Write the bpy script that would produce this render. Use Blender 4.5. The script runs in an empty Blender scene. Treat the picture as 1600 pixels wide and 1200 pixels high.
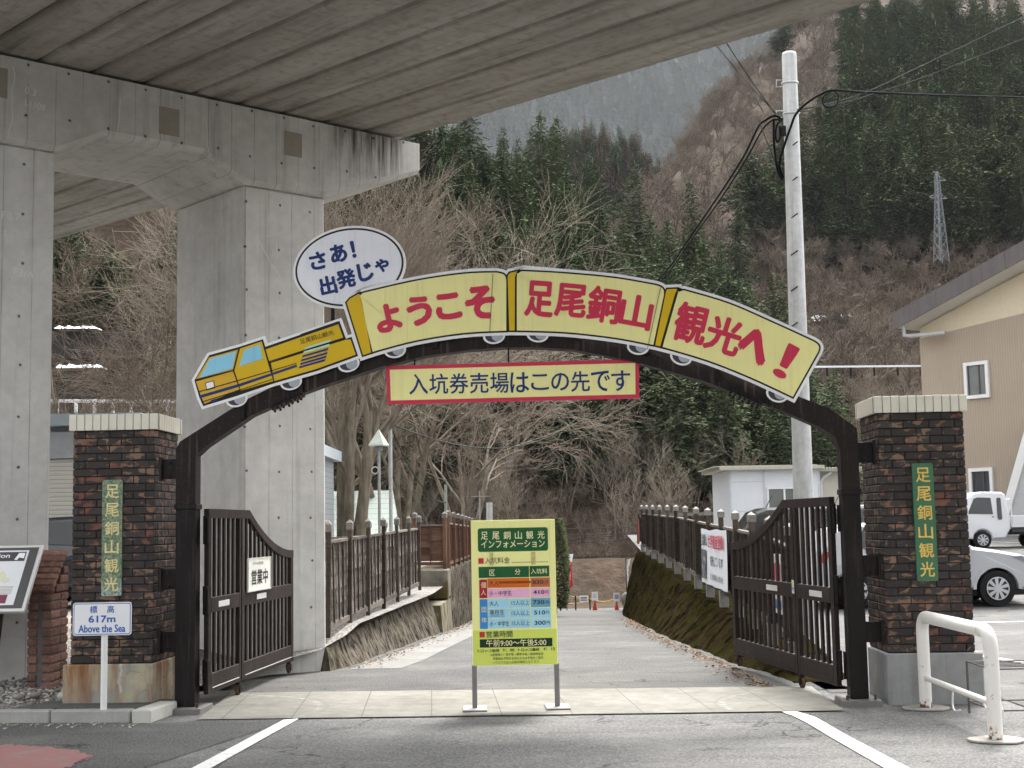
import bpy, bmesh, math, random
import numpy as np
from mathutils import Vector, Matrix, noise as mnoise

SC = bpy.context.scene
COL = SC.collection
R = math.radians
rnd = random.Random(7)

# ------------------------------------------------------------ camera
F, PITCH, ROLL, EYE = 2150.0, 0.1032, 0.0185, 1.6     # focal length in photo pixels, tilt up, roll
cd = bpy.data.cameras.new('camera'); cam = bpy.data.objects.new('camera', cd); COL.objects.link(cam)
cd.sensor_width = 36.0; cd.lens = 36.0 * F / 1600.0; cd.clip_start = 0.1; cd.clip_end = 6000
cam.location = (0, 0, EYE)
cam.rotation_euler = (Matrix.Rotation(R(90) + PITCH, 3, 'X') @ Matrix.Rotation(-ROLL, 3, 'Z')).to_euler()
SC.camera = cam

# ------------------------------------------------------------ sky, sun, exposure
SUN_EL, SUN_AZ = 56.0, 20.0            # high thin-cloud sun, a little right of straight ahead
w = bpy.data.worlds.new('World'); SC.world = w; w.use_nodes = True
nt = w.node_tree; nt.nodes.clear()
sky = nt.nodes.new('ShaderNodeTexSky'); sky.sky_type = 'NISHITA'; sky.sun_disc = False
sky.sun_elevation = R(SUN_EL); sky.sun_rotation = R(SUN_AZ)
sky.air_density = 1.0; sky.dust_density = 6.0; sky.ozone_density = 1.0
hs = nt.nodes.new('ShaderNodeHueSaturation'); hs.inputs['Saturation'].default_value = 0.12   # overcast sky is grey
bg = nt.nodes.new('ShaderNodeBackground'); bg.inputs['Strength'].default_value = 0.15
wo = nt.nodes.new('ShaderNodeOutputWorld')
nt.links.new(sky.outputs[0], hs.inputs['Color']); nt.links.new(hs.outputs[0], bg.inputs[0]); nt.links.new(bg.outputs[0], wo.inputs[0])
sl = bpy.data.lights.new('sun', 'SUN'); sl.energy = 1.0; sl.angle = R(12); sl.color = (1, .97, .92)
so = bpy.data.objects.new('sun', sl); COL.objects.link(so)
_d = Vector((math.sin(R(SUN_AZ)) * math.cos(R(SUN_EL)), math.cos(R(SUN_AZ)) * math.cos(R(SUN_EL)), math.sin(R(SUN_EL))))
so.rotation_euler = (-_d).to_track_quat('-Z', 'Y').to_euler(); so.location = (0, 0, 60)
SC.view_settings.view_transform = 'Standard'; SC.view_settings.look = 'None'
SC.view_settings.exposure = 2.15; SC.view_settings.gamma = 1.0; SC.view_settings.use_curve_mapping = False
SC.cycles.max_bounces = 6; SC.cycles.diffuse_bounces = 4; SC.cycles.glossy_bounces = 3
SC.cycles.transmission_bounces = 4; SC.cycles.volume_bounces = 0; SC.cycles.transparent_max_bounces = 8
SC.cycles.use_denoising = True

# ------------------------------------------------------------ helpers: pixels of the photograph to points of the place
_R0 = Vector((1, 0, 0)); _F0 = Vector((0, math.cos(PITCH), math.sin(PITCH))); _U0 = Vector((0, -math.sin(PITCH), math.cos(PITCH)))
_CR = math.cos(ROLL) * _R0 - math.sin(ROLL) * _U0; _CU = math.sin(ROLL) * _R0 + math.cos(ROLL) * _U0
CAMP = Vector((0, 0, EYE))
def ray(px, py): return _F0 * F + _CR * (px - 800) + _CU * (600 - py)
def at(px, py, Y):
    d = ray(px, py); return CAMP + d * (Y / d.y)
def gnd(px, py, z=0.0):
    d = ray(px, py); return CAMP + d * ((z - EYE) / d.z)
def road_z(y): return -0.033 * max(0.0, min(y, 26.0) - 15.0) - 0.05 * max(0.0, y - 26.0)
def road_pt(px, py):
    p = gnd(px, py)
    for _ in range(40): p = gnd(px, py, road_z(p.y))
    return p
def park_z(y): return 0.03 * max(0.0, y - 23.0)

# ------------------------------------------------------------ helpers: objects
def tag(o, label=None, cat=None, group=None, kind=None):
    if label: o['label'] = label
    if cat: o['category'] = cat
    if group: o['group'] = group
    if kind: o['kind'] = kind
    return o
def empty(name, loc=(0, 0, 0), rz=0.0, label=None, cat=None, group=None):
    o = bpy.data.objects.new(name, None); COL.objects.link(o); o.location = loc; o.rotation_euler = (0, 0, rz)
    o.empty_display_size = .2
    return tag(o, label, cat, group)
def dup(root, loc=None, rz=None, label=None, group=None, scale=None):
    def cp(o, parent):
        c = o.copy(); COL.objects.link(c)
        if parent: c.parent = parent
        for ch in o.children: cp(ch, c)
        return c
    r = cp(root, None)
    if loc is not None: r.location = loc
    if rz is not None: r.rotation_euler = (0, 0, rz)
    if scale is not None: r.scale = scale if hasattr(scale, '__len__') else (scale,) * 3
    if label: r['label'] = label
    if group: r['group'] = group
    return r

class MB:
    """collects faces of one mesh"""
    def __init__(s): s.v = []; s.f = []; s.m = []; s.smooth = []; s.col = None
    def add(s, vs, fs, mi=0, smooth=False):
        b = len(s.v); s.v += [tuple(x) for x in vs]
        for f in fs: s.f.append([b + i for i in f]); s.m.append(mi); s.smooth.append(smooth)
    def box(s, c, d, mi=0, rot=None, bev=0.0):
        hx, hy, hz = d[0] / 2, d[1] / 2, d[2] / 2
        if bev > 0:
            b = min(bev, hx * .9, hy * .9, hz * .9); vs = []
            idx = {}
            for sx in (-1, 1):
                for sy in (-1, 1):
                    for sz in (-1, 1):
                        for a in range(3):
                            p = [sx * (hx - b), sy * (hy - b), sz * (hz - b)]
                            p[a] = (sx * hx, sy * hy, sz * hz)[a]
                            idx[(sx, sy, sz, a)] = len(vs); vs.append(Vector(p))
            fs = []
            for a in range(3):
                o1, o2 = (a + 1) % 3, (a + 2) % 3
                for sg in (-1, 1):
                    q = []
                    for (u, v_) in ((-1, -1), (1, -1), (1, 1), (-1, 1)):
                        k = [0, 0, 0]; k[a] = sg; k[o1] = u; k[o2] = v_; q.append(idx[(k[0], k[1], k[2], a)])
                    fs.append(q if sg > 0 else q[::-1])
            for a in range(3):          # edges along axis a
                o1, o2 = (a + 1) % 3, (a + 2) % 3
                for u in (-1, 1):
                    for v_ in (-1, 1):
                        def k(t, ax):
                            z = [0, 0, 0]; z[a] = t; z[o1] = u; z[o2] = v_; return idx[(z[0], z[1], z[2], ax)]
                        q = [k(-1, o1), k(1, o1), k(1, o2), k(-1, o2)]
                        fs.append(q[::-1] if u * v_ > 0 else q)
            for sx in (-1, 1):
                for sy in (-1, 1):
                    for sz in (-1, 1):
                        q = [idx[(sx, sy, sz, a)] for a in range(3)]
                        fs.append(q if sx * sy * sz > 0 else q[::-1])
        else:
            vs = [Vector((x * hx, y * hy, z * hz)) for x in (-1, 1) for y in (-1, 1) for z in (-1, 1)]
            fs = [[0, 1, 3, 2], [4, 6, 7, 5], [0, 4, 5, 1], [2, 3, 7, 6], [0, 2, 6, 4], [1, 5, 7, 3]]
        c = Vector(c)
        s.add([(rot @ p if rot is not None else p) + c for p in vs], fs, mi)
    def b2(s, p0, p1, mi=0, bev=0.0):
        s.box([(a + b) / 2 for a, b in zip(p0, p1)], [abs(b - a) for a, b in zip(p0, p1)], mi, None, bev)
    def bar(s, a, b, wx, wz, mi=0, up=(0, 0, 1), bev=0.0):
        a = Vector(a); b = Vector(b); d = b - a; L = d.length
        if L < 1e-6: return
        z = d / L; up = Vector(up)
        if abs(z.dot(up)) > .98: up = Vector((1, 0, 0)) if abs(z.x) < .9 else Vector((0, 1, 0))
        x = z.cross(up).normalized(); y = z.cross(x) * -1
        rot = Matrix((x, y, z)).transposed()
        s.box((a + b) / 2, (wx, wz, L), mi, rot, bev)
    def tube(s, pts, rad, n=8, mi=0, caps=True, smooth=True):
        pts = [Vector(p) for p in pts]; k = len(pts)
        rad = rad if hasattr(rad, '__len__') else [rad] * k
        vs = []; prev = None
        for i, p in enumerate(pts):
            t = (pts[min(i + 1, k - 1)] - pts[max(i - 1, 0)])
            t = t.normalized() if t.length > 1e-9 else Vector((0, 0, 1))
            if prev is None:
                u = Vector((0, 0, 1)) if abs(t.z) < .9 else Vector((1, 0, 0))
                x = t.cross(u).normalized()
            else:
                x = (prev - t * prev.dot(t))
                x = x.normalized() if x.length > 1e-6 else t.orthogonal().normalized()
            prev = x; y = t.cross(x)
            for j in range(n):
                a = 2 * math.pi * j / n
                vs.append(p + (x * math.cos(a) + y * math.sin(a)) * rad[i])
        fs = [[i * n + j, i * n + (j + 1) % n, (i + 1) * n + (j + 1) % n, (i + 1) * n + j] for i in range(k - 1) for j in range(n)]
        s.add(vs, fs, mi, smooth)
        if caps:
            s.add(vs[:n], [list(range(n))[::-1]], mi); s.add(vs[-n:], [list(range(n))], mi)
    def disc(s, c, r, axis='y', n=24, mi=0, th=.01, rx=None):
        """a short closed cylinder about axis"""
        c = Vector(c); rx = rx or r; vs = []
        for e in (-th / 2, th / 2):
            for j in range(n):
                a = 2 * math.pi * j / n; u, v_ = rx * math.cos(a), r * math.sin(a)
                vs.append(c + (Vector((u, e, v_)) if axis == 'y' else Vector((e, u, v_)) if axis == 'x' else Vector((u, v_, e))))
        s.add(vs, [[j, (j + 1) % n, n + (j + 1) % n, n + j] for j in range(n)], mi, True)
        s.add(vs[:n], [list(range(n))[::-1]], mi); s.add(vs[n:], [list(range(n))], mi)
    def plate(s, poly, y0, y1, mi=0):
        """polygon in local x,z extruded from y0 to y1"""
        n = len(poly)
        vs = [Vector((p[0], y0, p[1])) for p in poly] + [Vector((p[0], y1, p[1])) for p in poly]
        s.add(vs, [list(range(n)), list(range(n, 2 * n))[::-1]] + [[j, n + j, n + (j + 1) % n, (j + 1) % n] for j in range(n)], mi)
    def prism(s, poly, lo, hi, mi=0):
        """polygon in x,y extruded lo..hi in z"""
        n = len(poly)
        vs = [Vector((p[0], p[1], lo)) for p in poly] + [Vector((p[0], p[1], hi)) for p in poly]
        s.add(vs, [list(range(n))[::-1], list(range(n, 2 * n))] + [[j, (j + 1) % n, n + (j + 1) % n, n + j] for j in range(n)], mi)
    def hexa(s, b4, t4, mi=0):
        s.add(list(b4) + list(t4), [[3, 2, 1, 0], [4, 5, 6, 7]] + [[j, (j + 1) % 4, 4 + (j + 1) % 4, 4 + j] for j in range(4)], mi)
    def build(s, name, mats, parent=None, org=None, loc=None, fix=False):
        me = bpy.data.meshes.new(name)
        vs = s.v
        if org is not None: vs = [(x - org[0], y - org[1], z - org[2]) for x, y, z in vs]
        me.from_pydata(vs, [], s.f)
        mats = mats if isinstance(mats, (list, tuple)) else [mats]
        for m in mats: me.materials.append(m)
        if s.f:
            me.polygons.foreach_set('material_index', s.m); me.polygons.foreach_set('use_smooth', s.smooth)
        if s.col is not None:
            ca = me.color_attributes.new('tone', 'FLOAT_COLOR', 'POINT')
            ca.data.foreach_set('color', np.repeat(np.asarray(s.col, dtype=np.float32)[:, None], 4, 1).ravel())
        if fix:
            bm = bmesh.new(); bm.from_mesh(me); bmesh.ops.recalc_face_normals(bm, faces=bm.faces); bm.to_mesh(me); bm.free()
        me.update()
        o = bpy.data.objects.new(name, me); COL.objects.link(o)
        if parent: o.parent = parent
        if loc is not None: o.location = loc
        elif org is not None and parent is None: o.location = org
        return o

_tc = {}
def glyphs(txt, bold=0.0):
    k = (txt, bold)
    if k not in _tc:
        c = bpy.data.curves.new('t', 'FONT'); c.body = txt; c.offset = bold; c.resolution_u = 3; c.align_x = 'LEFT'
        o = bpy.data.objects.new('t', c); me = o.to_mesh()
        v = np.array([x.co[:] for x in me.vertices]).reshape(-1, 3); f = [list(p.vertices) for p in me.polygons]
        o.to_mesh_clear(); bpy.data.objects.remove(o); bpy.data.curves.remove(c)
        _tc[k] = (v, f)
    return _tc[k]
def put_text(mb, txt, cx, cz, h=None, wid=None, y=0.0, rot=0.0, bold=0.0, mi=0, shear=0.0):
    """text with its bounding box centred on (cx,cz) of the local x,z plane at depth y, h = bbox height, wid = bbox width"""
    if bold > 0:                       # heavier strokes: the same glyphs laid a few times round a small ring
        v, f = glyphs(txt); e = (v.max(0) - v.min(0)); s_ = h / e[1] if h else wid / e[0]; b = bold * s_ * .75
        n = 6
        for i in range(n):
            a = 6.283 * i / n
            put_text(mb, txt, cx + b * math.cos(a), cz + b * math.sin(a), h - 2 * b if h else None, wid - 2 * b if wid else None, y - .00012 * i, rot, 0, mi, shear)
        return
    v, f = glyphs(txt)
    if not len(v): return
    lo, hi = v.min(0), v.max(0); c = (lo + hi) / 2; d = hi - lo
    sz = h / d[1] if h else wid / d[0]; sx = wid / d[0] if wid else sz
    ca, sa = math.cos(rot), math.sin(rot); out = []
    for p in v:
        a, b = (p[0] - c[0]) * sx, (p[1] - c[1]) * sz; a += shear * b
        out.append((cx + a * ca - b * sa, y, cz + a * sa + b * ca))
    mb.add(out, f, mi)

def offset_poly(P, d):
    n = len(P); A = sum(P[i][0] * P[(i + 1) % n][1] - P[(i + 1) % n][0] * P[i][1] for i in range(n))
    sg = 1 if A > 0 else -1; out = []
    for i in range(n):
        p0, p1, p2 = Vector(P[i - 1]), Vector(P[i]), Vector(P[(i + 1) % n])
        e1 = (p1 - p0).normalized(); e2 = (p2 - p1).normalized()
        n1 = Vector((e1.y, -e1.x)) * sg; n2 = Vector((e2.y, -e2.x)) * sg
        m = n1 + n2; k = max(.45, 1 + n1.dot(n2))
        out.append(tuple(p1 + m * (d / k)))
    return out
def rrect(x0, z0, x1, z1, r, n=5):
    o = []
    for cx, cz, a0 in ((x1 - r, z1 - r, 0), (x0 + r, z1 - r, 90), (x0 + r, z0 + r, 180), (x1 - r, z0 + r, 270)):
        for i in range(n + 1):
            a = R(a0 + 90 * i / n); o.append((cx + r * math.cos(a), cz + r * math.sin(a)))
    return o
def smooth_pts(pts, n=6):
    """Catmull-Rom through points"""
    pts = [Vector(p) for p in pts]; out = []
    for i in range(len(pts) - 1):
        p0 = pts[max(i - 1, 0)]; p1 = pts[i]; p2 = pts[i + 1]; p3 = pts[min(i + 2, len(pts) - 1)]
        for j in range(n):
            t = j / n
            out.append(.5 * ((2 * p1) + (p2 - p0) * t + (2 * p0 - 5 * p1 + 4 * p2 - p3) * t * t + (3 * p1 - p0 - 3 * p2 + p3) * t ** 3))
    out.append(pts[-1]); return out

# ------------------------------------------------------------ materials
class N:
    """small node-graph writer"""
    def __init__(s, name, rough=.8, metal=0.0):
        s.mat = bpy.data.materials.new(name); s.mat.use_nodes = True; s.t = s.mat.node_tree
        s.b = s.t.nodes['Principled BSDF']; s.b.inputs['Roughness'].default_value = rough; s.b.inputs['Metallic'].default_value = metal
        if rough >= .8: s.b.inputs['Specular IOR Level'].default_value = .08
        s.co = s.t.nodes.new('ShaderNodeTexCoord').outputs['Object']
    def link(s, a, b): s.t.links.new(a, b)
    def node(s, typ, **kw):
        n = s.t.nodes.new(typ)
        for k, v in kw.items(): setattr(n, k, v)
        return n
    def setin(s, n, i, v):
        if isinstance(v, bpy.types.NodeSocket): s.link(v, n.inputs[i])
        else: n.inputs[i].default_value = v
    def math(s, op, a, b=0.0, c=None, clamp=False):
        n = s.node('ShaderNodeMath', operation=op, use_clamp=clamp); s.setin(n, 0, a); s.setin(n, 1, b)
        if c is not None: s.setin(n, 2, c)
        return n.outputs[0]
    def mapping(s, scale=(1, 1, 1), loc=(0, 0, 0), rot=(0, 0, 0), co=None):
        n = s.node('ShaderNodeMapping'); s.link(co or s.co, n.inputs[0])
        n.inputs['Scale'].default_value = scale; n.inputs['Location'].default_value = loc; n.inputs['Rotation'].default_value = rot
        return n.outputs[0]
    def noise(s, scale=5, detail=4, rough=.55, co=None, dist=0.0):
        n = s.node('ShaderNodeTexNoise'); s.link(co or s.co, n.inputs['Vector'])
        n.inputs['Scale'].default_value = scale; n.inputs['Detail'].default_value = detail; n.inputs['Roughness'].default_value = rough
        n.inputs['Distortion'].default_value = dist
        return n.outputs['Fac']
    def voro(s, scale=5, co=None, feat='F1', out='Distance', rand=1.0):
        n = s.node('ShaderNodeTexVoronoi', feature=feat); s.link(co or s.co, n.inputs['Vector']); n.inputs['Scale'].default_value = scale
        n.inputs['Randomness'].default_value = rand
        return n.outputs[out]
    def ramp(s, fac, stops, interp='LINEAR'):
        n = s.node('ShaderNodeValToRGB'); s.link(fac, n.inputs[0]); r = n.color_ramp; r.interpolation = interp
        while len(r.elements) > 1: r.elements.remove(r.elements[-1])
        for i, (p, c) in enumerate(stops):
            e = r.elements[0] if i == 0 else r.elements.new(p)
            e.position = p; e.color = (c, c, c, 1) if not hasattr(c, '__len__') else (*c, 1)
        return n.outputs['Color']
    def mix(s, fac, a, b, mode='MIX'):
        n = s.node('ShaderNodeMix', data_type='RGBA', blend_type=mode)
        s.setin(n, 0, fac)
        for i, v in ((6, a), (7, b)):
            if isinstance(v, bpy.types.NodeSocket): s.link(v, n.inputs[i])
            else: n.inputs[i].default_value = (*v, 1) if hasattr(v, '__len__') else (v, v, v, 1)
        return n.outputs[2]
    def xyz(s, co=None):
        n = s.node('ShaderNodeSeparateXYZ'); s.link(co or s.co, n.inputs[0]); return n.outputs
    def attr(s, name): return s.node('ShaderNodeAttribute', attribute_name=name).outputs['Fac']
    def objrand(s): return s.node('ShaderNodeObjectInfo').outputs['Random']
    def done(s, color, bump=None, bstr=.3, bdist=.02, rough=None):
        s.setin(s.b, 'Base Color', color if isinstance(color, bpy.types.NodeSocket) else (*color, 1))
        if rough is not None: s.setin(s.b, 'Roughness', rough)
        if bump is not None:
            n = s.node('ShaderNodeBump'); n.inputs['Strength'].default_value = bstr; n.inputs['Distance'].default_value = bdist
            s.link(bump, n.inputs['Height']); s.link(n.outputs[0], s.b.inputs['Normal'])
        return s.mat
_simple = {}
def paint(name, c, rough=.6, metal=0.0, var=.12, scale=6.0, bump=.05):
    """a painted or plain surface with a little wear"""
    if name in _simple: return _simple[name]
    g = N(name, rough, metal); n = g.noise(scale, 6, .65)
    col = g.mix(g.ramp(n, [(.3, 0), (.75, 1)]), tuple(x * (1 - var) for x in c), tuple(min(1, x * (1 + var)) for x in c))
    m = g.done(col, g.noise(scale * 9, 3), bump, .01) if bump else g.done(col)
    _simple[name] = m; return m

def concrete(name, base=.36, tint=(1, .985, .94), boards=0.0, holes=False, streak=.5, dark=(.42, .39, .34), axis=0, wear=1.0):
    g = N(name, .88)
    n1 = g.noise(.9, 6, .6); n2 = g.noise(7, 5, .6); n3 = g.noise(60, 2, .5)
    f = g.math('ADD', g.math('MULTIPLY', n1, .6), g.math('MULTIPLY', n2, .4))
    lo = tuple(base * .80 * t for t in tint); hi = tuple(base * 1.16 * t for t in tint)
    col = g.mix(g.ramp(f, [(.33, 0), (.66, 1)]), lo, hi)
    st = g.noise(1.0, 5, .6, g.mapping((7, 7, .35)))                          # rain streaks run down
    col = g.mix(g.math('MULTIPLY', g.ramp(st, [(.55, 0), (.75, 1)]), streak), col, tuple(base * d for d in dark))
    # thin chalky or dark scratches
    sc = g.voro(1.6, g.mapping((1, 1, .8), co=None), 'DISTANCE_TO_EDGE')
    col = g.mix(g.math('MULTIPLY', g.math('LESS_THAN', sc, .004), .09 * wear), col, (base * 1.3,) * 3)
    bump = g.math('ADD', n2, g.math('MULTIPLY', n3, .5))
    if boards:
        x, y, z = g.xyz(); ax = (x, y, z)[axis]
        a = g.math('ADD', ax, g.math('MULTIPLY', g.noise(.5, 2), .02))
        m = g.math('ABSOLUTE', g.math('SUBTRACT', g.math('FRACT', g.math('DIVIDE', a, boards)), .5))
        ln = g.math('LESS_THAN', m, .009 / boards * .5)
        soft = g.ramp(m, [(0, 1), (.035, 0)])
        brk = g.ramp(g.noise(2.2, 4), [(.35, .15), (.62, 1)])
        col = g.mix(g.math('MULTIPLY', g.math('MULTIPLY', soft, brk), .24), col, tuple(base * .5 * t for t in tint))
        col = g.mix(g.math('MULTIPLY', ln, g.math('MULTIPLY', brk, .5)), col, tuple(base * .25 * t for t in tint))
        bump = g.math('SUBTRACT', bump, g.math('MULTIPLY', ln, .8))
    if holes:                                                                   # shutter tie holes in a grid
        x, y, z = g.xyz(); ax = (x, y, z)[axis]
        jx = g.math('MULTIPLY', g.math('SUBTRACT', g.noise(1.3, 1), .5), .12)
        hx = g.math('MULTIPLY', g.math('SUBTRACT', g.math('FRACT', g.math('DIVIDE', g.math('ADD', ax, jx), .42)), .5), .42)
        hz = g.math('MULTIPLY', g.math('SUBTRACT', g.math('FRACT', g.math('DIVIDE', g.math('ADD', z, jx), .5)), .5), .5)
        d = g.math('SQRT', g.math('ADD', g.math('MULTIPLY', hx, hx), g.math('MULTIPLY', hz, hz)))
        h = g.math('LESS_THAN', d, .014)
        col = g.mix(g.ramp(d, [(0, .45), (.03, .0)]), col, (base * .45,) * 3)
        col = g.mix(g.math('MULTIPLY', h, .85), col, (.05, .047, .042))
        bump = g.math('SUBTRACT', bump, g.math('MULTIPLY', h, 2.0))
    return g.done(col, bump, .35, .012)
# ============================================================ ground sheets
def grid_sheet(name, xs, ys, zf, m, kind='structure', xf=None):
    me = bpy.data.meshes.new(name); vs = []; fs = []
    for j, y in enumerate(ys):
        for i, x in enumerate(xs):
            X = xf(x, y) if xf else x
            vs.append((X, y, zf(X, y)))
    n = len(xs)
    for j in range(len(ys) - 1):
        for i in range(n - 1):
            fs.append((j * n + i, j * n + i + 1, (j + 1) * n + i + 1, (j + 1) * n + i))
    me.from_pydata(vs, [], fs); me.materials.append(m)
    me.polygons.foreach_set('use_smooth', [True] * len(fs)); me.update()
    o = bpy.data.objects.new(name, me); COL.objects.link(o); o['kind'] = kind; return o
def lin(a, b, n): return [a + (b - a) * i / (n - 1) for i in range(n)]

def asphalt(name, base, warm=1.0, speck=.5, patch=.25, cracks=True, pale=(.30, .295, .27)):
    g = N(name, .9)
    n1 = g.noise(.55, 6, .66); n2 = g.noise(3.0, 5, .6); agg = g.noise(58, 2, .6); ag2 = g.voro(110)
    col = g.mix(g.ramp(n1, [(.35, 0), (.68, 1)]), (base * (1 - patch),) * 3, (base * (1 + patch) * warm, base * (1 + patch), base * (1 + patch) * .97 / warm))
    swp = g.noise(1.0, 5, .6, g.mapping((.5, 3.0, 1), rot=(0, 0, .12)))       # tyre-swept streaks across the gate
    col = g.mix(g.math('MULTIPLY', g.ramp(swp, [(.5, 0), (.75, 1)]), .6), col, (base * .55,) * 3)
    pl = g.noise(1.1, 5, .7)
    col = g.mix(g.math('MULTIPLY', g.ramp(pl, [(.55, 0), (.78, 1)]), .4), col, pale)
    col = g.mix(g.math('MULTIPLY', g.ramp(agg, [(.50, 0), (.66, 1)]), speck), col, (base * 2.1, base * 2.05, base * 1.9))
    col = g.mix(g.math('MULTIPLY', g.ramp(agg, [(.33, 1), (.46, 0)]), speck), col, (base * .35,) * 3)
    if cracks:
        wob = g.node('ShaderNodeVectorMath', operation='ADD'); g.link(g.co, wob.inputs[0])
        nz = g.node('ShaderNodeTexNoise'); g.link(g.co, nz.inputs[0]); nz.inputs['Scale'].default_value = 2.5; nz.inputs['Detail'].default_value = 5
        g.link(nz.outputs['Color'], wob.inputs[1])
        e = g.voro(.33, wob.outputs[0], 'DISTANCE_TO_EDGE')
        k = g.math('MULTIPLY', g.ramp(e, [(.0, 1), (.008, 0)]), g.ramp(g.noise(.8, 3), [(.44, 0), (.54, .9)]))
        col = g.mix(k, col, (base * .25,) * 3)
    return g.done(col, g.math('ADD', agg, g.math('MULTIPLY', ag2, .6)), .55, .008)

M_ASPH = asphalt('street_asphalt', .145, 1.01, .5, .26)
M_ROAD = asphalt('approach_asphalt', .095, 1.04, .55, .24, True, (.20, .194, .175))
M_PARK = asphalt('parking_asphalt', .11, 1.03, .3, .15, True, (.31, .30, .28))
grid_sheet('street', lin(-60, 60, 61), lin(-30, 14.6, 60), lambda x, y: -.006, M_ASPH)

# approach road that falls away beyond the gate
RL = [(13.2, -2.6), (15, -2.4), (16.4, -2.16), (17.05, -2.02), (26, -1.45), (33, -1.38), (43, -1.34), (70, -.9)]
RR = [(13.2, 2.6), (14.2, 2.45), (15.9, 2.45), (24.7, 2.41), (44, 3.4), (50, 3.85), (70, 7.0)]
def interp(T, y):
    if y <= T[0][0]: return T[0][1]
    for (a, b), (c, d) in zip(T, T[1:]):
        if y <= c: return b + (d - b) * (y - a) / (c - a)
    return T[-1][1]
grid_sheet('approach_road', lin(-1.25, 1.25, 26), lin(13.35, 70, 70), lambda x, y: road_z(y), M_ROAD,
           xf=lambda t, y: (interp(RL, y) + interp(RR, y)) / 2 + t * (interp(RR, y) - interp(RL, y)) / 2)

# pale concrete strip in the gateway
def apron_mat():
    g = N('apron_concrete', .85); x, y, z = g.xyz()
    n1 = g.noise(.9, 6, .62); n2 = g.noise(6, 5, .65)
    col = g.mix(g.ramp(g.math('ADD', g.math('MULTIPLY', n1, .55), g.math('MULTIPLY', n2, .45)), [(.36, 0), (.64, 1)]), (.14, .134, .116), (.245, .237, .21))
    stain = g.noise(2.2, 6, .7, g.mapping((1, 2.2, 1), loc=(4, 2, 0)))
    col = g.mix(g.math('MULTIPLY', g.ramp(stain, [(.55, 0), (.72, 1)]), .55), col, (.22, .20, .165))
    # swept quarter rings scraped by the gate wheels
    for cx, cy, rr in ((-2.95, 12.6, 1.17), (2.98, 12.3, 1.18)):
        dx = g.math('SUBTRACT', x, cx); dy = g.math('SUBTRACT', y, cy)
        d = g.math('SQRT', g.math('ADD', g.math('MULTIPLY', dx, dx), g.math('MULTIPLY', dy, dy)))
        k = g.math('LESS_THAN', g.math('ABSOLUTE', g.math('SUBTRACT', d, rr)), .03)
        col = g.mix(g.math('MULTIPLY', k, g.ramp(g.noise(5, 4), [(.45, .0), (.65, .35)])), col, (.42, .41, .385))
        k2 = g.math('LESS_THAN', g.math('ABSOLUTE', g.math('SUBTRACT', d, rr + .06)), .012)
        col = g.mix(g.math('MULTIPLY', k2, .3), col, (.15, .14, .12))
    a = g.math('ADD', x, g.math('MULTIPLY', y, .06))
    m = g.math('ABSOLUTE', g.math('SUBTRACT', g.math('FRACT', g.math('DIVIDE', g.math('ADD', a, .32), .60)), .5))
    j = g.math('LESS_THAN', m, .0085)
    col = g.mix(g.math('MULTIPLY', j, .8), col, (.10, .095, .085))
    return g.done(col, g.math('SUBTRACT', n2, j), .3, .01)
ap = MB(); fl, fr_, bl, br = Vector((-2.75, 12.02, 0)), Vector((2.75, 11.84, 0)), Vector((-2.85, 13.95, 0)), Vector((2.85, 13.6, 0))
NX = 40
for k in range(NX):
    t0, t1 = k / NX, (k + 1) / NX
    q = [fl.lerp(fr_, t0), fl.lerp(fr_, t1), bl.lerp(br, t1), bl.lerp(br, t0)]
    ap.add([v + Vector((0, 0, .006)) for v in q], [[0, 1, 2, 3]])
tag(ap.build('gateway_pavement', apron_mat()), kind='structure')

# painted lines and patches on the street
def worn_paint(name, c, wear=.45, scale=9, under=(.2, .2, .19)):
    g = N(name, .75); n = g.noise(scale, 6, .7); sp = g.noise(70, 2, .6)
    f = g.ramp(g.math('ADD', g.math('MULTIPLY', n, .7), g.math('MULTIPLY', sp, .3)), [(.40, 0), (.47, 1)])
    col = g.mix(g.math('MULTIPLY', g.math('SUBTRACT', 1, f), wear * 1.6, clamp=True), c, under)
    return g.done(col, sp, .3, .004)
M_LINE = worn_paint('line_paint', (.74, .74, .71), .35)
def flat_poly(name, pts, z, m, label=None):
    mb = MB(); mb.add([(p[0], p[1], z) for p in pts], [list(range(len(pts)))]); o = mb.build(name, m, fix=False)
    return tag(o, kind='structure')
def px_poly(pts, z=0): return [gnd(a, b, z) for a, b in pts]
flat_poly('asphalt_patch', [(-12, 6), (-3.6, 6), (-1.92, 12.0), (-2.7, 12.02), (-3.1, 11.85), (-12, 12.9)], -.002, asphalt('old_asphalt', .10, 1.0, .6, .2, True, (.22, .21, .2)))
flat_poly('painted_line', px_poly([(443, 1125), (467, 1123), (330, 1200), (250, 1245), (215, 1245), (300, 1200)]), .002, M_LINE)
flat_poly('painted_line', px_poly([(1221, 1112), (1246, 1112), (1275, 1121), (1325, 1150), (1424, 1202), (1500, 1250), (1462, 1250), (1382, 1200), (1300, 1153), (1262, 1130), (1240, 1119)]), .002, M_LINE)
M_RED = worn_paint('red_paving', (.23, .10, .092), .8, 4, (.2, .15, .14))
def jag(pts, k=9, a=3.2):
    r = random.Random(5); o = []
    for (x0, y0), (x1, y1) in zip(pts, pts[1:] + pts[:1]):
        for i in range(k): t = i / k; o.append((x0 + (x1 - x0) * t + r.uniform(-a, a) * 1.6, y0 + (y1 - y0) * t + r.uniform(-a, a) * .55))
    return o
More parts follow.
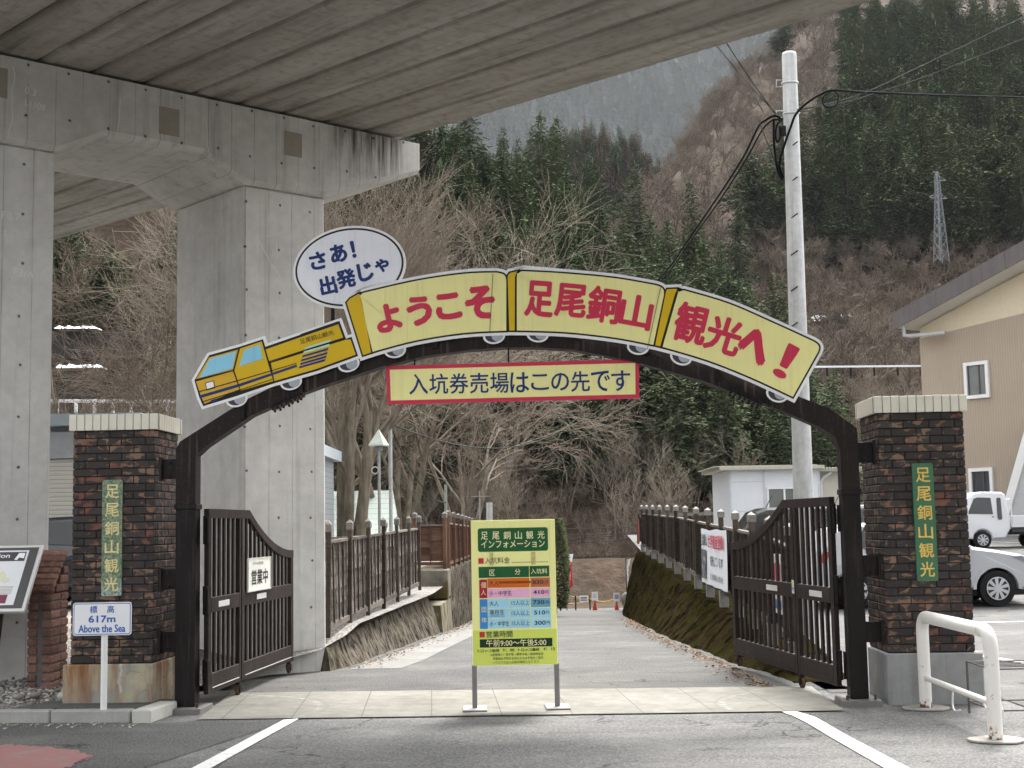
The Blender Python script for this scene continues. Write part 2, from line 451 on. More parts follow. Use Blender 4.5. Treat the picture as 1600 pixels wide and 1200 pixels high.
flat_poly('red_paving', px_poly(jag([(-120, 1163), (0, 1164), (60, 1165), (110, 1172), (148, 1180), (135, 1188), (118, 1192), (95, 1205), (40, 1240), (-200, 1280)])), .002, M_RED)
# light slab strip along the foot of the wall
M_SLAB = concrete('slab_concrete', .19, (1, .98, .92))
sb = MB()
for k in range(12):
    y0 = 16.6 + k * 1.6; y1 = y0 + 1.56
    xa0, xa1 = interp(RL, y0) + .12, interp(RL, y1) + .12
    sb.add([(xa0, y0, road_z(y0) + .005), (xa0 + .62, y0, road_z(y0) + .005), (xa1 + .62, y1, road_z(y1) + .005), (xa1, y1, road_z(y1) + .005)], [[0, 1, 2, 3]])
tag(sb.build('gutter_slabs', M_SLAB), kind='structure')

# car park on the right, higher than the road
WT = [(14.2, 2.93), (17, 3.05), (30, 3.55), (44, 4.1), (62, 5.0)]        # line of the wall top
grid_sheet('parking_lot', [0, .02, .05, .1, .2, .35, .6, 1.0], lin(13.1, 61, 60), lambda x, y: park_z(y), M_PARK, xf=lambda t, y: interp(WT, y) + t * 75)
grid_sheet('parking_lot', lin(4.3, 60, 20), lin(11.6, 13.2, 6), lambda x, y: .003, M_PARK)
for a, b, wd in (((1455, 975), (1600, 972), .1), ((1390, 1003), (1640, 1043), .12), ((1500, 947), (1700, 950), .1), ((1490, 880), (1700, 884), .1)):
    p = Vector((*gnd(*a)[:2], 0)); q = Vector((*gnd(*b)[:2], 0))
    p.z = park_z(p.y) + .01; q.z = park_z(q.y) + .01
    n = Vector((-(q - p).y, (q - p).x, 0)).normalized() * wd / 2
    mb = MB(); mb.add([p - n, p + n, q + n, q - n], [[0, 1, 2, 3]]); tag(mb.build('painted_line', M_LINE), kind='structure')

# yard on the left
def yard_z(x, y): return .05 + .33 * min(1, max(0, (y - 14.5) / 3.5)) + .01 * mnoise.noise((x, y, 0))
def gravel_mat(name, a=(.20, .19, .175), b=(.42, .40, .37)):
    g = N(name, .9); v = g.voro(38, out='Color'); n = g.noise(2, 4)
    s = g.node('ShaderNodeSeparateColor'); g.link(v, s.inputs[0])
    col = g.mix(s.outputs[0], a, b); col = g.mix(g.math('MULTIPLY', g.ramp(n, [(.45, 0), (.7, 1)]), .5), col, (.13, .11, .085))
    d = g.voro(38); col = g.mix(g.ramp(d, [(.3, 0), (.75, .8)]), col, (.06, .055, .05))
    return g.done(col, g.math('SUBTRACT', 1, d), .8, .02)
M_GRAV = gravel_mat('gravel')
grid_sheet('yard', lin(0, 1, 26), lin(14.2, 74, 60), yard_z, M_GRAV, xf=lambda t, y: -60 + t * (interp(RL, y) - .10 + 60) if y > 16.2 else -60 + t * (-2.9 + 60))
# gravel bed between kerb and pillar
kl, kr = gnd(-60, 1119), gnd(240, 1124)
def bed_z(x, y): return .07 + .10 * max(0, min(1, (y - 12.6) / 1.6)) * max(0, min(1, (-3.9 - x) / .9)) + .012 * mnoise.noise((x * 2, y * 2, 1))
grid_sheet('gravel_bed', lin(-12, -3.35, 40), lin(12.25, 15.0, 16), bed_z, M_GRAV)
flat_poly('bed_paving', [(-4.45, 12.30), (-3.1, 12.12), (-3.1, 12.75), (-4.25, 12.8)], .095, asphalt('bed_asphalt', .10, 1, .3, .2, False, (.14, .14, .13)))

# kerb stones: one thing each
M_KERB = concrete('kerb_concrete', .34, (1, .98, .92), streak=.2)
k0, k1 = Vector((-9.0, 12.62, 0)), Vector((-3.30, 12.02, 0))
dk = (k1 - k0) / 8
for i in range(8):
    a, b = k0 + dk * i, k0 + dk * (i + 1); c = (a + b) / 2
    mb = MB(); mb.box((0, 0, .05), (dk.length - .008, .13, .115), bev=.012)
    o = mb.build('kerb_stone', M_KERB, loc=(c.x, c.y, -.005)); o.rotation_euler = (0, 0, math.atan2(dk.y, dk.x) + rnd.uniform(-.004, .004))
    lab = {7: 'kerb stone next to the short pale end stone, in front of the altitude sign post', 6: 'kerb stone in front of the cracked rust-stained pillar base and the loose pebbles'}.get(i, 'weathered kerb stone along the gravel bed below the brick-ended map board')
    tag(o, lab, 'kerb stone', 'kerb stones along the gravel bed')
mb = MB(); mb.box((0, 0, .05), (.17, .62, .12), bev=.012)
o = mb.build('kerb_stone', concrete('kerb_end', .46, (1, .98, .9), streak=.15), loc=(-3.17, 12.24, -.005)); o.rotation_euler = (0, 0, -.13)
tag(o, 'pale end kerb stone turned towards the gate post beside the rust-stained pillar base', 'kerb stone', 'kerb stones along the gravel bed')

# loose stones on the gravel bed
def pebble(mb, c, r, seed):
    rr = random.Random(seed); ico = [(0, 0, 1), (.89, 0, .45), (.28, .85, .45), (-.72, .53, .45), (-.72, -.53, .45), (.28, -.85, .45), (.72, .53, -.45), (-.28, .85, -.45), (-.89, 0, -.45), (-.28, -.85, -.45), (.72, -.53, -.45), (0, 0, -1)]
    fs = [[0, 1, 2], [0, 2, 3], [0, 3, 4], [0, 4, 5], [0, 5, 1], [1, 6, 2], [2, 6, 7], [2, 7, 3], [3, 7, 8], [3, 8, 4], [4, 8, 9], [4, 9, 5], [5, 9, 10], [5, 10, 1], [1, 10, 6], [6, 11, 7], [7, 11, 8], [8, 11, 9], [9, 11, 10], [10, 11, 6]]
    sx, sy, sz = r * rr.uniform(.8, 1.3), r * rr.uniform(.8, 1.3), r * rr.uniform(.5, .8)
    ca, sa = math.cos(seed), math.sin(seed)
    vs = []
    for x, y, z in ico:
        k = rr.uniform(.82, 1.15); a, b = x * sx * k, y * sy * k
        vs.append((c[0] + a * ca - b * sa, c[1] + a * sa + b * ca, c[2] + z * sz * k))
    mb.add(vs, fs, smooth=True)
g = N('pebble_stone', .85); _t = g.attr('tone'); _n = g.noise(25, 4)
M_PEB = g.done(g.mix(g.math('MULTIPLY', _n, .35), g.ramp(_t, [(0, (.10, .10, .095)), (.35, (.22, .21, .195)), (.7, (.38, .37, .34)), (1, (.55, .54, .5))]), (.16, .14, .11)), _n, .3, .01)
mb = MB(); mb.col = []
for i in range(5200):
    x = rnd.uniform(-7.6, -3.5); y = 12.75 + rnd.random() ** 1.2 * 2.3 - .105 * (x + 4.5) * .5
    if x > -4.1 and y < 13.5: continue
    if y < 12.42 - .105 * (x + 4.5): continue
    n0 = len(mb.v); pebble(mb, (x, y, bed_z(x, y) + .006), rnd.choice((.012, .016, .02, .026)), i); mb.col += [rnd.random()] * (len(mb.v) - n0)
for i in range(140):
    x = rnd.uniform(-6.5, -3.2); y = 12.02 - .105 * (x + 3.3) - .12 - abs(rnd.gauss(0, .16))
    n0 = len(mb.v); pebble(mb, (x, y, .004), rnd.uniform(.006, .014), i); mb.col += [rnd.uniform(.5, 1)] * (len(mb.v) - n0)
tag(mb.build('loose_gravel', M_PEB), 'grey and white gravel chips spread behind the kerb', 'gravel', kind='stuff')
for i, (px, py, r, t) in enumerate(((55, 1088, .075, .35), (103, 1090, .10, .8), (130, 1085, .06, .25), (28, 1090, .06, .55), (92, 1070, .07, .6))):
    p = gnd(px, py, .12); mb = MB(); mb.col = []; pebble(mb, (0, 0, 0), r, i + 9); mb.col = [t] * len(mb.v)
    o = mb.build('rock', M_PEB, loc=(p.x, p.y, .13))
    sm = o.modifiers.new('round', 'SUBSURF'); sm.levels = sm.render_levels = 2
    tag(o, ('flat brown-grey rock on the gravel behind the kerb', 'pale cream rock, largest on the gravel by the rusty pillar base', 'dark grey rock beside the pale cream one', 'small mid-grey rock on the gravel near the brick pedestal', 'grey rock on the gravel against the cracked pillar base')[i], 'rock', 'rocks on the gravel bed')

# ============================================================ viaduct over the gate
PIER = CAMP + (Vector((-2.129, 15.693, 0)) - CAMP) * 1.05; PRZ = R(41.5)
br_ = empty('viaduct', PIER, PRZ, 'grey concrete road viaduct with a hammerhead pier crossing over the gate', 'viaduct')
br_.scale = (1.05,) * 3
M_PC = concrete('pier_concrete', .54, (1, .985, .945), .30, True, .35)
M_PC2 = concrete('cap_concrete', .45, (1, .975, .925), .285, True, .55, (.36, .32, .27))
def soffit():
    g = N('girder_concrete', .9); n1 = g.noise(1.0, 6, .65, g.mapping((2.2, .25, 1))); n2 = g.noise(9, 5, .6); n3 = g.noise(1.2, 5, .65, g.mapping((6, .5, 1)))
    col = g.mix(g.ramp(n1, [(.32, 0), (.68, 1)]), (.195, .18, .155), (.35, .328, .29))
    col = g.mix(g.math('MULTIPLY', g.ramp(n3, [(.52, 0), (.72, 1)]), .6), col, (.10, .085, .068))
    wht = g.noise(1.6, 6, .75, g.mapping((1.6, .6, 1), loc=(3, 1, 0)))
    col = g.mix(g.math('MULTIPLY', g.ramp(wht, [(.68, 0), (.76, 1)]), .5), col, (.45, .43, .38))
    col = g.mix(g.math('MULTIPLY', g.ramp(n2, [(.35, 1), (.5, 0)]), .35), col, (.12, .10, .075))
    # darker damp edges next to each joint
    x, y, z = g.xyz(); m = g.math('ABSOLUTE', g.math('SUBTRACT', g.math('FRACT', g.math('DIVIDE', g.math('ADD', x, .02), .568)), .5))
    e = g.math('MULTIPLY', g.ramp(m, [(.36, 0), (.5, 1)]), g.ramp(g.noise(1.5, 4, .6, g.mapping((3, .5, 1))), [(.35, 0), (.6, .75)]))
    col = g.mix(e, col, (.12, .10, .08))
    return g.done(col, n2, .3, .01)
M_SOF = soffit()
M_GAP = paint('joint_dark', (.02, .019, .017), .95)
# columns
for x0, x1 in ((-1.085, -.01), (-4.32, -3.24)):
    mb = MB(); mb.b2((x0, 0, -.6), (x1, 1.55, 5.44), bev=.025); mb.build('column', M_PC, br_)
# pier cap: profile in local x,z, extruded along local y
prof = [(-5.62, 6.29), (-5.62, 5.92), (-4.33, 5.43), (-3.25, 5.43), (-2.76, 5.68), (-1.62, 5.68), (-1.13, 5.43), (-.06, 5.43), (1.31, 5.92), (1.31, 6.29)]
cap = MB()
def profile_ext(mb, pf, y0, y1, ch=.05):
    """profile with a chamfered lower lip on both faces"""
    inn = [(x, z + (ch if z < 6.2 else 0)) for x, z in pf]
    n = len(pf)
    rows = [[Vector((x, y0, z)) for x, z in inn], [Vector((x, y0 + ch, z)) for x, z in pf], [Vector((x, y1 - ch, z)) for x, z in pf], [Vector((x, y1, z)) for x, z in inn]]
    vs = sum(rows, []); fs = []
    for r in range(3):
        for j in range(n - 1): fs.append([r * n + j, (r + 1) * n + j, (r + 1) * n + j + 1, r * n + j + 1])
        fs.append([r * n + n - 1, (r + 1) * n + n - 1, (r + 1) * n, r * n])
    fs.append(list(range(n))); fs.append(list(range(3 * n, 4 * n))[::-1]); mb.add(vs, fs)
profile_ext(cap, prof, -.1, 1.65); cap.build('pier_cap', M_PC2, br_, fix=True)
M_PATCH = paint('repair_mortar', (.26, .235, .195), .9, var=.12, scale=5)
for x0, z0, wd, hh in ((-2.16, 5.80, .235, .30), (-.62, 5.83, .235, .28), (-3.98, 5.86, .2, .3)):
    mb = MB(); mb.b2((x0, -.104, z0), (x0 + wd, -.098, z0 + hh), bev=.002); mb.build('repair_patch', M_PATCH, br_)
# drip stain below the deck end
def stain_mat():
    g = N('water_stain', .95); n = g.noise(1, 6, .7, g.mapping((16, 1, .8))); x, y, z = g.xyz()
    f = g.math('MULTIPLY', g.ramp(n, [(.42, 0), (.62, 1)]), g.ramp(g.math('DIVIDE', g.math('SUBTRACT', z, 5.55), .75), [(0, 0), (.35, .35), (.9, 1)]))
    e = g.math('MULTIPLY', g.math('SUBTRACT', 1, g.math('ABSOLUTE', g.math('DIVIDE', g.math('SUBTRACT', x, .55), .62))), 2.2, clamp=True)
    g.setin(g.b, 'Alpha', g.math('MULTIPLY', g.math('MULTIPLY', f, e), .8)); return g.done((.09, .065, .05))
mb = MB(); mb.add([(-.05, -.103, 5.56), (1.15, -.103, 5.9), (1.15, -.103, 6.29), (-.05, -.103, 6.29)], [[0, 1, 2, 3]]); mb.build('water_stain', stain_mat(), br_)
# chalk inspection marks
M_CHALK = paint('chalk_mark', (.62, .61, .58), .95)
def chalk(pts, wd=.007):
    ch = MB()
    for a, b in zip(pts, pts[1:]):
        d = (Vector((b[0] - a[0], 0, b[1] - a[1]))).normalized(); n = Vector((-d.z, 0, d.x)) * wd / 2
        y = a[2]
        ch.add([(a[0] - n.x, y, a[1] - n.z), (a[0] + n.x, y, a[1] + n.z), (b[0] + n.x, y, b[1] + n.z), (b[0] - n.x, y, b[1] - n.z)], [[0, 1, 2, 3]])
    ch.build('chalk_mark', M_CHALK, br_)
def wob(x0, z0, x1, z1, y, n=9, a=.02, s=0):
    r = random.Random(s); return [(x0 + (x1 - x0) * i / n + r.uniform(-a, a), z0 + (z1 - z0) * i / n, y) for i in range(n + 1)]
chalk(wob(-3.72, 6.2, -3.74, 5.48, -.102, 9, .02, 1)); chalk(wob(-3.83, 5.38, -3.95, 3.9, -.002, 14, .03, 2)); chalk(wob(-2.6, 6.1, -2.62, 5.72, -.102, 6, .01, 3))
chalk(wob(-1.6, 6.05, -1.58, 5.7, -.102, 6, .01, 4)); chalk(wob(-.7, 5.2, -.66, 4.6, -.002, 6, .02, 5)); chalk(wob(-.95, 4.9, -.55, 4.35, -.002, 7, .015, 6)); chalk(wob(-.8, 4.88, -.55, 4.97, -.002, 4, .01, 7))
ch = MB(); put_text(ch, '0.3', -3.55, 5.98, .07, y=-.102, rot=-.1); put_text(ch, 'L1100', -3.5, 5.85, .06, y=-.102, rot=-.1)
ch.build('chalk_writing', M_CHALK, br_); ch = MB(); put_text(ch, 'F0.7', -3.68, 4.72, .08, y=-.002); put_text(ch, 'L1300', -3.62, 4.55, .07, y=-.002); put_text(ch, 'F3(A1)', -3.50, 4.15, .1, y=-.002, rot=-.1)
ch.build('chalk_writing', M_CHALK, br_)
# deck: parallel hollow girders side by side, both spans
GRD = .568; edge_x = 1.101
def girder(x0, x1, y0, y1, z0):
    mb = MB(); c = .03; pf = [(x0 + .006, z0 + c), (x0 + .006 + c, z0), (x1 - .006 - c, z0), (x1 - .006, z0 + c), (x1 - .006, z0 + .75), (x0 + .006, z0 + .75)]
    n = len(pf); k = 10; vs = []
    for i in range(k + 1):
        y = y0 + (y1 - y0) * i / k; cam_ = .048 * (y + .1)
        vs += [(x, y, z + cam_) for x, z in pf]
    fs = [[i * n + j, i * n + (j + 1) % n, (i + 1) * n + (j + 1) % n, (i + 1) * n + j] for i in range(k) for j in range(n)]
    fs += [list(range(n))[::-1], list(range(k * n, (k + 1) * n))]
    mb.add(vs, fs); return mb
ng = 12
for i in range(ng):
    x1 = edge_x - i * GRD; x0 = edge_x - (i + 1) * GRD
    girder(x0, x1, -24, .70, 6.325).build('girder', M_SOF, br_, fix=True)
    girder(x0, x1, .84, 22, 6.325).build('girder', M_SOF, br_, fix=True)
mb = MB()
for i in range(ng): mb.b2((edge_x - (i + .5) * GRD - .17, .05, 6.291), (edge_x - (i + .5) * GRD + .17, .55, 6.359)); mb.b2((edge_x - (i + .5) * GRD - .17, 1.0, 6.291), (edge_x - (i + .5) * GRD + .17, 1.5, 6.385))
mb.build('bearing_pads', M_GAP, br_)
mb = MB()
def slope_box(x0, x1, z0, z1):
    a, b = .048 * -23.9, .048 * 22.1
    mb.hexa([(x0, -24, z0 + a), (x1, -24, z0 + a), (x1, 22, z0 + b), (x0, 22, z0 + b)], [(x0, -24, z1 + a), (x1, -24, z1 + a), (x1, 22, z1 + b), (x0, 22, z1 + b)])
slope_box(edge_x - ng * GRD + .02, edge_x - .01, 7.08, 7.3); slope_box(edge_x - .30, edge_x - .006, 7.301, 8.1); slope_box(edge_x - ng * GRD + .01, edge_x - ng * GRD + .30, 7.301, 8.1)
mb.build('deck_slab', M_PC2, br_)
# ============================================================ gate
def onplane(px, py, org, rz, yo=0.0):
    """local x,z where the sight line through a photo pixel meets the vertical plane y=yo of a thing"""
    org = Vector(org); ex = Vector((math.cos(rz), math.sin(rz), 0)); ey = Vector((-math.sin(rz), math.cos(rz), 0))
    d = ray(px, py); t = ((org + ey * yo - CAMP).dot(ey)) / d.dot(ey); q = CAMP + d * t - org
    return (q.dot(ex), q.z)

# ---- brick pillars
def brick_mat(name, dark, flash, red, amount=.5):
    g = N(name, .6); g.b.inputs['Specular IOR Level'].default_value = .15; t = g.attr('tone'); n = g.noise(8.5, 3, .55, g.mapping((1, 1, 1.7)), .6); n2 = g.noise(30, 4)
    n3 = g.noise(3.1, 2, .5, g.mapping((1, 1, 1), loc=(9, 4, 2)))
    base = g.mix(n2, tuple(d * .6 for d in dark), tuple(d * 1.5 for d in dark))
    base = g.mix(g.ramp(t, [(0, 0), (1, .5)]), base, tuple(d * 2.1 for d in dark))
    thr = g.math('SUBTRACT', n, g.math('MULTIPLY', g.math('SUBTRACT', .5, t), .10))
    f = g.ramp(thr, [(.60 - .1 * amount, 0), (.655 - .1 * amount, 1)])
    col = g.mix(g.math('MULTIPLY', f, .85), base, g.mix(g.ramp(n3, [(.48, 0), (.60, 1)]), flash, red))
    return g.done(col, n2, .25, .004)
M_BRICK = brick_mat('flashed_brick', (.036, .031, .029), (.225, .145, .098), (.18, .075, .05), .60)
M_MORTAR = paint('dark_mortar', (.03, .028, .026), .95, scale=20)
M_CAPB = paint('cream_tile', (.66, .63, .53), .45, var=.10, scale=4)
M_CAPJ = paint('cream_joint', (.30, .28, .24), .9)
PW = .752
def rusty_base():
    g = N('rust_stained_base', .85); n = g.noise(1.0, 6, .65, g.mapping((4, 4, .5))); n2 = g.noise(6, 5); x, y, z = g.xyz()
    col = g.mix(n2, (.20, .20, .18), (.36, .36, .33))
    pa = g.noise(2.6, 4, .6, g.mapping((1, 1, 1), loc=(2, 7, 1)))
    col = g.mix(g.ramp(pa, [(.42, 0), (.62, .85)]), col, (.46, .41, .28))
    f = g.math('MULTIPLY', g.ramp(n, [(.44, 0), (.56, 1)]), g.ramp(g.math('DIVIDE', z, .44), [(0, .4), (1, 1)]))
    col = g.mix(g.math('MULTIPLY', f, .9), col, (.22, .085, .03))
    col = g.mix(g.math('MULTIPLY', g.ramp(n, [(.58, 0), (.68, 1)]), .8), col, (.09, .035, .015))
    w_ = g.node('ShaderNodeVectorMath', operation='ADD'); g.link(g.co, w_.inputs[0]); nz = g.node('ShaderNodeTexNoise'); g.link(g.co, nz.inputs[0]); nz.inputs['Scale'].default_value = 9
    sc_ = g.node('ShaderNodeVectorMath', operation='SCALE'); g.link(nz.outputs['Color'], sc_.inputs[0]); sc_.inputs['Scale'].default_value = .12; g.link(sc_.outputs[0], w_.inputs[1])
    e = g.voro(6.5, w_.outputs[0], 'DISTANCE_TO_EDGE'); ed = g.math('MULTIPLY', g.ramp(e, [(0, 1), (.03, 0)]), g.ramp(g.noise(2.2, 3), [(.46, 0), (.6, .85)]))
    col = g.mix(ed, col, (.045, .04, .035))
    wt = g.ramp(g.math('ABSOLUTE', g.math('ADD', x, g.math('ADD', .285, g.math('MULTIPLY', g.math('SUBTRACT', g.noise(14, 2), .5), .08)))), [(0, .8), (.02, 0)])
    col = g.mix(g.math('MULTIPLY', wt, g.math('GREATER_THAN', z, .18)), col, (.55, .54, .5))
    return g.done(col, g.math('SUBTRACT', n2, ed), .4, .008)
M_BASE_L = rusty_base(); M_BASE_R = concrete('grey_render', .30, (.98, 1, .98), streak=.4)

def brick_faces(mb, x0, x1, y0, y1, z0, z1, course, bl, seed, bed=.009, bev=.004, proud=0):
    """courses of bricks round a rectangular shaft; appends a tone per vertex"""
    r = random.Random(seed); n = round((z1 - z0) / course); ch = (z1 - z0) / n; T = .05
    for k in range(n):
        za, zb = z0 + k * ch + bed / 2, z0 + (k + 1) * ch - bed / 2
        for side in range(4):
            W = (x1 - x0) if side in (0, 2) else (y1 - y0)
            full = (side in (0, 2)) == (k % 2 == 0)
            s0, s1 = (0, W) if full else (T, W - T)
            off = bl * .5 if k % 2 else 0.0
            cuts = [s0]; p = s0 + (bl - off if off else bl) + r.uniform(-.004, .004)
            if not full: p = s0 + bl * (.28 if side in (0, 2) else .78)
            while p < s1 - .05: cuts.append(p); p += bl + r.uniform(-.003, .003)
            cuts.append(s1)
            for a, b in zip(cuts, cuts[1:]):
                a += bed / 2 * (a > s0 + 1e-6); b -= bed / 2 * (b < s1 - 1e-6)
                j = r.uniform(-.0015, .0015) + proud * 0
                n0 = len(mb.v)
                if side == 0: mb.b2((x0 + a, y0 - j, za), (x0 + b, y0 + T, zb), 0, bev)
                elif side == 2: mb.b2((x0 + a, y1 - T, za), (x0 + b, y1 + j, zb), 0, bev)
                elif side == 1: mb.b2((x1 - T, y0 + a, za), (x1 + j, y0 + b, zb), 0, bev)
                else: mb.b2((x0 - j, y0 + a, za), (x0 + T, y0 + b, zb), 0, bev)
                mb.col += [r.random()] * (len(mb.v) - n0)

def pillar(name, org, left, label):
    t = empty(name, org, -.04, label, 'gate pillar', 'brick pillars of the gate')
    x0, x1 = (-PW, 0) if left else (0, PW)
    zb, zt, zc = .4397, 2.5445, 2.692
    mb = MB(); mb.col = []; brick_faces(mb, x0, x1, 0, PW, zb, zt, .0702, .224, 3 if left else 5); mb.build('brick_shaft', M_BRICK, t)
    mb = MB(); mb.b2((x0 + .008, .008, zb - .02), (x1 - .008, PW - .008, zt + .02)); mb.build('mortar_core', M_MORTAR, t)
    o = .035; mb = MB(); r = random.Random(2)
    for side in range(4):
        L = PW + 2 * o; nn = 11; wv = L / nn
        for k in range(nn):
            a, b = k * wv + .004, (k + 1) * wv - .004
            if side == 0: mb.b2((x0 - o + a, -o + r.uniform(0, .002), zt), (x0 - o + b, -o + .03, zc + r.uniform(-.002, .002)), 0, .003)
            elif side == 2: mb.b2((x0 - o + a, PW + o - .03, zt), (x0 - o + b, PW + o, zc), 0, .003)
            elif side == 1 and 0 < k < nn - 1: mb.b2((x1 + o - .03, -o + a, zt), (x1 + o, -o + b, zc), 0, .003)
            elif side == 3 and 0 < k < nn - 1: mb.b2((x0 - o, -o + a, zt), (x0 - o + .03, -o + b, zc), 0, .003)
    mb.b2((x0 - o + .006, -o + .006, zt + .003), (x1 + o - .006, PW + o - .006, zc - .004), 1)
    mb.build('cap', [M_CAPB, M_CAPJ], t)
    mb = MB(); e_in, e_out = .015, .06
    bx0, bx1 = (x0 - e_out, x1 + e_in) if left else (x0 - e_in, x1 + e_out)
    mb.b2((bx0, -.03, -.05), (bx1, PW + .03, zb - .005), bev=.012); mb.build('base', M_BASE_L if left else M_BASE_R, t)
    return t
PL = Vector((-3.280, 12.57, 0)); PR = Vector((3.249, 12.227, 0))
pil_l = pillar('gate_pillar', PL, True, 'brown brick gate pillar with cracked rust-stained base and speckled name plate')
pil_r = pillar('gate_pillar', PR, False, 'brown brick gate pillar with clean grey base beside the white pipe barrier')

# name plates
def plate_mat(name, speck):
    g = N(name, .4); n = g.noise(3, 4); col = g.mix(n, (.025, .10, .05), (.04, .17, .08))
    if speck:
        s = g.noise(55, 3, .7); s2 = g.noise(4, 3)
        col = g.mix(g.math('MULTIPLY', g.ramp(s, [(.48, 0), (.56, 1)]), g.ramp(s2, [(.3, 1), (.65, .35)])), col, (.40, .39, .17))
        x, y, z = g.xyz(); col = g.mix(g.ramp(z, [(.0, 1), (.16, 0)]), col, (.35, .42, .40)); col = g.mix(.28, col, (.30, .34, .28))
        col = g.mix(g.math('MULTIPLY', g.ramp(g.noise(38, 3, .7, g.mapping(loc=(5, 1, 3))), [(.5, 0), (.6, 1)]), .8), col, (.03, .07, .04))
    return g.done(col, n, .1, .003)
M_GOLD = paint('gold_lettering', (.72, .50, .10), .5, var=.2, scale=30)
M_CREAM = paint('cream_lettering', (.72, .62, .28), .55, var=.22, scale=30)
def name_plate(org, quad, mat, lm, label, hgt):
    (xa, za), (xb, zb) = onplane(*quad[0], org, -.04), onplane(*quad[1], org, -.04)
    cx = (xa + xb) / 2; w_ = .185; h = za - zb
    o2 = Vector(org) + Vector((math.cos(-.04), math.sin(-.04), 0)) * cx + Vector((0, 0, zb))
    t = empty('name_plate', o2, -.04, label, 'name plate', 'green name plates on the gate pillars')
    mb = MB(); mb.plate(rrect(-w_ / 2, 0, w_ / 2, h, .02), -.022, .004); mb.build('board', mat, t)
    mb = MB()
    for i, c in enumerate('足尾銅山観光'):
        put_text(mb, c, 0, h * (1 - (i + .62) / 6.25), hgt, .128, -.024, bold=.018)
    mb.build('lettering', lm, t); return t
name_plate(PL, ((166, 750), (186, 931)), plate_mat('speckled_green', True), M_CREAM, 'flaking speckled green name plate above the white altitude sign', .125)
name_plate(PR, ((1437, 724), (1452, 908)), plate_mat('plain_green', False), M_GOLD, 'smooth green name plate with gold characters on the grey-based pillar', .13)

# ---- steel arch
GO = Vector((-.0155, 12.40, 0)); GY = -.05
def G(px, py, yo=0.0): return onplane(px, py, GO, GY, yo)
def steel(name, c, rust=.4, rough=.5):
    g = N(name, rough, .0); g.b.inputs['Specular IOR Level'].default_value = .16; n = g.noise(5, 6, .7); s = g.noise(1, 5, .6, g.mapping((22, 22, 1.2)))
    col = g.mix(g.ramp(n, [(.35, 0), (.7, 1)]), tuple(x * .75 for x in c), tuple(x * 1.25 for x in c))
    col = g.mix(g.math('MULTIPLY', g.ramp(s, [(.55, 0), (.72, 1)]), rust), col, (.115, .085, .07))
    col = g.mix(g.math('MULTIPLY', g.ramp(g.noise(40, 4, .7), [(.6, 0), (.7, 1)]), rust * .9), col, (.14, .07, .04))
    return g.done(col, n, .08, .004)
M_STEEL = steel('black_brown_steel', (.011, .009, .0085), .3, .5)
M_STEEL2 = steel('weathered_arch_steel', (.016, .0115, .010), .8, .55)
M_GATE = steel('brown_gate_paint', (.027, .0195, .017), .35, .55)
M_RUST = paint('rusty_iron', (.11, .065, .045), .85, var=.5, scale=30)
arch = empty('gate_arch', GO, GY, 'dark brown steel arch spanning the gateway between the brick pillars', 'gate arch')
PD = .17
for x0, x1, zt in ((-3.067, -2.885, 1.86), (2.93, 3.09, 1.88)):
    mb = MB(); mb.b2((x0, 0, .045), (x1, PD, zt), bev=.008); mb.b2((x0 - .012, -.012, zt - .05), (x1 + .012, PD + .012, zt - .003), bev=.003); mb.build('post', M_STEEL, arch)
    mb = MB(); mb.b2((x0 - .09, -.13, -.01), (x1 + .09, PD + .12, .045), bev=.004); mb.build('base_plate', M_SLAB, arch)
    for bx in (x0 - .04, x1 + .04):
        mb = MB(); mb.tube([(bx, -.06, .04), (bx, -.06, .085)], .012, 6); mb.build('anchor_bolt', M_RUST, arch)
inner_px = [(305, 787), (305, 712), (322, 697), (393, 649), (471, 615), (509, 601), (602, 571), (665, 556), (730, 547), (787, 543), (840, 543), (894, 546), (981, 562), (1098, 595), (1196, 631), (1235, 647), (1280, 667), (1305, 682), (1319, 705), (1321, 778)]
inn = [G(*p) for p in inner_px]
inn[0] = (-2.885, 1.858); inn[1] = (-2.885, inn[1][1]); inn[-1] = (2.93, 1.878); inn[-2] = (2.93, inn[-2][1])
out = []
th = .175
for i, p in enumerate(inn):
    a = Vector(inn[max(i - 1, 0)]); b = Vector(inn[min(i + 1, len(inn) - 1)]); d = (b - a).normalized(); nrm = Vector((-d.y, d.x))
    out.append(Vector(p) + nrm * th)
out[0] = Vector((-3.067, 1.858)); out[-1] = Vector((3.09, 1.878)); out[1] = Vector((-3.067, 2.36)); out[-2] = Vector((3.09, 2.36))
out[2] = Vector(G(281, 690)); out[3] = Vector(G(383, 625)); out[-3] = Vector(G(1338, 668)); out[-4] = Vector(G(1296, 638))
mb = MB()
for i in range(len(inn) - 1):
    a, b, c, d = inn[i], inn[i + 1], out[i + 1], out[i]
    mb.hexa([(a[0], 0, a[1]), (b[0], 0, b[1]), (b[0], PD, b[1]), (a[0], PD, a[1])], [(d[0], 0, d[1]), (c[0], 0, c[1]), (c[0], PD, c[1]), (d[0], PD, d[1])])
mb.build('arch_beam', M_STEEL2, arch, fix=True)
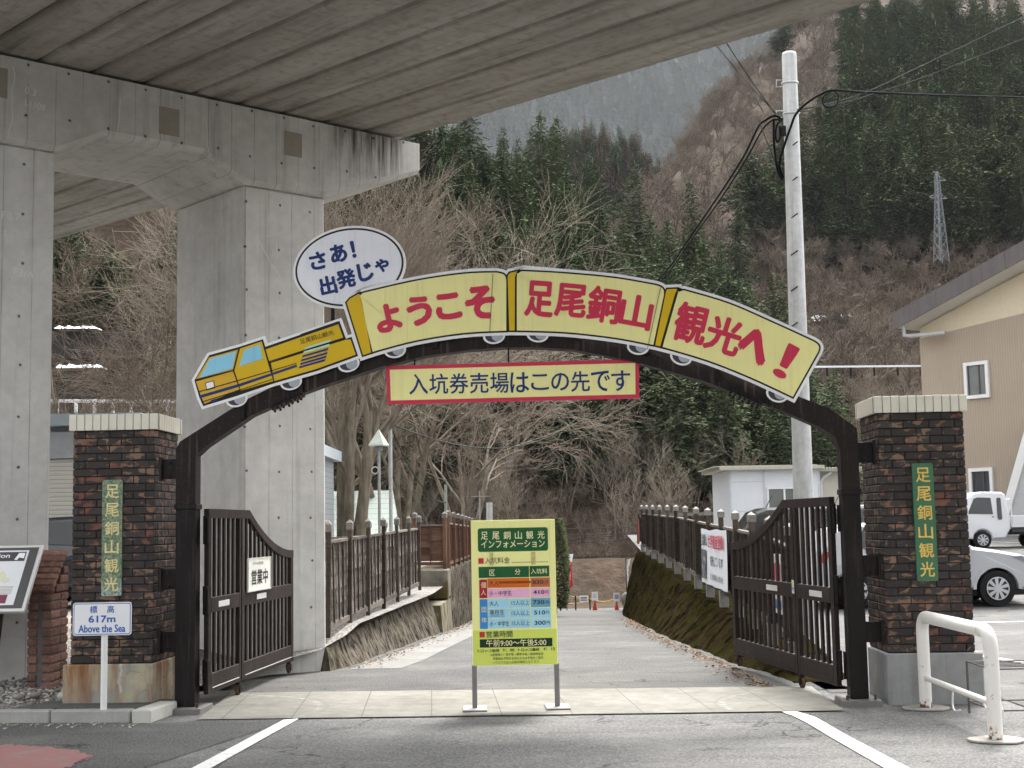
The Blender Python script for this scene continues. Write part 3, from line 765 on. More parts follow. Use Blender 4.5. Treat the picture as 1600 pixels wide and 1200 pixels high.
def splice(i0, n):
    mb = MB()
    pa, pb = Vector(G(*i0[0])), Vector(G(*i0[1])); d = (pb - pa).normalized(); nr = Vector((-d.y, d.x))
    for k in range(n):
        q = pa.lerp(pb, (k + .5) / n)
        for j in (.012, -.035): c = q + nr * j; mb.disc((c.x, -.018, c.y), .013, 'y', 6, 0, .03); mb.tube([(c.x, .05 + .05 * (k % 2), c.y - .0), (c.x, .05 + .05 * (k % 2), c.y - .022)], .012, 6)
    a, b = pa + nr * -.02, pb + nr * -.02
    mb.hexa([(a.x, -.012, a.y), (b.x, -.012, b.y), (b.x, PD + .012, b.y), (a.x, PD + .012, a.y)], [(a.x + nr.x * .05, -.012, a.y + nr.y * .05), (b.x + nr.x * .05, -.012, b.y + nr.y * .05), (b.x + nr.x * .05, PD + .012, b.y + nr.y * .05), (a.x + nr.x * .05, PD + .012, a.y + nr.y * .05)])
    mb.build('splice_plate', M_STEEL, arch)
splice(((422, 636), (470, 614)), 7); splice(((1140, 607), (1190, 630)), 7)
for xs, zs in ((-3.067, (2.18, 1.18, .62)), (3.09, (2.2, 1.2, .62))):
    for z in zs:
        s = -1 if xs < 0 else 1
        mb = MB(); mb.b2((xs, .03, z - .09), (xs + s * .16, .05, z + .09), bev=.003); mb.b2((xs + s * .13, -.01, z - .11), (xs + s * .155, .1, z + .11), bev=.003)
        for dz in (-.06, .06): mb.disc((xs + s * .07, .02, z + dz), .014, 'y', 8, 0, .02)
        mb.build('pillar_bracket', M_STEEL, arch)

# ---- gate leaves
M_PLATE = paint('white_label', (.62, .61, .60), .4)
def gate_leaf(org, dirv, fs, label, L=3.30):
    rz = math.atan2(dirv[1], dirv[0]); t = empty('gate_leaf', org, rz, label, 'gate', 'open leaves of the brown gate')
    T = .045; zb = .13
    def top(s):
        if s <= 1.36: return 1.815
        u = (s - 1.36) / (L - 1.36)
        return 1.815 - .46 * (1 - (1 - u) ** 1.9) * (1 - .05 * u) + .0
    fr = MB()
    def B(s0, s1, z0, z1, tt=T): fr.b2((s0, -tt / 2, z0), (s1, tt / 2, z1), bev=.004)
    B(0, .09, zb, 1.74); B(1.0, 1.055, zb + .001, 1.732); B(1.085, 1.15, zb + .001, 1.733); B(1.056, 1.084, zb + .2, 1.7, .02); B(L - .10, L, zb, top(L) - .06)
    for s0, s1 in ((.091, .999), (1.151, L - .101)):
        B(s0, s1, zb + .002, .31); B(s0, s1, .86, 1.0)
    n = 26; pts = [0, 1.36] + [1.36 + (L - 1.36) * (i + 1) / n for i in range(n)]
    for a, b in zip(pts, pts[1:]):
        za, zb_ = top(a), top(b); h = .085
        fr.hexa([(a, -T / 2 - .002, za - h), (b, -T / 2 - .002, zb_ - h), (b, T / 2 + .002, zb_ - h), (a, T / 2 + .002, za - h)], [(a, -T / 2 - .002, za), (b, -T / 2 - .002, zb_), (b, T / 2 + .002, zb_), (a, T / 2 + .002, za)])
    fr.build('frame', M_GATE, t)
    for s0, s1, nb in ((.09, 1.0, 5), (1.15, L - .10, 11)):
        for k in range(nb):
            s = s0 + (s1 - s0) * (k + 1) / (nb + 1)
            for z0, z1 in ((.305, .865), (.995, top(s) - .075)):
                mb = MB(); mb.b2((s - .024, -.012, z0), (s + .024, .012, z1)); mb.build('bar', M_GATE, t)
    for s0, s1 in ((.12, .98), (1.2, L - .12)):
        mb = MB(); mb.b2((s0, -fs * (T / 2 + .001), .175), (s1, -fs * (T / 2 + .005), .183)); mb.build('trim_strip', M_PLATE if fs > 0 else M_GATE, t)
    for s0, s1 in ((.3, .64), (1.62, 1.98)):
        mb = MB(); mb.b2((s0, -fs * (T / 2 + .0005), .90), (s1, -fs * (T / 2 + .006), .955), bev=.002); mb.build('label_plate', M_PLATE, t)
    for s in (1.03, L - .13):
        mb = MB(); mb.b2((s - .03, -.02, .09), (s + .03, .02, .135)); mb.b2((s - .035, -.026, .05), (s + .035, -.019, .1)); mb.b2((s - .035, .019, .05), (s + .035, .026, .1)); mb.build('wheel_fork', M_STEEL, t)
        mb = MB(); mb.disc((s, 0, .058), .055, 'y', 20, 0, .03); mb.disc((s, 0, .058), .028, 'y', 12, 1, .055); mb.build('wheel', [M_RUST, M_STEEL], t)
    for z in (.32, .98, 1.62):
        mb = MB(); mb.tube([(-.035, 0, z - .13), (-.035, 0, z + .13)], .022, 8); mb.b2((-.10, -.05, z - .12), (-.02, -.036, z + .12)); mb.b2((-.03, -fs * .022, z - .12), (.05, -fs * .031, z + .12)); mb.build('hinge', M_STEEL, t)
    return t, rz
LH = Vector((-2.838, 12.74, 0)); RH = Vector((2.868, 12.47, 0))
leaf_l, lz = gate_leaf(LH, (.0858, .9963), 1, 'brown barred gate leaf carrying the small white open sign', 3.17)
leaf_r, rz_r = gate_leaf(RH, (-.1215, .9926), -1, 'brown barred gate leaf with a yellow and blue sticker, by the white banner')
# open sign wired to the leaf
def leaf_pt(org, rz, px, py): return onplane(px, py, org, rz, 0)
a_, b_ = leaf_pt(LH, lz, 381, 877), leaf_pt(LH, lz, 417, 919)
c_, d_ = leaf_pt(LH, lz, 417, 874), leaf_pt(LH, lz, 381, 923)
x0, x1 = a_[0], b_[0]; z0, z1 = .99, 1.33
osn = empty('open_sign', LH + Vector((math.cos(lz), math.sin(lz), 0)) * x0 + Vector((0, 0, z0)), lz, 'small white sign with black characters hung on the gate bars', 'sign')
W_, H_ = x1 - x0, z1 - z0
mb = MB(); mb.b2((0, -.042, 0), (W_, -.030, H_), bev=.003); mb.build('board', paint('sign_white', (.72, .71, .66), .5), osn)
M_BLACK = paint('black_paint', (.015, .015, .016), .5)
mb = MB(); put_text(mb, '営業中', W_ * .5, H_ * .42, H_ * .46, W_ * .72, -.0445, bold=.03); put_text(mb, '只今の時間', W_ * .42, H_ * .83, H_ * .1, W_ * .45, -.0445); mb.build('lettering', M_BLACK, osn)
mb = MB()
for q in ((0, 0, W_, .012), (0, H_ - .012, W_, H_), (0, .0125, .012, H_ - .0125), (W_ - .012, .0125, W_, H_ - .0125)): mb.b2((q[0], -.048, q[1]), (q[2], -.043, q[3]))
mb.build('frame', paint('sign_frame', (.55, .54, .5), .4), osn)
# sticker on the right leaf
stk = MB(); zz = .98
stk.b2((1.09, .0225, .90), (1.145, .0275, 1.03), 0); stk.add([(1.09, .029, .97), (1.145, .029, .97), (1.145, .029, 1.03)], [[0, 1, 2]], 1); stk.add([(1.09, .029, .915), (1.145, .029, .96), (1.09, .029, .96)], [[0, 1, 2]], 2)
stk.build('sticker', [paint('sticker_white', (.7, .7, .7), .4), paint('sticker_yellow', (.75, .55, .03), .4), paint('sticker_blue', (.05, .13, .5), .4)], leaf_r)
# ============================================================ train-shaped welcome sign on the arch
def P(c, r=.42, v=.05):
    """weathered sign paint: slight fading in patches, faint rain streaks and grime specks"""
    k = 'sign_%02d_%02d_%02d' % tuple(int(x * 99) for x in c)
    if k in _simple: return _simple[k]
    g = N(k, r); g.b.inputs['Specular IOR Level'].default_value = .22; n = g.noise(1.6, 5, .6); s = g.noise(1, 5, .65, g.mapping((26, 26, 1.1))); d = g.noise(60, 3, .7)
    col = g.mix(g.ramp(n, [(.3, 0), (.7, 1)]), tuple(x * (1 - v) for x in c), tuple(min(1, x * (1 + v)) for x in c))
    col = g.mix(g.math('MULTIPLY', g.ramp(s, [(.52, 0), (.74, 1)]), .13), col, (.20, .18, .13))
    col = g.mix(g.math('MULTIPLY', g.ramp(d, [(.66, 0), (.72, 1)]), .18), col, (.15, .13, .10))
    m = g.done(col, n, .05, .01, g.math('MULTIPLY_ADD', n, .3, r - .1)); _simple[k] = m; return m
Y_PALE = P((.88, .83, .36)); Y_DEEP = P((.70, .46, .008)); Y_CAB = P((.66, .40, .03)); C_WHITE = P((.86, .86, .86)); C_BLACK = P((.012, .012, .014)); C_RED = P((.60, .035, .085)); C_NAVY = P((.012, .035, .17)); C_SKY = P((.27, .62, .80)); C_GREY = P((.40, .42, .46)); C_DGREY = P((.05, .05, .06)); C_MINT = P((.50, .78, .66))
SGY = -.05
def gp(poly, yo=SGY): return [G(x, y, yo) for x, y in poly]
def z5(pts): return [(290 + x / 3.2, 340 + y / 3.2) for x, y in pts]
def z6(pts): return [(780 + x / 3.077, 400 + y / 3.077) for x, y in pts]
def layer(name, polys, mats, lev, parent, base=SGY, step=.0025, th=None):
    """flat painted sheets (photo outlines on the sign plane); level sets how proud each lies"""
    mb = MB()
    for i, p in enumerate(polys):
        q = gp(p); y0 = base - lev * step
        mb.plate(q, y0, y0 + (th or step * .9), i if len(mats) > 1 else 0)
    return mb.build(name, mats, parent, fix=True)
ts = empty('welcome_sign', GO + Vector((0, 0, 0)), GY, 'long yellow train-shaped welcome sign with red characters bolted along the arch', 'sign')
# wagons: strip (narrow front face) and main panel
def curve(pts, n=6): return [tuple(p) for p in smooth_pts([Vector((a, b, 0)) for a, b in pts], n)]
def c2(pts, n=6): return [(p[0], p[1]) for p in curve(pts, n)]
W1s = [(541, 473), (547, 466), (560.5, 458.5), (563, 459.5), (566.5, 470), (581.3, 551.6), (567, 556.4)]
W1p = c2([(581.7, 551.2), (561.8, 468.5), (562.6, 461), (567.5, 457)], 4)[:-1] + c2([(567.5, 457), (650, 438.2), (725, 427.2), (776, 425.2)], 5)[:-1] + c2([(776, 425.2), (786, 427.5), (790.8, 432), (792.2, 440)], 3) + [(792.2, 518)] + c2([(792.2, 518), (725, 521.5), (650, 533.2), (581.7, 551.2)], 5)[1:-1]
W2s = z6([(38, 96), (50, 80), (92, 71), (84, 84), (79, 105), (78, 362), (46, 362)])
W2p = c2(z6([(82, 362), (82, 105), (88, 84), (108, 71)]), 4)[:-1] + c2(z6([(108, 71), (300, 81), (550, 104), (752, 138)]), 5)[:-1] + c2(z6([(752, 138), (778, 147), (793, 163), (795, 188)]), 3) + z6([(743, 432)]) + c2(z6([(743, 432), (560, 397), (320, 370), (82, 362)]), 5)[1:-1]
W3s = z6([(799, 170), (806, 158), (855, 156), (858, 160), (846, 190), (776, 439), (746, 432)])
W3p = c2(z6([(781, 440), (852, 192), (862, 172), (888, 163)]), 4)[:-1] + c2(z6([(888, 163), (1100, 226), (1300, 312), (1510, 408)]), 5)[:-1] + c2(z6([(1510, 408), (1532, 423), (1540, 442), (1533, 466)]), 3) + z6([(1412, 682)]) + c2(z6([(1412, 682), (1210, 588), (1000, 505), (781, 440)]), 5)[1:-1]
def wheels(parent, cs, rot, lev0, white=True):
    for cx, cy in cs:
        def el(rx, ry, dx=0): return [(cx + dx + rx * math.cos(a) * math.cos(rot) - ry * math.sin(a) * math.sin(rot), cy + rx * math.cos(a) * math.sin(rot) + ry * math.sin(a) * math.cos(rot)) for a in [2 * math.pi * i / 24 for i in range(24)]]
        mb = MB()
        for poly, mi, lv in ((el(17.5, 12.5), 0, lev0), (el(14, 9.6), 1, lev0 + 1), (el(9, 8.2, 5), 2, lev0 + 2)):
            mb.plate(gp(poly), SGY - lv * .0025, SGY - lv * .0025 + .002, mi)
        mb.build('wheel', [C_WHITE, C_DGREY, C_GREY], parent, fix=True)
LEV = 0
for k, (S, Pn, txt, wl, rot) in enumerate(((W1s, W1p, None, [(617, 547), (772, 525)], -.12), (W2s, W2p, None, [(840, 522.5), (997, 542)], .1), (W3s, W3p, None, [(1064, 558), (1214, 616)], .33))):
    lev = 3 + k * .35
    wheels(ts, wl, rot, k * .02 + .05)
    U = S[:3] + [q for q in Pn if True]
    # silhouette: strip's outer edge then the panel's outline
    sil = [S[-1]] + S[:3] + Pn[Pn.index(max(Pn, key=lambda q: 0)) if False else 3:] if False else None
    sil = ([S[-1], S[0], S[1], S[2]] + Pn[4:]) if k < 2 else ([S[-1], S[0], S[1], S[2]] + Pn[4:])
    ob = layer('wagon_board', [offset_poly(sil, 6.0)], [C_WHITE], lev, ts, th=.02)
    ob['label'] = ('wagon panel nearest the locomotive', 'middle wagon panel', 'last wagon panel with the exclamation mark')[k]
    layer('outline', [offset_poly(sil, 1.6)], [C_BLACK], lev + 1, ob)
    layer('end_face', [offset_poly(S, -1.0)], [Y_DEEP], lev + 2, ob)
    layer('face', [offset_poly(Pn, -1.1)], [Y_PALE], lev + 2, ob)
    mb = MB()
    G4 = ([('よ', 607, 497, 40, 44, -.20), ('う', 655.5, 486, 39, 46, -.15), ('こ', 701, 479, 40, 41, -.10), ('そ', 750, 473, 46, 52, -.04)],
          [('足', 843, 467.5, 44, 56, .10), ('尾', 892, 470, 48, 52, .12), ('銅', 943.5, 476.5, 50, 56, .17), ('山', 994, 487.5, 50, 52, .21)],
          [('観', 1080, 506, 50, 62, .27), ('光', 1131, 524, 54, 56, .33), ('へ', 1178, 541, 48, 52, .42), ('！', 1228, 565, 22, 54, .52)])[k]
    for c, px, py, wpx, hpx, rt in G4:
        x, z = G(px, py, SGY); s = 1 / 172.0
        put_text(mb, c, x, z, hpx * s * 1.03, wpx * s * 1.03, SGY - (lev + 3.2) * .0025, -rt, bold={'！': .03}.get(c, .062) if c in 'ようこそへ！' else .040)
    mb.build('lettering', C_RED, ob)
    if k < 2: layer('panel_seam', [[(770 + k * 262, 428 + k * 20), (770.7 + k * 262, 428 + k * 20), (765.7 + k * 246, 519 + k * 27), (765 + k * 246, 519 + k * 27)]], [C_DGREY], lev + 4.4, ob)
    for px, py in [Pn[6], Pn[len(Pn) // 2]]: pass
# locomotive
body = z5([(50, 815), (122, 692), (268, 652), (385, 614), (397, 652), (560, 596), (768, 524), (800, 612), (828, 602), (858, 690), (660, 762), (440, 826), (250, 890), (92, 938), (74, 898)])
wheels(ts, [(290 + 255 / 3.2, 340 + 907 / 3.2), (290 + 527 / 3.2, 340 + 822 / 3.2), (290 + 815 / 3.2, 340 + 732 / 3.2)], -.28, .05)
lo = layer('locomotive_board', [offset_poly(body, 5.5)], [C_WHITE], 3.2, ts, th=.02); lo['label'] = 'yellow locomotive at the head of the train sign'
layer('outline', [offset_poly(body, 1.3)], [C_BLACK], 4.2, lo)
lb = [z5([(54, 820), (240, 768), (272, 858), (96, 932), (80, 896)]), z5([(246, 766), (274, 656), (382, 620), (420, 752), (440, 818), (278, 866)]), z5([(418, 714), (402, 660), (560, 605), (764, 533), (790, 604), (600, 664), (425, 722)]), z5([(428, 728), (800, 612), (826, 610), (852, 686), (660, 756), (446, 818)]), z5([(54, 808), (120, 700), (264, 660), (238, 762)])]
layer('bodywork', lb, [Y_CAB, Y_DEEP, Y_DEEP, Y_DEEP, Y_CAB], 5.2, lo)
layer('window', [z5([(72, 802), (126, 706), (254, 670), (236, 756)]), z5([(270, 744), (296, 662), (374, 636), (388, 706)])], [C_SKY, C_SKY], 6.2, lo)
layer('headlight', [offset_poly(z5([(104, 830), (140, 820), (146, 850), (110, 860)]), 1.2)], [C_BLACK], 6.2, lo); layer('headlight_lens', [z5([(104, 830), (140, 820), (146, 850), (110, 860)])], [C_WHITE], 7.2, lo)
layer('top_edge', [z5([(575, 584), (768, 518), (772, 532), (580, 597)])], [C_BLACK], 6.2, lo)
st = []
for o in (0,): st += [z5([(70, 890), (268, 832), (556, 736), (560, 746), (272, 846), (74, 904)])]
st += [z5([(x0, y0), (x1, y1), (x1 - 4, y1 + 12), (x0 - 5, y0 + 11)]) for x0, y0, x1, y1 in ((588, 690, 716, 652), (582, 710, 712, 672), (577, 728, 707, 690), (572, 744, 702, 707))]
st += [z5([(128, 914), (160, 904), (162, 918), (132, 924)])]
layer('stripe', st, [C_NAVY] * len(st), 6.2, lo)
layer('louvre', [z5([(x0, y0), (x1, y1), (x1 - 4, y1 + 11), (x0 - 5, y0 + 10)]) for x0, y0, x1, y1 in ((600, 650, 727, 612), (594, 670, 722, 632))], [C_MINT, C_MINT], 6.2, lo)
ln = [z5([(242, 768), (246, 766), (440, 822), (436, 826)][:0] or [(54, 812), (242, 762), (243, 766), (55, 817)]), z5([(238, 766), (242, 765), (278, 864), (274, 866)]), z5([(80, 922), (270, 862), (440, 806), (441, 809), (271, 866), (81, 926)]), z5([(66, 870), (268, 812), (556, 728), (557, 731), (269, 816), (67, 874)]), z5([(416, 720), (560, 674), (800, 598), (801, 602), (561, 678), (417, 724)])]
layer('panel_line', ln, [C_BLACK] * len(ln), 7.4, lo)
mb = MB(); x, z = G(290 + 657 / 3.2, 340 + 598 / 3.2, SGY); put_text(mb, '足尾銅山観光', x, z, None, 175 / 3.2 / 172, SGY - 6.4 * .0025, .26); mb.build('lettering', C_BLACK, lo)
# frame rails that carry the boards behind
mb = MB()
for px, py in ((380, 600), (470, 560), (560, 520), (680, 490), (790, 480), (900, 480), (1010, 500), (1120, 540), (1200, 580)):
    x, z = G(px, py, 0); mb.b2((x - .02, -.030, z - .32), (x + .02, -.001, z + .1))
mb.build('mounting_rail', M_STEEL, ts)
# speech balloon
def bal():
    cx, cy, rx, ry, rt = 545.2, 416.5, 86, 61, -.17
    return [(cx + rx * math.cos(a) * math.cos(rt) - ry * math.sin(a) * math.sin(rt), cy + rx * math.cos(a) * math.sin(rt) + ry * math.sin(a) * math.cos(rt)) for a in [2 * math.pi * i / 56 for i in range(56)]]
bt = empty('speech_balloon_sign', GO, GY, 'white oval speech balloon board with navy characters standing above the train sign', 'sign')
def layer2(name, poly, m, y0, th, par): mb = MB(); mb.plate(gp(poly), y0, y0 + th); return mb.build(name, m, par, fix=True)
layer2('board', offset_poly(bal(), 3.0), C_WHITE, -.020, .02, bt); layer2('outline', offset_poly(bal(), -.6), C_BLACK, -.0225, .002, bt); layer2('face', offset_poly(bal(), -3.6), P((.84, .86, .92)), -.025, .002, bt)
mb = MB()
for c, px, py, wp, hp in (('さ', 497, 407.5, 27, 29), ('あ', 529, 396, 27, 30), ('！', 552, 390, 7, 28), ('出', 513, 446, 27, 31), ('発', 541, 435.5, 31, 31), ('じ', 571, 425, 25, 30), ('ゃ', 597, 415, 23, 22)):
    x, z = G(px, py, -.02); put_text(mb, c, x, z, hp / 172, wp / 172, -.028, .20, bold=.05)
mb.build('lettering', C_NAVY, bt)
mb = MB()
for px, py0, py1 in ((520, 470, 575), (600, 455, 565)):
    x, z0 = G(px, py0, .02); _, z1 = G(px, py1, .02); mb.tube([(x, .02, z0 + .3), (x, .02, z1 - .02)], .018, 8)
mb.build('support_pole', M_STEEL, bt)
# hanging ticket-office banner
hb = empty('hanging_sign', GO, GY, 'red-bordered yellow ticket office sign hanging below the arch', 'sign')
Q = [G(603, 572, .06), G(998.5, 561, .06), G(999, 622, .06), G(605, 632, .06)]
mb = MB(); mb.plate(Q, .06, .085); mb.build('board', C_RED, hb, fix=True)
mb = MB(); mb.plate(offset_poly(Q, -.035), .057, .059); mb.build('face', Y_PALE, hb, fix=True)
mb = MB(); ang = -math.atan2(G(603, 572, .06)[1] - G(998.5, 561, .06)[1], 1) * .5; xs = [(c, 657 + i * 31.6) for i, c in enumerate('入坑券売場はこの先です')]
for i, (c, px) in enumerate(xs):
    x, z = G(px - 3, 600.5 - (px - 643) * .0185 * .9, .06); hh = {'の': .86, 'こ': .78}.get(c, 1)
    put_text(mb, c, x, z, .188 * hh, .172 * (.95 if c in 'のこ' else 1), .055, .0, bold=.014)
mb.build('lettering', C_NAVY, hb)
for px in (648, 795, 942):
    x, z = G(px, 572, .075); mb = MB(); mb.tube([(x, .075, z - .02), (x, .075, z + (.30 if px == 795 else .22))], .008, 6); mb.build('hanger_rod', M_PLATE if px == 942 else M_STEEL, hb)

# ============================================================ information board on two legs
IB = Vector((-.016, 12.33, 0)); IY = 0.035
W, H = .748, 1.275; zb = .385
ib = empty('information_board', IB, IY, 'yellow fare information board on two grey legs standing in the gateway', 'sign')
k = W / 510.0
def X(u): return (u - 312) * k
def Z(v): return zb + (903 - v) * k * .99
mb = MB(); mb.b2((-W / 2, -.02, zb), (W / 2, .02, zb + H), bev=.004); pn = mb.build('panel', P((.86, .84, .34)), ib)
mb = MB(); mb.b2((-W / 2 + .004, -.0213, zb + .003), (W / 2 - .004, -.0203, Z(690))); mb.build('lower_sheet', P((.62, .70, .13)), pn)
def cells(name, rects, m, y=-.0225, r=None):
    mb = MB()
    for u0, v0, u1, v1 in rects:
        if r: mb.plate(rrect(X(u0), Z(v1), X(u1), Z(v0), r), y, y + .0018)
        else: mb.b2((X(u0), y, Z(v1)), (X(u1), y + .0018, Z(v0)))
    return mb.build(name, m, pn)
DG = P((.012, .10, .03)); DGB = P((.01, .035, .018))
cells('title_plate', [(98, 74, 523, 217)], DG, r=.022)
cells('table_head', [(100, 308, 404, 375), (408, 308, 527, 374)], DG)
cells('adult_row', [(152, 379, 405, 436)], P((.62, .13, .012))); cells('adult_fare_cell', [(412, 379, 529, 436)], P((.50, .14, .05)))
cells('child_row', [(152, 441, 406, 497), (412, 441, 529, 497)], P((.80, .42, .62)))
cells('group_row', [(152, 503, 290, 558), (293, 503, 406, 558), (152, 562, 290, 620), (293, 562, 406, 620), (152, 624, 290, 681), (293, 624, 406, 681), (412, 562, 531, 620), (412, 624, 532, 681)], P((.36, .66, .80)))
cells('group_fare_cell', [(412, 502, 530, 557)], P((.13, .36, .50)))
cells('solo_tab', [(102, 384, 149, 497)], P((.40, .015, .04))); cells('group_tab', [(103, 503, 150, 682)], P((.045, .24, .60)))
cells('bullet', [(99, 255, 131, 289), (99, 699, 131, 733)], P((.50, .03, .05)))
cells('hours_plate', [(100, 744, 537, 794)], DGB); cells('rule', [(300, 283, 522, 285.5)], C_DGREY)
cells('tape_residue', [(166, 222, 190, 300), (418, 222, 445, 300)], paint('tape_mark', (.55, .49, .19), .7, var=.3, scale=40)); cells('tape_mark', [(218, 398, 412, 412)], P((.33, .10, .03)))
def txts(name, items, m, y=-.0245):
    mb = MB()
    for s, u, v, wd, hh, b in items: put_text(mb, s, X(u), Z(v), hh * k if hh else None, wd * k if wd else None, y, bold=b)
    return mb.build(name, m, pn)
CRM = P((.80, .76, .42))
it = [(c, 138 + i * 68.7, 119, 43, 48, .018) for i, c in enumerate('足尾銅山観光')] + [('インフォメーション', 310, 172, 386, 46, .018), ('区', 181, 344, 34, 36, .012), ('分', 335, 341, 34, 36, .012), ('入坑料', 465, 340, 100, 33, .014), ('個', 127, 418, 30, 34, .012), ('人', 127, 462, 30, 32, .012), ('団', 128, 566, 28, 32, .012), ('体', 129, 628, 30, 32, .012)]
it[0:0] = []
txts('title_lettering', it, CRM)
txts('hours_lettering', [('午前9:00～午後5:00', 319, 768, 362, 42, .008)], CRM)
bk = [('入坑料金', 214, 270, 152, 38, 0), ('大人', 190, 408, 57, 30, .01), ('小・中学生', 229, 469, 137, 30, .006), ('大人', 189, 530, 56, 29, .006), ('高校生', 207, 583, 88, 31, .006), ('(学校団体のみ)', 206, 607, 88, 12, 0), ('小・中学生', 220, 652, 118, 30, .006), ('15人以上', 349, 528, 108, 31, 0), ('15人以上', 349, 590, 108, 31, 0), ('15人以上', 349, 651, 108, 31, 0),
      ('830', 457, 406, 68, 25, .03), ('410', 461, 467, 68, 25, .03), ('730', 459, 527, 68, 25, .03), ('510', 464, 590, 68, 25, .03), ('300', 465, 652, 68, 25, .03)] + [('円', 509 + i * 1.2, 408 + i * 61, 17, 22, .01) for i in range(5)] + \
     [('営業時間', 218, 715, 158, 40, .008), ('トロッコ始発', 152, 813, 132, 20, .02), ('9：00', 272, 811, 72, 17, .02), ('トロッコ最終', 394, 811, 130, 20, .02), ('4：15', 516, 809, 70, 17, .02),
      ('※身体障がい者手帳・療育手帳・精神障害者', 322, 838, 318, 17, .0), ('保健福祉手帳をお持ちの方は手帳をご提示', 328, 861, 304, 17, .0), ('いただければ入坑料が無料になります。', 318, 884, 284, 17, .0)]
txts('body_lettering', bk, paint('board_ink', (.025, .03, .03), .5, bump=0))
M_LEG = paint('grey_leg', (.17, .165, .16), .5, var=.15)
for px in (742, 871):
    x = onplane(px, 1100, IB, IY)[0]
    mb = MB(); mb.b2((x - .022, -.012, .022), (x + .022, .018, zb + .01), bev=.004); mb.build('leg', M_LEG, ib)
    mb = MB(); mb.b2((x - .105, -.16, .008), (x + .105, .17, .022), bev=.004); mb.build('foot_plate', paint('foot_steel', (.24, .23, .22), .5, var=.2), ib)

# ============================================================ altitude sign
ap_ = gnd(162, 1107, .11)
as_ = empty('altitude_sign', (ap_.x, ap_.y, .1), -.02, 'white altitude sign reading 617m on a white post by the pillar base', 'sign')
M_WP = paint('white_post_paint', (.74, .74, .73), .4, var=.06); C_BLUE = P((.02, .11, .42))
def A(px, py): return onplane(px, py, (ap_.x, ap_.y, .1), -.02, -.03)
tl, brp = A(114.5, 942), A(205.5, 992)
mb = MB(); mb.tube([(0, 0, -.05), (0, 0, tl[1] - .02)], .028, 14); mb.build('post', M_WP, as_)
x0, x1, z0, z1 = tl[0], brp[0], brp[1], tl[1]
mb = MB(); mb.plate(rrect(x0, z0, x1, z1, .025), -.036, -.028); pb = mb.build('board', M_WP, as_)
mb = MB(); mb.plate(rrect(x0 + .008, z0 + .008, x1 - .008, z1 - .008, .02), -.0372, -.0362); mb.build('border', C_BLUE, pb)
mb = MB(); mb.plate(rrect(x0 + .014, z0 + .014, x1 - .014, z1 - .014, .016), -.0386, -.0374); mb.build('face', paint('sign_face_white', (.76, .77, .79), .35, var=.03, bump=0), pb)
wd = x1 - x0; hh = z1 - z0; cx = (x0 + x1) / 2
mb = MB(); yy = -.0402
put_text(mb, '標', cx - wd * .145, z0 + hh * .79, hh * .225, None, yy, .0, .014); put_text(mb, '高', cx + wd * .145, z0 + hh * .79, hh * .225, None, yy, .0, .014)
put_text(mb, '617m', cx, z0 + hh * .50, hh * .22, wd * .46, yy, 0, .035); put_text(mb, 'Above the Sea', cx, z0 + hh * .21, hh * .235, wd * .80, yy, 0, .025)
mb.build('lettering', C_BLUE, pb)

# ============================================================ tilted map board and its brick pedestal
def split_brick():
    g = N('split_face_brick', .9); t = g.attr('tone'); n = g.noise(18, 5, .65); n2 = g.noise(60, 3)
    c = g.mix(t, (.14, .075, .06), (.27, .15, .115)); c = g.mix(g.math('MULTIPLY', g.ramp(n, [(.5, 0), (.75, 1)]), .5), c, (.38, .26, .2)); c = g.mix(g.math('MULTIPLY', g.ramp(n, [(.3, 1), (.45, 0)]), .6), c, (.06, .04, .038))
    return g.done(c, g.math('ADD', n, g.math('MULTIPLY', n2, .4)), .8, .02)
M_SPLIT = split_brick()
pdx, pdy = gnd(41, 1075, .13)[:2]; pdw = .235; pdd = .5
pd = empty('brick_pedestal', (pdx, pdy, .1), 0, 'low red-brown split brick pedestal with sloping top behind the map board', 'pedestal')
mb = MB(); mb.col = []; r = random.Random(4); zf, zk = .92, 1.31; c = .0855
nz = 11
for kz in range(nz):
    z0 = kz * c; z1 = z0 + c - .012
    for (xa, xb) in ((0, .098), (.138, pdw)):
        n0 = len(mb.v); mb.b2((xa + r.uniform(-.004, .004), r.uniform(-.008, .004), z0), (xb + r.uniform(-.003, .006), pdd * .55, z1), 0, .012); mb.col += [r.random()] * (len(mb.v) - n0)
    n0 = len(mb.v); mb.b2((.0, pdd * .56, z0), (pdw + r.uniform(-.003, .006), pdd, z1), 0, .012); mb.col += [r.random()] * (len(mb.v) - n0)
for kz in range(4):                                   # stepped courses under the slope
    z0 = nz * c + kz * c; ys = .05 + (kz + .9) * pdd / 4.6
    if ys < pdd - .05:
        n0 = len(mb.v); mb.b2((.0, ys, z0), (pdw, pdd, z0 + c - .012), 0, .01); mb.col += [r.random()] * (len(mb.v) - n0)
sl_a = Vector((0, -.01, nz * c + .0)); sl_b = Vector((0, pdd - .06, nz * c + .40)); dv = (sl_b - sl_a)
for kz in range(7):
    p0 = sl_a + dv * (kz / 7); p1 = sl_a + dv * ((kz + .93) / 7); m_ = (p0 + p1) / 2
    ang = math.atan2(dv.z, dv.y); n0 = len(mb.v)
    mb.box((pdw / 2 - .01, m_.y, m_.z), (pdw + .03 + r.uniform(-.01, .01), (p1 - p0).length, .055), 0, Matrix.Rotation(ang, 3, 'X'), .01); mb.col += [r.random()] * (len(mb.v) - n0)
mb.build('brickwork', M_SPLIT, pd)
mb = MB(); mb.b2((.012, .012, 0), (pdw - .012, pdd - .012, nz * c - .015)); mb.build('mortar_core', paint('grey_mortar', (.13, .13, .13), .9), pd)
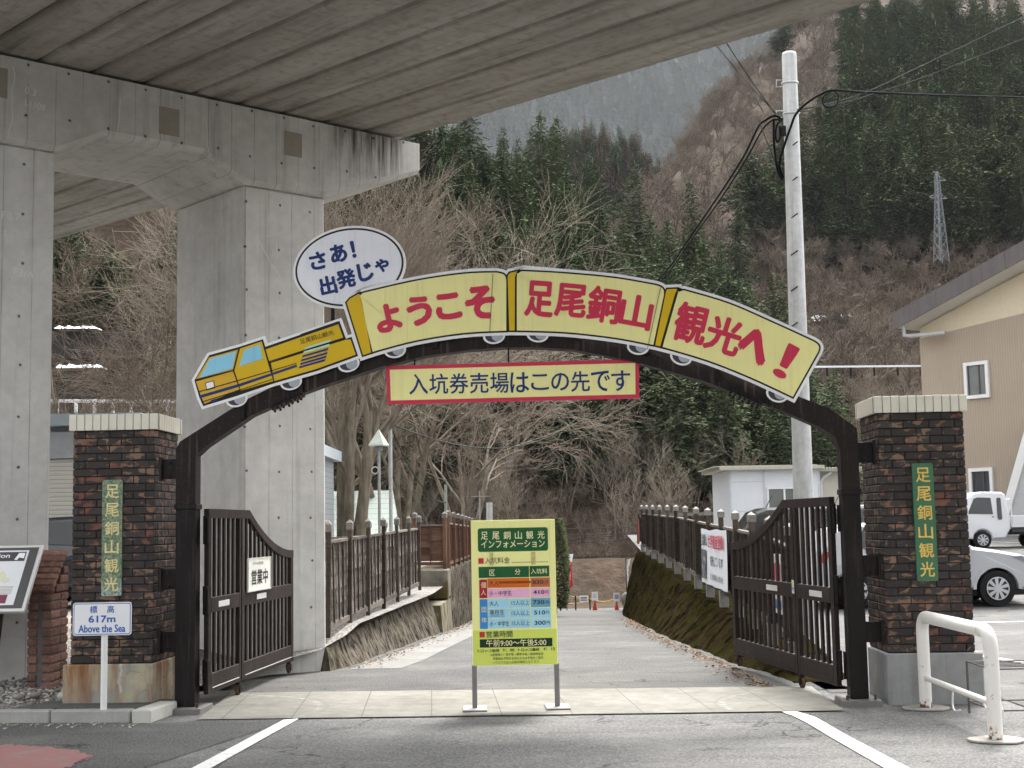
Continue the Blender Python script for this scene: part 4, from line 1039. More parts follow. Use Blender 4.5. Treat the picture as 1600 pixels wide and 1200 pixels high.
# board
tr, brr = at(68, 851, 13.45), at(38, 955, 12.95); BW = 1.75
bdx = Vector((1, 0, 0)); up_ = (tr - brr); up_.x = 0; bh = up_.length; tilt = math.atan2(up_.y, up_.z)
mbd = bpy.data.objects.new('map_board', None); COL.objects.link(mbd); mbd.location = (brr.x, brr.y, brr.z); mbd.rotation_euler = (-tilt, 0, 0); mbd.empty_display_size = .2
tag(mbd, 'tilted map board with white frame and dark border in front of the brick pedestal', 'sign')
mb = MB(); mb.b2((-BW, 0, 0), (0, .04, bh), bev=.006); mb.build('frame', paint('silver_frame', (.62, .62, .60), .35, .2, .06), mbd)
mb = MB(); mb.b2((-BW + .035, -.004, .035), (-.035, .001, bh - .035)); mb.build('border', paint('board_charcoal', (.07, .065, .062), .5), mbd)
mb = MB(); mb.b2((-BW + .12, -.006, .07), (-.12, -.0045, bh - .07)); mb.build('sheet', paint('map_paper', (.72, .74, .76), .35, var=.03, bump=0), mbd)
mb = MB(); mb.b2((-BW + .14, -.0075, bh - .20), (-.14, -.0065, bh - .09)); mb.build('title_band', paint('band_dark', (.05, .045, .05), .5), mbd)
mb = MB(); put_text(mb, 'Information', -.50, bh - .135, .055, .42, -.009, 0, .02); put_text(mb, '案内', -.44, bh - .178, .03, .06, -.009); mb.build('title_lettering', C_WHITE, mbd)
mb = MB(); mb.plate([(-.24, bh - .185), (-.21, bh - .105), (-.15, bh - .105), (-.15, bh - .17), (-.2, bh - .16), (-.21, bh - .19)], -.009, -.008); mb.build('emblem', C_WHITE, mbd, fix=True)
mb = MB(); r = random.Random(8)
def blob(cx, cz, rx, rz_, mi, y, s): rr = random.Random(s); mb.plate([(cx + rx * rr.uniform(.6, 1.2) * math.cos(a), cz + rz_ * rr.uniform(.6, 1.2) * math.sin(a)) for a in [2 * math.pi * i / 12 for i in range(12)]], y, y + .0008, mi)
blob(-.40, bh - .30, .045, .045, 0, -.0078, 1); blob(-.49, bh - .37, .07, .05, 1, -.0084, 2); blob(-.43, bh - .38, .04, .012, 2, -.0092, 3); blob(-.31, bh - .37, .05, .05, 3, -.0078, 4); blob(-.27, bh - .43, .05, .03, 3, -.0084, 5); blob(-.62, bh - .36, .06, .05, 1, -.0092, 6); blob(-.8, bh - .38, .12, .06, 3, -.0078, 7)
for kk in range(7): mb.b2((-1.2, -.0078, bh - .50 - kk * .016), (-.17 - (.05 if kk == 6 else 0), -.0070, bh - .507 - kk * .016), 4)
for kk in range(5): mb.b2((-.95 + kk * .16, -.0078, .09), (-.84 + kk * .16, -.0070, .19), 5 if kk % 2 else 2)
mb.build('map_print', [P((.07, .16, .42)), P((.22, .52, .45)), P((.20, .05, .08)), P((.70, .68, .50)), P((.50, .45, .40)), P((.35, .45, .50))], mbd, fix=True)
for xx in (-.3, -1.45):
    mb = MB(); mb.bar((xx, .04, bh * .5), (xx, .04 + .55 * math.sin(tilt) + .02, bh * .5 - .80 * math.cos(tilt) - .28), .06, .06); mb.build('leg', M_STEEL, mbd)
# ============================================================ hills and river valley
HAZE = .00005
def lerpT(T, x):
    if x <= T[0][0]: return T[0][1]
    for (a, b), (c, d) in zip(T, T[1:]):
        if x <= c: return b + (d - b) * (x - a) / (c - a)
    return T[-1][1]
HA = [(-200, 95), (-120, 80), (-60, 62), (-20, 44), (-4, 38), (4, 33), (10, 26), (16, 17), (22, 8), (27, 1), (34, -6)]
HB = [(-60, 88), (10, 90), (22, 90), (34, 86), (42, 76), (48, 62), (60, 45), (80, 30)]
HD = [(-20, -20), (0, 5), (10, 30), (20, 49), (28, 60), (33, 67), (42, 84), (56, 100), (80, 128), (120, 165), (200, 225), (300, 300)]
def sm(t): t = max(0.0, min(1.0, t)); return t * t * (3 - 2 * t)
def terr(x, y):
    n = 2.2 * mnoise.noise((x * .035, y * .035, 1.7)) + .8 * mnoise.noise((x * .12, y * .12, 5.1))
    near = -2.6 - .6 * sm((y - 66) / 10)
    zb = near + (2.3 + .1 * (x if x > 0 else 0) * .12) * sm((y - 86) / 7)
    a = lerpT(HA, x) * max(0, min(1, (y - 98) / 60)) ** .9 * (1 - .5 * sm((y - 175) / 120))
    b = lerpT(HB, x) * sm((y - 235) / 120)
    d = min((y - 122) * .60, lerpT(HD, x))
    h = max(zb, zb + max(a, 0), zb + max(b, 0), zb + max(d, 0))
    return h + n * sm((y - 95) / 25)
def soil():
    g = N('leaf_litter', .95); n = g.noise(.10, 6, .65); n2 = g.noise(1.3, 5, .7); n3 = g.noise(.5, 3)
    col = g.mix(g.ramp(n2, [(.3, 0), (.7, 1)]), (.034, .024, .017), (.085, .060, .043))
    col = g.mix(g.ramp(n, [(.5, 0), (.65, .6)]), col, (.04, .035, .022))
    return g.done(col, n2, .8, .3)
M_SOIL = soil()
ys = lin(64, 130, 46) + lin(133, 430, 80)
xs = lin(-190, 330, 175)
grid_sheet('hillside', xs, ys, terr, M_SOIL)
def far_z(x, y): x, y = x / 2.2, y / 2.2; return 2.2 * (-20 + (395 + 30 * mnoise.noise((x * .004, 2, 1)) + .12 * x) * sm((y - 480) / 560) + 9 * mnoise.noise((x * .02, y * .02, 3)))
M_FAR = N('far_forest', .95); _n = M_FAR.noise(.022, 6, .7); _n2 = M_FAR.noise(.11, 4)
M_FAR = M_FAR.done(M_FAR.mix(M_FAR.math('ADD', M_FAR.math('MULTIPLY', _n, .6), M_FAR.math('MULTIPLY', _n2, .4)), (.014, .022, .018), (.05, .055, .048)), _n2, 1, 4)
grid_sheet('far_mountain', lin(-1500, 1600, 120), lin(960, 2500, 60), far_z, M_FAR)
# river bank stone facing and near shore
grid_sheet('river_bank', lin(-40, 60, 60), [84, 86, 88, 90, 91.5], lambda x, y: -4.2 + 3.6 * sm((y - 84) / 6.5) + .12 * mnoise.noise((x, y, 0)), M_SOIL)

# ============================================================ trees
def foliage(name, dark, light, tint=None):
    g = N(name, .95); t = g.attr('tone'); r = g.objrand(); n = g.noise(.35, 3)
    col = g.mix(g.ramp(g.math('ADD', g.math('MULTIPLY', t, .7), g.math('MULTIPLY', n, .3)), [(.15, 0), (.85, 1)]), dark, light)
    col = g.mix(g.math('MULTIPLY', r, .75), col, tint or tuple(x * 1.5 for x in dark))
    g.b.inputs['Specular IOR Level'].default_value = .04
    return g.done(col)
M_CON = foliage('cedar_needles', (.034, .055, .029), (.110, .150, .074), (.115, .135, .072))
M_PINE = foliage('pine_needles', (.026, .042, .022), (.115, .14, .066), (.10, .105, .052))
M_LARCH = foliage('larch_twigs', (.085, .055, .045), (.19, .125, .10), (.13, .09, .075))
def bark(name, a, b, sc=3):
    g = N(name, .9); n = g.noise(sc, 5, .6, g.mapping((3, 3, .6))); r = g.objrand()
    col = g.mix(g.ramp(n, [(.3, 0), (.7, 1)]), a, b); col = g.mix(g.math('MULTIPLY', r, .4), col, tuple(x * 1.35 for x in a)); return g.done(col, n, .6, .02)
M_BARK = bark('conifer_bark', (.06, .045, .035), (.13, .10, .08)); M_GBARK = bark('grey_bark', (.10, .085, .068), (.24, .205, .165)); M_TWIG = bark('twig_bark', (.095, .074, .058), (.20, .162, .13), 1)
M_TWIGM = bark('mid_twig_bark', (.12, .095, .075), (.25, .205, .165), 1)
M_TWIG2 = bark('pale_twig_bark', (.16, .135, .105), (.31, .265, .21), 1)

def conifer_mesh(name, seed, h, r, bare=.18, dens=1.0, mat=M_CON, loose=0.0, dome=False):
    """crown of whorled drooping boughs, each a spray of small needle-clump faces"""
    rr = random.Random(seed); mb = MB(); mb.col = []
    z = h * bare; lean = rr.uniform(-.02, .02)
    def leaf(p, d, up, L, W, tone):
        d = d.normalized(); s = d.cross(up).normalized() * W; e = d * L
        vs = [p - s * .5, p + s * .5, p + e * .6 + s * .42 - up * L * .06, p + e - up * L * .16, p + e * .6 - s * .42 - up * L * .06]
        n0 = len(mb.v); mb.add(vs, [[0, 1, 2, 3, 4]]); mb.col += [tone] * 5
    while z < h * .985:
        t = (z / h - bare) / (1 - bare)
        prof = (1 - t ** 1.35) ** .85 * (.6 + .4 * min(1, t * 4 + .2)) * (1 + .18 * math.sin(z * 2.1 + seed))
        if dome: prof = max(.12, 1 - abs(2 * t - .75) ** 2.4 * .72) * (1 + .22 * math.sin(z * 1.7 + seed)) * (1 if t < .93 else .6)
        nb = max(3, int((6 + rr.random() * 3) * (.6 + .4 * prof)))
        a0 = rr.random() * 6.28
        for k in range(nb):
            a = a0 + 6.283 * k / nb + rr.uniform(-.3, .3)
            L = r * prof * rr.uniform(.62, 1.2) + .25
            dz = (.25 * t - .22) * L
            out = Vector((math.cos(a), math.sin(a), 0)); tone = min(1, max(0, rr.gauss(.45, .25)))
            m = max(2, int(L * 5.4 * dens))
            for i in range(m):
                u = (i + .7) / m; p = out * (L * u) + Vector((lean * z, 0, z + dz * u * u + rr.uniform(-.15, .15)))
                for sgn in (-1, 1):
                    if rr.random() < loose: continue
                    side = Vector((-out.y, out.x, 0)) * sgn
                    d = out * rr.uniform(.45, 1) + side * rr.uniform(.3, 1.0) + Vector((0, 0, rr.uniform(-.45, .25)))
                    up = Vector((rr.uniform(-.5, .5), rr.uniform(-.5, .5), 1)).normalized()
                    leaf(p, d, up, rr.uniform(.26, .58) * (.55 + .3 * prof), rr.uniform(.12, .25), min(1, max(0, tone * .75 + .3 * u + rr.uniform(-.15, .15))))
        z += h * rr.uniform(.012, .020) / dens ** .5
    for i in range(5): leaf(Vector((lean * h, 0, h * (.95 + .01 * i))), Vector((rr.uniform(-.3, .3), rr.uniform(-.3, .3), 1)), Vector((rr.uniform(-1, 1), 1, 0)).normalized(), .7, .2, .6)
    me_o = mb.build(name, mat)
    tb = MB(); tb.tube([(0, 0, -1.5), (lean * h * .5, 0, h * .5), (lean * h, 0, h * .97)], [h * .014, h * .009, .02], 6)
    to = tb.build('trunk', M_BARK)
    return me_o, to
def tree_thing(name, crown, trunk, label, group, cat='tree'):
    t = empty(name, (0, 0, 0), 0, label, cat, group); crown.parent = t; trunk.parent = t; crown.name = 'crown'; trunk.name = 'trunk'; return t

def grow(mb_t, mb_b, seed, h, r0, spread=.55, levels=5, kids=3, first=.25, up=.5, curl=.18, twig=.008, shrink=(.60, .82), trunks=1, lean=None, rootspread=.25, nside=6):
    """a leafless tree: trunk limbs go to mb_t, finer branches to mb_b"""
    rr = random.Random(seed)
    def branch(p, d, L, r, lev):
        n = 4 if lev <= 1 else 3; pts = [p]; q = p; dd = d.copy()
        for i in range(n):
            dd = (dd + Vector((rr.uniform(-1, 1), rr.uniform(-1, 1), rr.uniform(-.6, .6) + up * .35)) * curl).normalized(); q = q + dd * (L / n); pts.append(q)
        r1 = max(twig, r * .55); rad = [r + (r1 - r) * i / n for i in range(n + 1)]
        mb = mb_t if lev <= 1 else mb_b
        mb.tube(pts, rad, nside if lev == 0 else (5 if lev == 1 else 3), caps=False)
        if lev >= levels: return
        k = kids + (1 if lev >= 1 else 0) + rr.choice((0, 0, 1))
        for j in range(k):
            u = first + (1 - first) * (j + rr.random()) / k if lev == 0 else .2 + .8 * (j + rr.random()) / k
            i = min(n - 1, int(u * n)); f = u * n - i; bp = pts[i].lerp(pts[i + 1], f); br = rad[i] + (rad[i + 1] - rad[i]) * f
            ax = dd.orthogonal().normalized(); ax.rotate(Matrix.Rotation(rr.random() * 6.283, 3, dd))
            nd = (dd * 1.0 + ax * math.tan(spread * rr.uniform(.55, 1.25)) + Vector((0, 0, up * .35))).normalized()
            branch(bp, nd, L * rr.uniform(*shrink), max(twig, br * rr.uniform(.5, .72)), lev + 1)
    for t in range(trunks):
        a = 6.283 * t / trunks + rr.random(); d = Vector((math.cos(a) * rootspread, math.sin(a) * rootspread, 1)) if trunks > 1 else Vector((rr.uniform(-.06, .06), rr.uniform(-.06, .06), 1))
        if lean: d += Vector(lean)
        branch(Vector((math.cos(a) * r0 * .6, math.sin(a) * r0 * .6, -.3)) if trunks > 1 else Vector((0, 0, -.3)), d.normalized(), h * .45 * rr.uniform(.85, 1.1), r0 * rr.uniform(.7, 1), 0)
def bare_tree(name, label, group, seed, mt=M_GBARK, mtw=M_TWIG, **kw):
    a, b = MB(), MB(); grow(a, b, seed, **kw)
    t = empty(name, (0, 0, 0), 0, label, 'tree', group); a.build('trunk', mt, t); b.build('crown', mtw, t); return t

# ---- prototypes
def conset(seed, h, r, **k): return conifer_mesh('crown', seed, h, r, **k)
PROTO = [tree_thing('conifer', *conset(11, 17, 2.7), 'dense dark green cedar', 'cedars massed on the hillside behind the arch'),
         tree_thing('conifer', *conset(12, 15, 3.1), 'dense dark green cedar', 'cedars massed on the hillside behind the arch'),
         tree_thing('conifer', *conset(15, 12, 2.7, dome=True, bare=.22), 'dense dark green cedar', 'cedars massed on the hillside behind the arch'),
         tree_thing('conifer', *conset(13, 20, 2.9, bare=.12), 'dense dark green cedar', 'cedars massed on the hillside behind the arch'),
         tree_thing('conifer', *conset(14, 13, 3.0, mat=M_PINE, loose=.15, dome=True), 'dense dark green cedar', 'cedars massed on the hillside behind the arch')]
GA, GD = 'cedars massed on the hillside behind the arch', 'cedars on the right slope around the pylon'
LA = 'dark green cedar among the cedars massed on the slope behind the arch'
LD = 'dark green cedar among the cedars on the slope around the pylon'
trees_xy = []
def put(pr, x, y, s, label, group, dz=0.0, rz=None, first=set()):
    loc = (x, y, terr(x, y) + dz); rz = rnd.uniform(0, 6.28) if rz is None else rz
    if pr.name not in first: first.add(pr.name); o = pr; o.location = loc; o.rotation_euler = (0, 0, rz); o.scale = (s,) * 3; o['label'] = label; o['group'] = group
    else: o = dup(pr, loc, rz, label, group, s)
    return o
def poisson(region, n, dmin, seed):
    rr = random.Random(seed); pts = []; tries = 0
    while len(pts) < n and tries < n * 60:
        tries += 1; p = region(rr)
        if p is None: continue
        if all((p[0] - q[0]) ** 2 + (p[1] - q[1]) ** 2 > dmin * dmin for q in pts): pts.append(p)
    return pts
def pix(x, y, z):
    d = Vector((x, y, z)) - CAMP; zz = d.dot(_F0); return 800 + F * d.dot(_CR) / zz, 600 - F * d.dot(_CU) / zz
# hill A
def regA(rr):
    y = rr.uniform(104, 165); x = rr.uniform(-.10 * y, 27) if rr.random() < .8 else rr.uniform(-.22 * y, 24)
    px, py = pix(x, y, terr(x, y))
    if lerpT(HA, x) < 0 : return None
    if px < 560 and rr.random() < .35: return None
    return (x, y)
ptA = sorted(poisson(regA, 250, 2.35, 21), key=lambda q: q[1])
for i, (x, y) in enumerate(ptA[:145]):
    put(PROTO[rnd.choice((0, 1, 2, 2, 3, 4, 4))], x, y, rnd.uniform(.70, 1.15), LA, GA, -.3)
# right slope D: lower cedar block
def regD(rr):
    y = rr.uniform(138, 290); x = rr.uniform(.15 * y, .42 * y); px, py = pix(x, y, terr(x, y))
    if px < 1180 or px > 1660 or py < -140: return None
    if px < 1330 and py < 420 - (px - 1180) * .6 - 30: return None
    if py > 420: return None
    if abs(px - 1467) < 34 and y < 172: return None
    return (x, y)
ptD = sorted(poisson(regD, 170, 3.9, 23), key=lambda q: q[1])
for i, (x, y) in enumerate(ptD[:112]):
    put(PROTO[rnd.choice((0, 1, 2, 2, 3, 4, 4))], x, y, rnd.uniform(.7, 1.3), LD, GD, -.3)
# lone cedars with their own place
for (px, py, Y, s, pr, lab) in ((1297, 300, 230, .95, 2, 'single dark pointed cedar standing apart on the brown slope right of the utility pole'), (1178, 470, 140, .55, 0, 'dark cedar rising between the arch end and the utility pole'), (1050, 470, 150, .7, 1, 'cedar at the right foot of the cedar slope, beside the brown wood')):
    x = at(px, py, Y).x; o = put(PROTO[pr], x, Y, s, lab, None)
    if 'group' in o: del o['group']

# scatter for woods nobody could count: points with instances of one tree's mesh
def stuff_wood(name, label, cat, src_objs, pts, smin, smax, seed):
    rr = random.Random(seed); mb = bpy.data.meshes.new(name); mb.from_pydata(pts, [], [])
    o = bpy.data.objects.new(name, mb); COL.objects.link(o); tag(o, label, cat, kind='stuff')
    gt = bpy.data.node_groups.new(name, 'GeometryNodeTree'); gt.interface.new_socket('Geometry', in_out='INPUT', socket_type='NodeSocketGeometry'); gt.interface.new_socket('Geometry', in_out='OUTPUT', socket_type='NodeSocketGeometry')
    ni = gt.nodes.new('NodeGroupInput'); no = gt.nodes.new('NodeGroupOutput'); jg = gt.nodes.new('GeometryNodeJoinGeometry'); L = gt.links.new
    k = len(src_objs); idx = gt.nodes.new('GeometryNodeInputIndex')
    for i, so_ in enumerate(src_objs):
        oi = gt.nodes.new('GeometryNodeObjectInfo'); oi.inputs[0].default_value = so_; oi.inputs['As Instance'].default_value = True
        ip = gt.nodes.new('GeometryNodeInstanceOnPoints'); L(ni.outputs[0], ip.inputs['Points']); L(oi.outputs['Geometry'], ip.inputs['Instance'])
        md = gt.nodes.new('ShaderNodeMath'); md.operation = 'MODULO'; L(idx.outputs[0], md.inputs[0]); md.inputs[1].default_value = k
        cp = gt.nodes.new('FunctionNodeCompare'); cp.data_type = 'FLOAT'; cp.operation = 'EQUAL'; L(md.outputs[0], cp.inputs[0]); cp.inputs[1].default_value = i; cp.inputs['Epsilon'].default_value = .1
        L(cp.outputs[0], ip.inputs['Selection'])
        rv = gt.nodes.new('FunctionNodeRandomValue'); rv.data_type = 'FLOAT_VECTOR'; rv.inputs[0].default_value = (0, 0, 0); rv.inputs[1].default_value = (.08, .08, 6.28); rv.inputs['Seed'].default_value = seed
        e2r = gt.nodes.new('FunctionNodeEulerToRotation'); L(rv.outputs[0], e2r.inputs[0]); L(e2r.outputs[0], ip.inputs['Rotation'])
        sv = gt.nodes.new('FunctionNodeRandomValue'); sv.data_type = 'FLOAT'; sv.inputs[2].default_value = smin; sv.inputs[3].default_value = smax; sv.inputs['Seed'].default_value = seed + 1
        L([s for s in sv.outputs if s.enabled][0] if any(s.enabled for s in sv.outputs) else sv.outputs[1], ip.inputs['Scale'])
        L(ip.outputs[0], jg.inputs[0])
    L(jg.outputs[0], no.inputs[0])
    m = o.modifiers.new('trees', 'NODES'); m.node_group = gt; return o

def crown_of(t): return [c for c in t.children if c.name.startswith('crown')][0]
stuff_wood('cedar_woodland', 'cedar wood filling the slopes behind the single cedars', 'woodland', [crown_of(p) for p in PROTO], [(x, y, terr(x, y) - .3) for x, y in ptA[145:] + ptD[112:]], .75, 1.1, 4)
# bare-tree prototypes
BT = [bare_tree('bare_tree', 'leafless tree', 'x', 31 + i, h=h, r0=r0, levels=4, kids=3, spread=sp, first=.3, up=u, twig=.009, curl=.26, shrink=(.48, .74), mtw=mt)
      for i, (h, r0, sp, u, mt) in enumerate(((9, .085, .75, .30, M_TWIG), (10, .10, .62, .42, M_TWIG2), (8, .08, .85, .2, M_TWIG), (11, .09, .58, .5, M_TWIG2)))]
# simple one-mesh wood trees for the mass on the slope: placed as real trees too
WB = []
for i in range(3):
    a = MB(); grow(a, a, 51 + i, h=8.5, r0=.11, levels=3, kids=4, spread=.8, first=.35, up=.3, twig=.03, curl=.28, shrink=(.45, .7))
    o = a.build('bare_tree', (M_TWIG, M_TWIGM, M_TWIG)[i]); WB.append(o)
for i, (px, Y) in enumerate(((1075, 215), (1160, 200), (1130, 240))):
    x = at(px, 400, Y).x; WB[i].location = (x, Y, terr(x, Y)); tag(WB[i], ('small leafless tree low on the brown slope just above the arch', 'leafless tree on the brown slope left of the utility pole', 'leafless tree higher on the brown slope between arch and pole')[i], 'tree')
def regW(rr):
    y = rr.uniform(128, 400); x = rr.uniform(.07 * y, .42 * y); px, py = pix(x, y, terr(x, y))
    if py < -60 or px > 1640: return None
    if px > 1330 and py < 400 and rr.random() < .9: return None
    if px > 1200 and py < 420 - (px - 1180) * .6 + 20 and px > 1330: return None
    return (x, y, terr(x, y) - .2)
rr = random.Random(61); pts = []
while len(pts) < 1500:
    p = regW(rr)
    if p: pts.append(p)
stuff_wood('bare_woodland', 'leafless brown wood covering the slope behind the utility pole', 'woodland', WB, pts, .6, 1.15, 3)
rr = random.Random(62); pts = []
while len(pts) < 330:                        # spur B: larch and cedar
    y = rr.uniform(250, 370); x = rr.uniform(5, 62)
    if min((y - 122) * .60, lerpT(HD, x)) > lerpT(HB, x) * sm((y - 235) / 120) - 3: continue
    pts.append((x, y, terr(x, y) - .3))
cB = [crown_of(p) for p in PROTO[:3]]
stuff_wood('conifer_woodland', 'far cedar wood on the spur between the two slopes', 'woodland', cB, pts, .7, 1.05, 5)
# larches on spur B's crest and on the right slope
lc, lt = conifer_mesh('crown', 71, 16, 2.2, bare=.35, dens=.9, mat=M_LARCH, loose=.45)
LARCH = tree_thing('larch', lc, lt, 'rusty brown leafless larch', 'larches')
rr = random.Random(63); pl_ = []
while len(pl_) < 46:
    x = rr.uniform(10, 50); y = rr.uniform(318, 380); px, py = pix(x, y, terr(x, y))
    if min((y - 122) * .60, lerpT(HD, x)) > lerpT(HB, x) * sm((y - 235) / 120) - 2: continue
    pl_.append((x, y))
for i, (x, y) in enumerate(pl_): put(LARCH, x, y, rnd.uniform(.8, 1.15), 'rust-brown larch on the far crest seen just under the deck edge', 'larches on the far crest')
rr = random.Random(64)
pts = []
while len(pts) < 30:                        # pines mixed along the skyline of the right slope
    y = rr.uniform(285, 420); x = rr.uniform(.09 * y, .34 * y); px, py = pix(x, y, terr(x, y))
    if py < 110 and px > 1120 : pts.append((x, y, terr(x, y) - .3))
stuff_wood('pine_woodland', 'grey-green pines along the top of the brown slope', 'woodland', [crown_of(PROTO[4]), crown_of(PROTO[2])], pts, .75, 1.1, 8)
rr = random.Random(65); pts = []
while len(pts) < 5200:                       # far mountain cover
    y = rr.uniform(1350, 2320); x = rr.uniform(-.04 * y, .22 * y); pts.append((x, y, far_z(x, y)))
stuff_wood('far_forest', 'hazy forest on the far mountain', 'woodland', [crown_of(PROTO[0]), crown_of(PROTO[2])], pts, 1.1, 1.9, 9)

# ---- bare trees along the river, each its own thing
rr = random.Random(66)
GR = 'leafless trees along the far river bank'
cnt = 0
for (px, py) in poisson(lambda r: (r.uniform(640, 1190), r.uniform(0, 100)), 84, 8.0, 67):
    Y = 93 + py * .20; x = at(px, 860, Y).x
    put(BT[rr.choice((0, 1, 1, 2, 3))], x, Y, rr.uniform(.36, .95), 'thin leafless tree in the row along the far river bank', GR)
# bare trees at the foot of the right slope, above the white prefab and the tan roof
for (px, py) in poisson(lambda r: (r.uniform(1120, 1470), r.uniform(0, 100)), 46, 10.0, 68):
    Y = 112 + py * .24; x = at(px, 700, Y).x
    put(BT[rr.choice((0, 1, 2, 3))], x, Y, rr.uniform(.7, 1.15), 'leafless tree at the foot of the right slope beyond the white prefab', 'leafless trees at the foot of the right slope')
o = put(BT[1], at(1315, 600, 128).x, 128, 1.5, 'tall pale fan-shaped leafless tree beside the utility pole, below the cedars', None)
if 'group' in o: del o['group']
o = put(LARCH, at(1552, 420, 150).x, 150, .62, 'bare brown larch with a pale trunk just above the tan roof', None)
if 'group' in o: del o['group']
# left slope: brown twiggy trees over dark ground behind the pier
for (px, py) in poisson(lambda r: (r.uniform(60, 560), r.uniform(0, 100)), 26, 15.0, 69):
    Y = 88 + py * .30; x = at(px, 700, Y).x
    put(BT[rr.choice((0, 1, 2, 3))], x, Y, rr.uniform(.8, 1.3), 'leafless tree on the left slope seen between the pier columns', 'leafless trees on the left slope')

for (px, py) in poisson(lambda r: (r.uniform(60, 640), r.uniform(0, 100)), 30, 11.0, 70):
    Y = 100 + py * .5; x = at(px, 700, Y).x
    put(PROTO[rr.choice((0, 1, 2, 3))], x, Y, rr.uniform(.6, 1.0), LA, GA, -.3)
rr = random.Random(72); pts = []
while len(pts) < 260:
    y = rr.uniform(102, 210); x = rr.uniform(-.36 * y, -.11 * y); pts.append((x, y, terr(x, y) - .2))
stuff_wood('slope_woodland', 'leafless wood covering the left slope behind the pier columns', 'woodland', WB, pts, .6, 1.1, 13)
pts = []
while len(pts) < 420:
    y = rr.uniform(91.5, 116); x = rr.uniform(-.10 * y, .19 * y); pts.append((x, y, terr(x, y) - .1))
stuff_wood('undergrowth', 'tangled brown undergrowth along the far river bank', 'undergrowth', WB, pts, .10, .42, 15)
# ---- the big bare trees close behind the left fence
def big_tree(label, px, Y, seed, **kw):
    p = at(px, 820, Y); t = bare_tree('bare_tree', label, None, seed, mt=M_MOSS, mtw=kw.pop('mtw', M_TWIG2), **kw); t.location = (p.x, Y, .35); return t
def moss_bark():
    g = N('mossy_bark', .9); n = g.noise(3, 5, .6, g.mapping((3, 3, .6))); m = g.noise(2.0, 4); x, y, z = g.xyz()
    col = g.mix(g.ramp(n, [(.3, 0), (.7, 1)]), (.10, .085, .065), (.25, .215, .165)); k = g.math('MULTIPLY', g.ramp(m, [(.5, 0), (.62, 1)]), g.ramp(g.math('DIVIDE', z, 5), [(0, 1), (.7, .1)]))
    return g.done(g.mix(g.math('MULTIPLY', k, .8), col, (.085, .085, .025)), n, .7, .03)
M_MOSS = moss_bark()
big_tree('large leafless tree with mossy multi-stemmed trunk just behind the left fence', 549, 33, 81, h=10.5, r0=.21, levels=6, kids=2, spread=.46, first=.6, up=.3, twig=.0045, mtw=M_TWIGM, trunks=5, rootspread=.10, lean=(.0, 0, 0), curl=.09)
big_tree('large leafless tree behind the speech balloon, branches sweeping right over the train sign', 618, 44, 84, h=13.2, r0=.17, levels=6, kids=2, spread=.60, first=.42, up=.14, twig=.0065, mtw=M_TWIG2, trunks=5, rootspread=.3, lean=(.10, 0, 0), curl=.16)
big_tree('wide leafless tree spreading low branches behind the pier, between its columns', 250, 37, 86, h=10.5, r0=.17, levels=6, kids=2, spread=.66, first=.3, up=.03, twig=.006, mtw=M_TWIG, trunks=4, rootspread=.5, lean=(-.25, 0, 0), curl=.17)
big_tree('leafless tree farther back, right of the balloon, its fine crown above the first wagon', 725, 56, 91, h=11.5, r0=.16, levels=6, kids=2, spread=.6, first=.4, up=.12, twig=.008, trunks=4, rootspread=.35, mtw=M_TWIGM, curl=.16)
big_tree('leafless tree behind the right pier column, half hidden by it', 470, 44, 88, h=11.5, r0=.17, mtw=M_TWIG, levels=6, kids=2, spread=.58, first=.35, up=.25, twig=.006, trunks=4, rootspread=.3, curl=.15)

# ---- air between here and the far slopes
hz_ = MB(); hz_.b2((-1600, -45, -80), (1700, 2650, 1200)); hm = bpy.data.materials.new('haze'); hm.use_nodes = True; ht = hm.node_tree; ht.nodes.clear()
pv = ht.nodes.new('ShaderNodeVolumePrincipled'); pv.inputs['Color'].default_value = (.86, .91, .96, 1); pv.inputs['Density'].default_value = HAZE; pv.inputs['Anisotropy'].default_value = .2
ho = ht.nodes.new('ShaderNodeOutputMaterial'); ht.links.new(pv.outputs[0], ho.inputs['Volume'])
tag(hz_.build('haze', hm), 'pale haze in the valley air', 'haze', kind='stuff')

def hit(px, py, y0=86.0, y1=430.0):
    """where the sight line meets the hillside"""
    d = ray(px, py); d = d / d.y; y = y0
    while y < y1:
        p = CAMP + d * y
        if p.z <= terr(p.x, p.y): return Vector((p.x, p.y, terr(p.x, p.y)))
        y += .5
    return None
# ============================================================ walls and fences along the road
def wallmat(name, kind):
    g = N(name, .95); g.b.inputs['Specular IOR Level'].default_value = 0; n = g.noise(3, 6, .65); ch = g.noise(1, 5, .7, g.mapping((8, 8, 3.2))); x, y, z = g.xyz()
    if kind == 'moss':
        m = g.noise(2.2, 5, .65); vc = g.voro(4.5, g.mapping((1, 1, 1.4)), out='Color'); sv = g.node('ShaderNodeSeparateColor'); g.link(vc, sv.inputs[0]); n9 = g.noise(11, 5, .7); ch = g.math('ADD', g.math('MULTIPLY', sv.outputs[0], .4), g.math('MULTIPLY', n9, .6))
        col = g.mix(g.ramp(ch, [(.35, 0), (.65, 1)]), (.006, .0045, .003), (.030, .021, .012)); col = g.mix(g.ramp(m, [(.46, 0), (.58, .85)]), col, (.022, .022, .006))
        col = g.mix(g.ramp(g.noise(26, 3, .7), [(.66, 0), (.72, .5)]), col, (.10, .095, .075)); return g.done(col, g.math('ADD', ch, n), 1.0, .06)
    col = g.mix(g.ramp(ch, [(.40, 0), (.60, 1)]), (.020, .017, .014), (.15, .132, .108)); col = g.mix(g.ramp(n, [(.5, 0), (.7, .6)]), col, (.14, .12, .075))
    return g.done(col, g.math('ADD', ch, n), 1.0, .05)
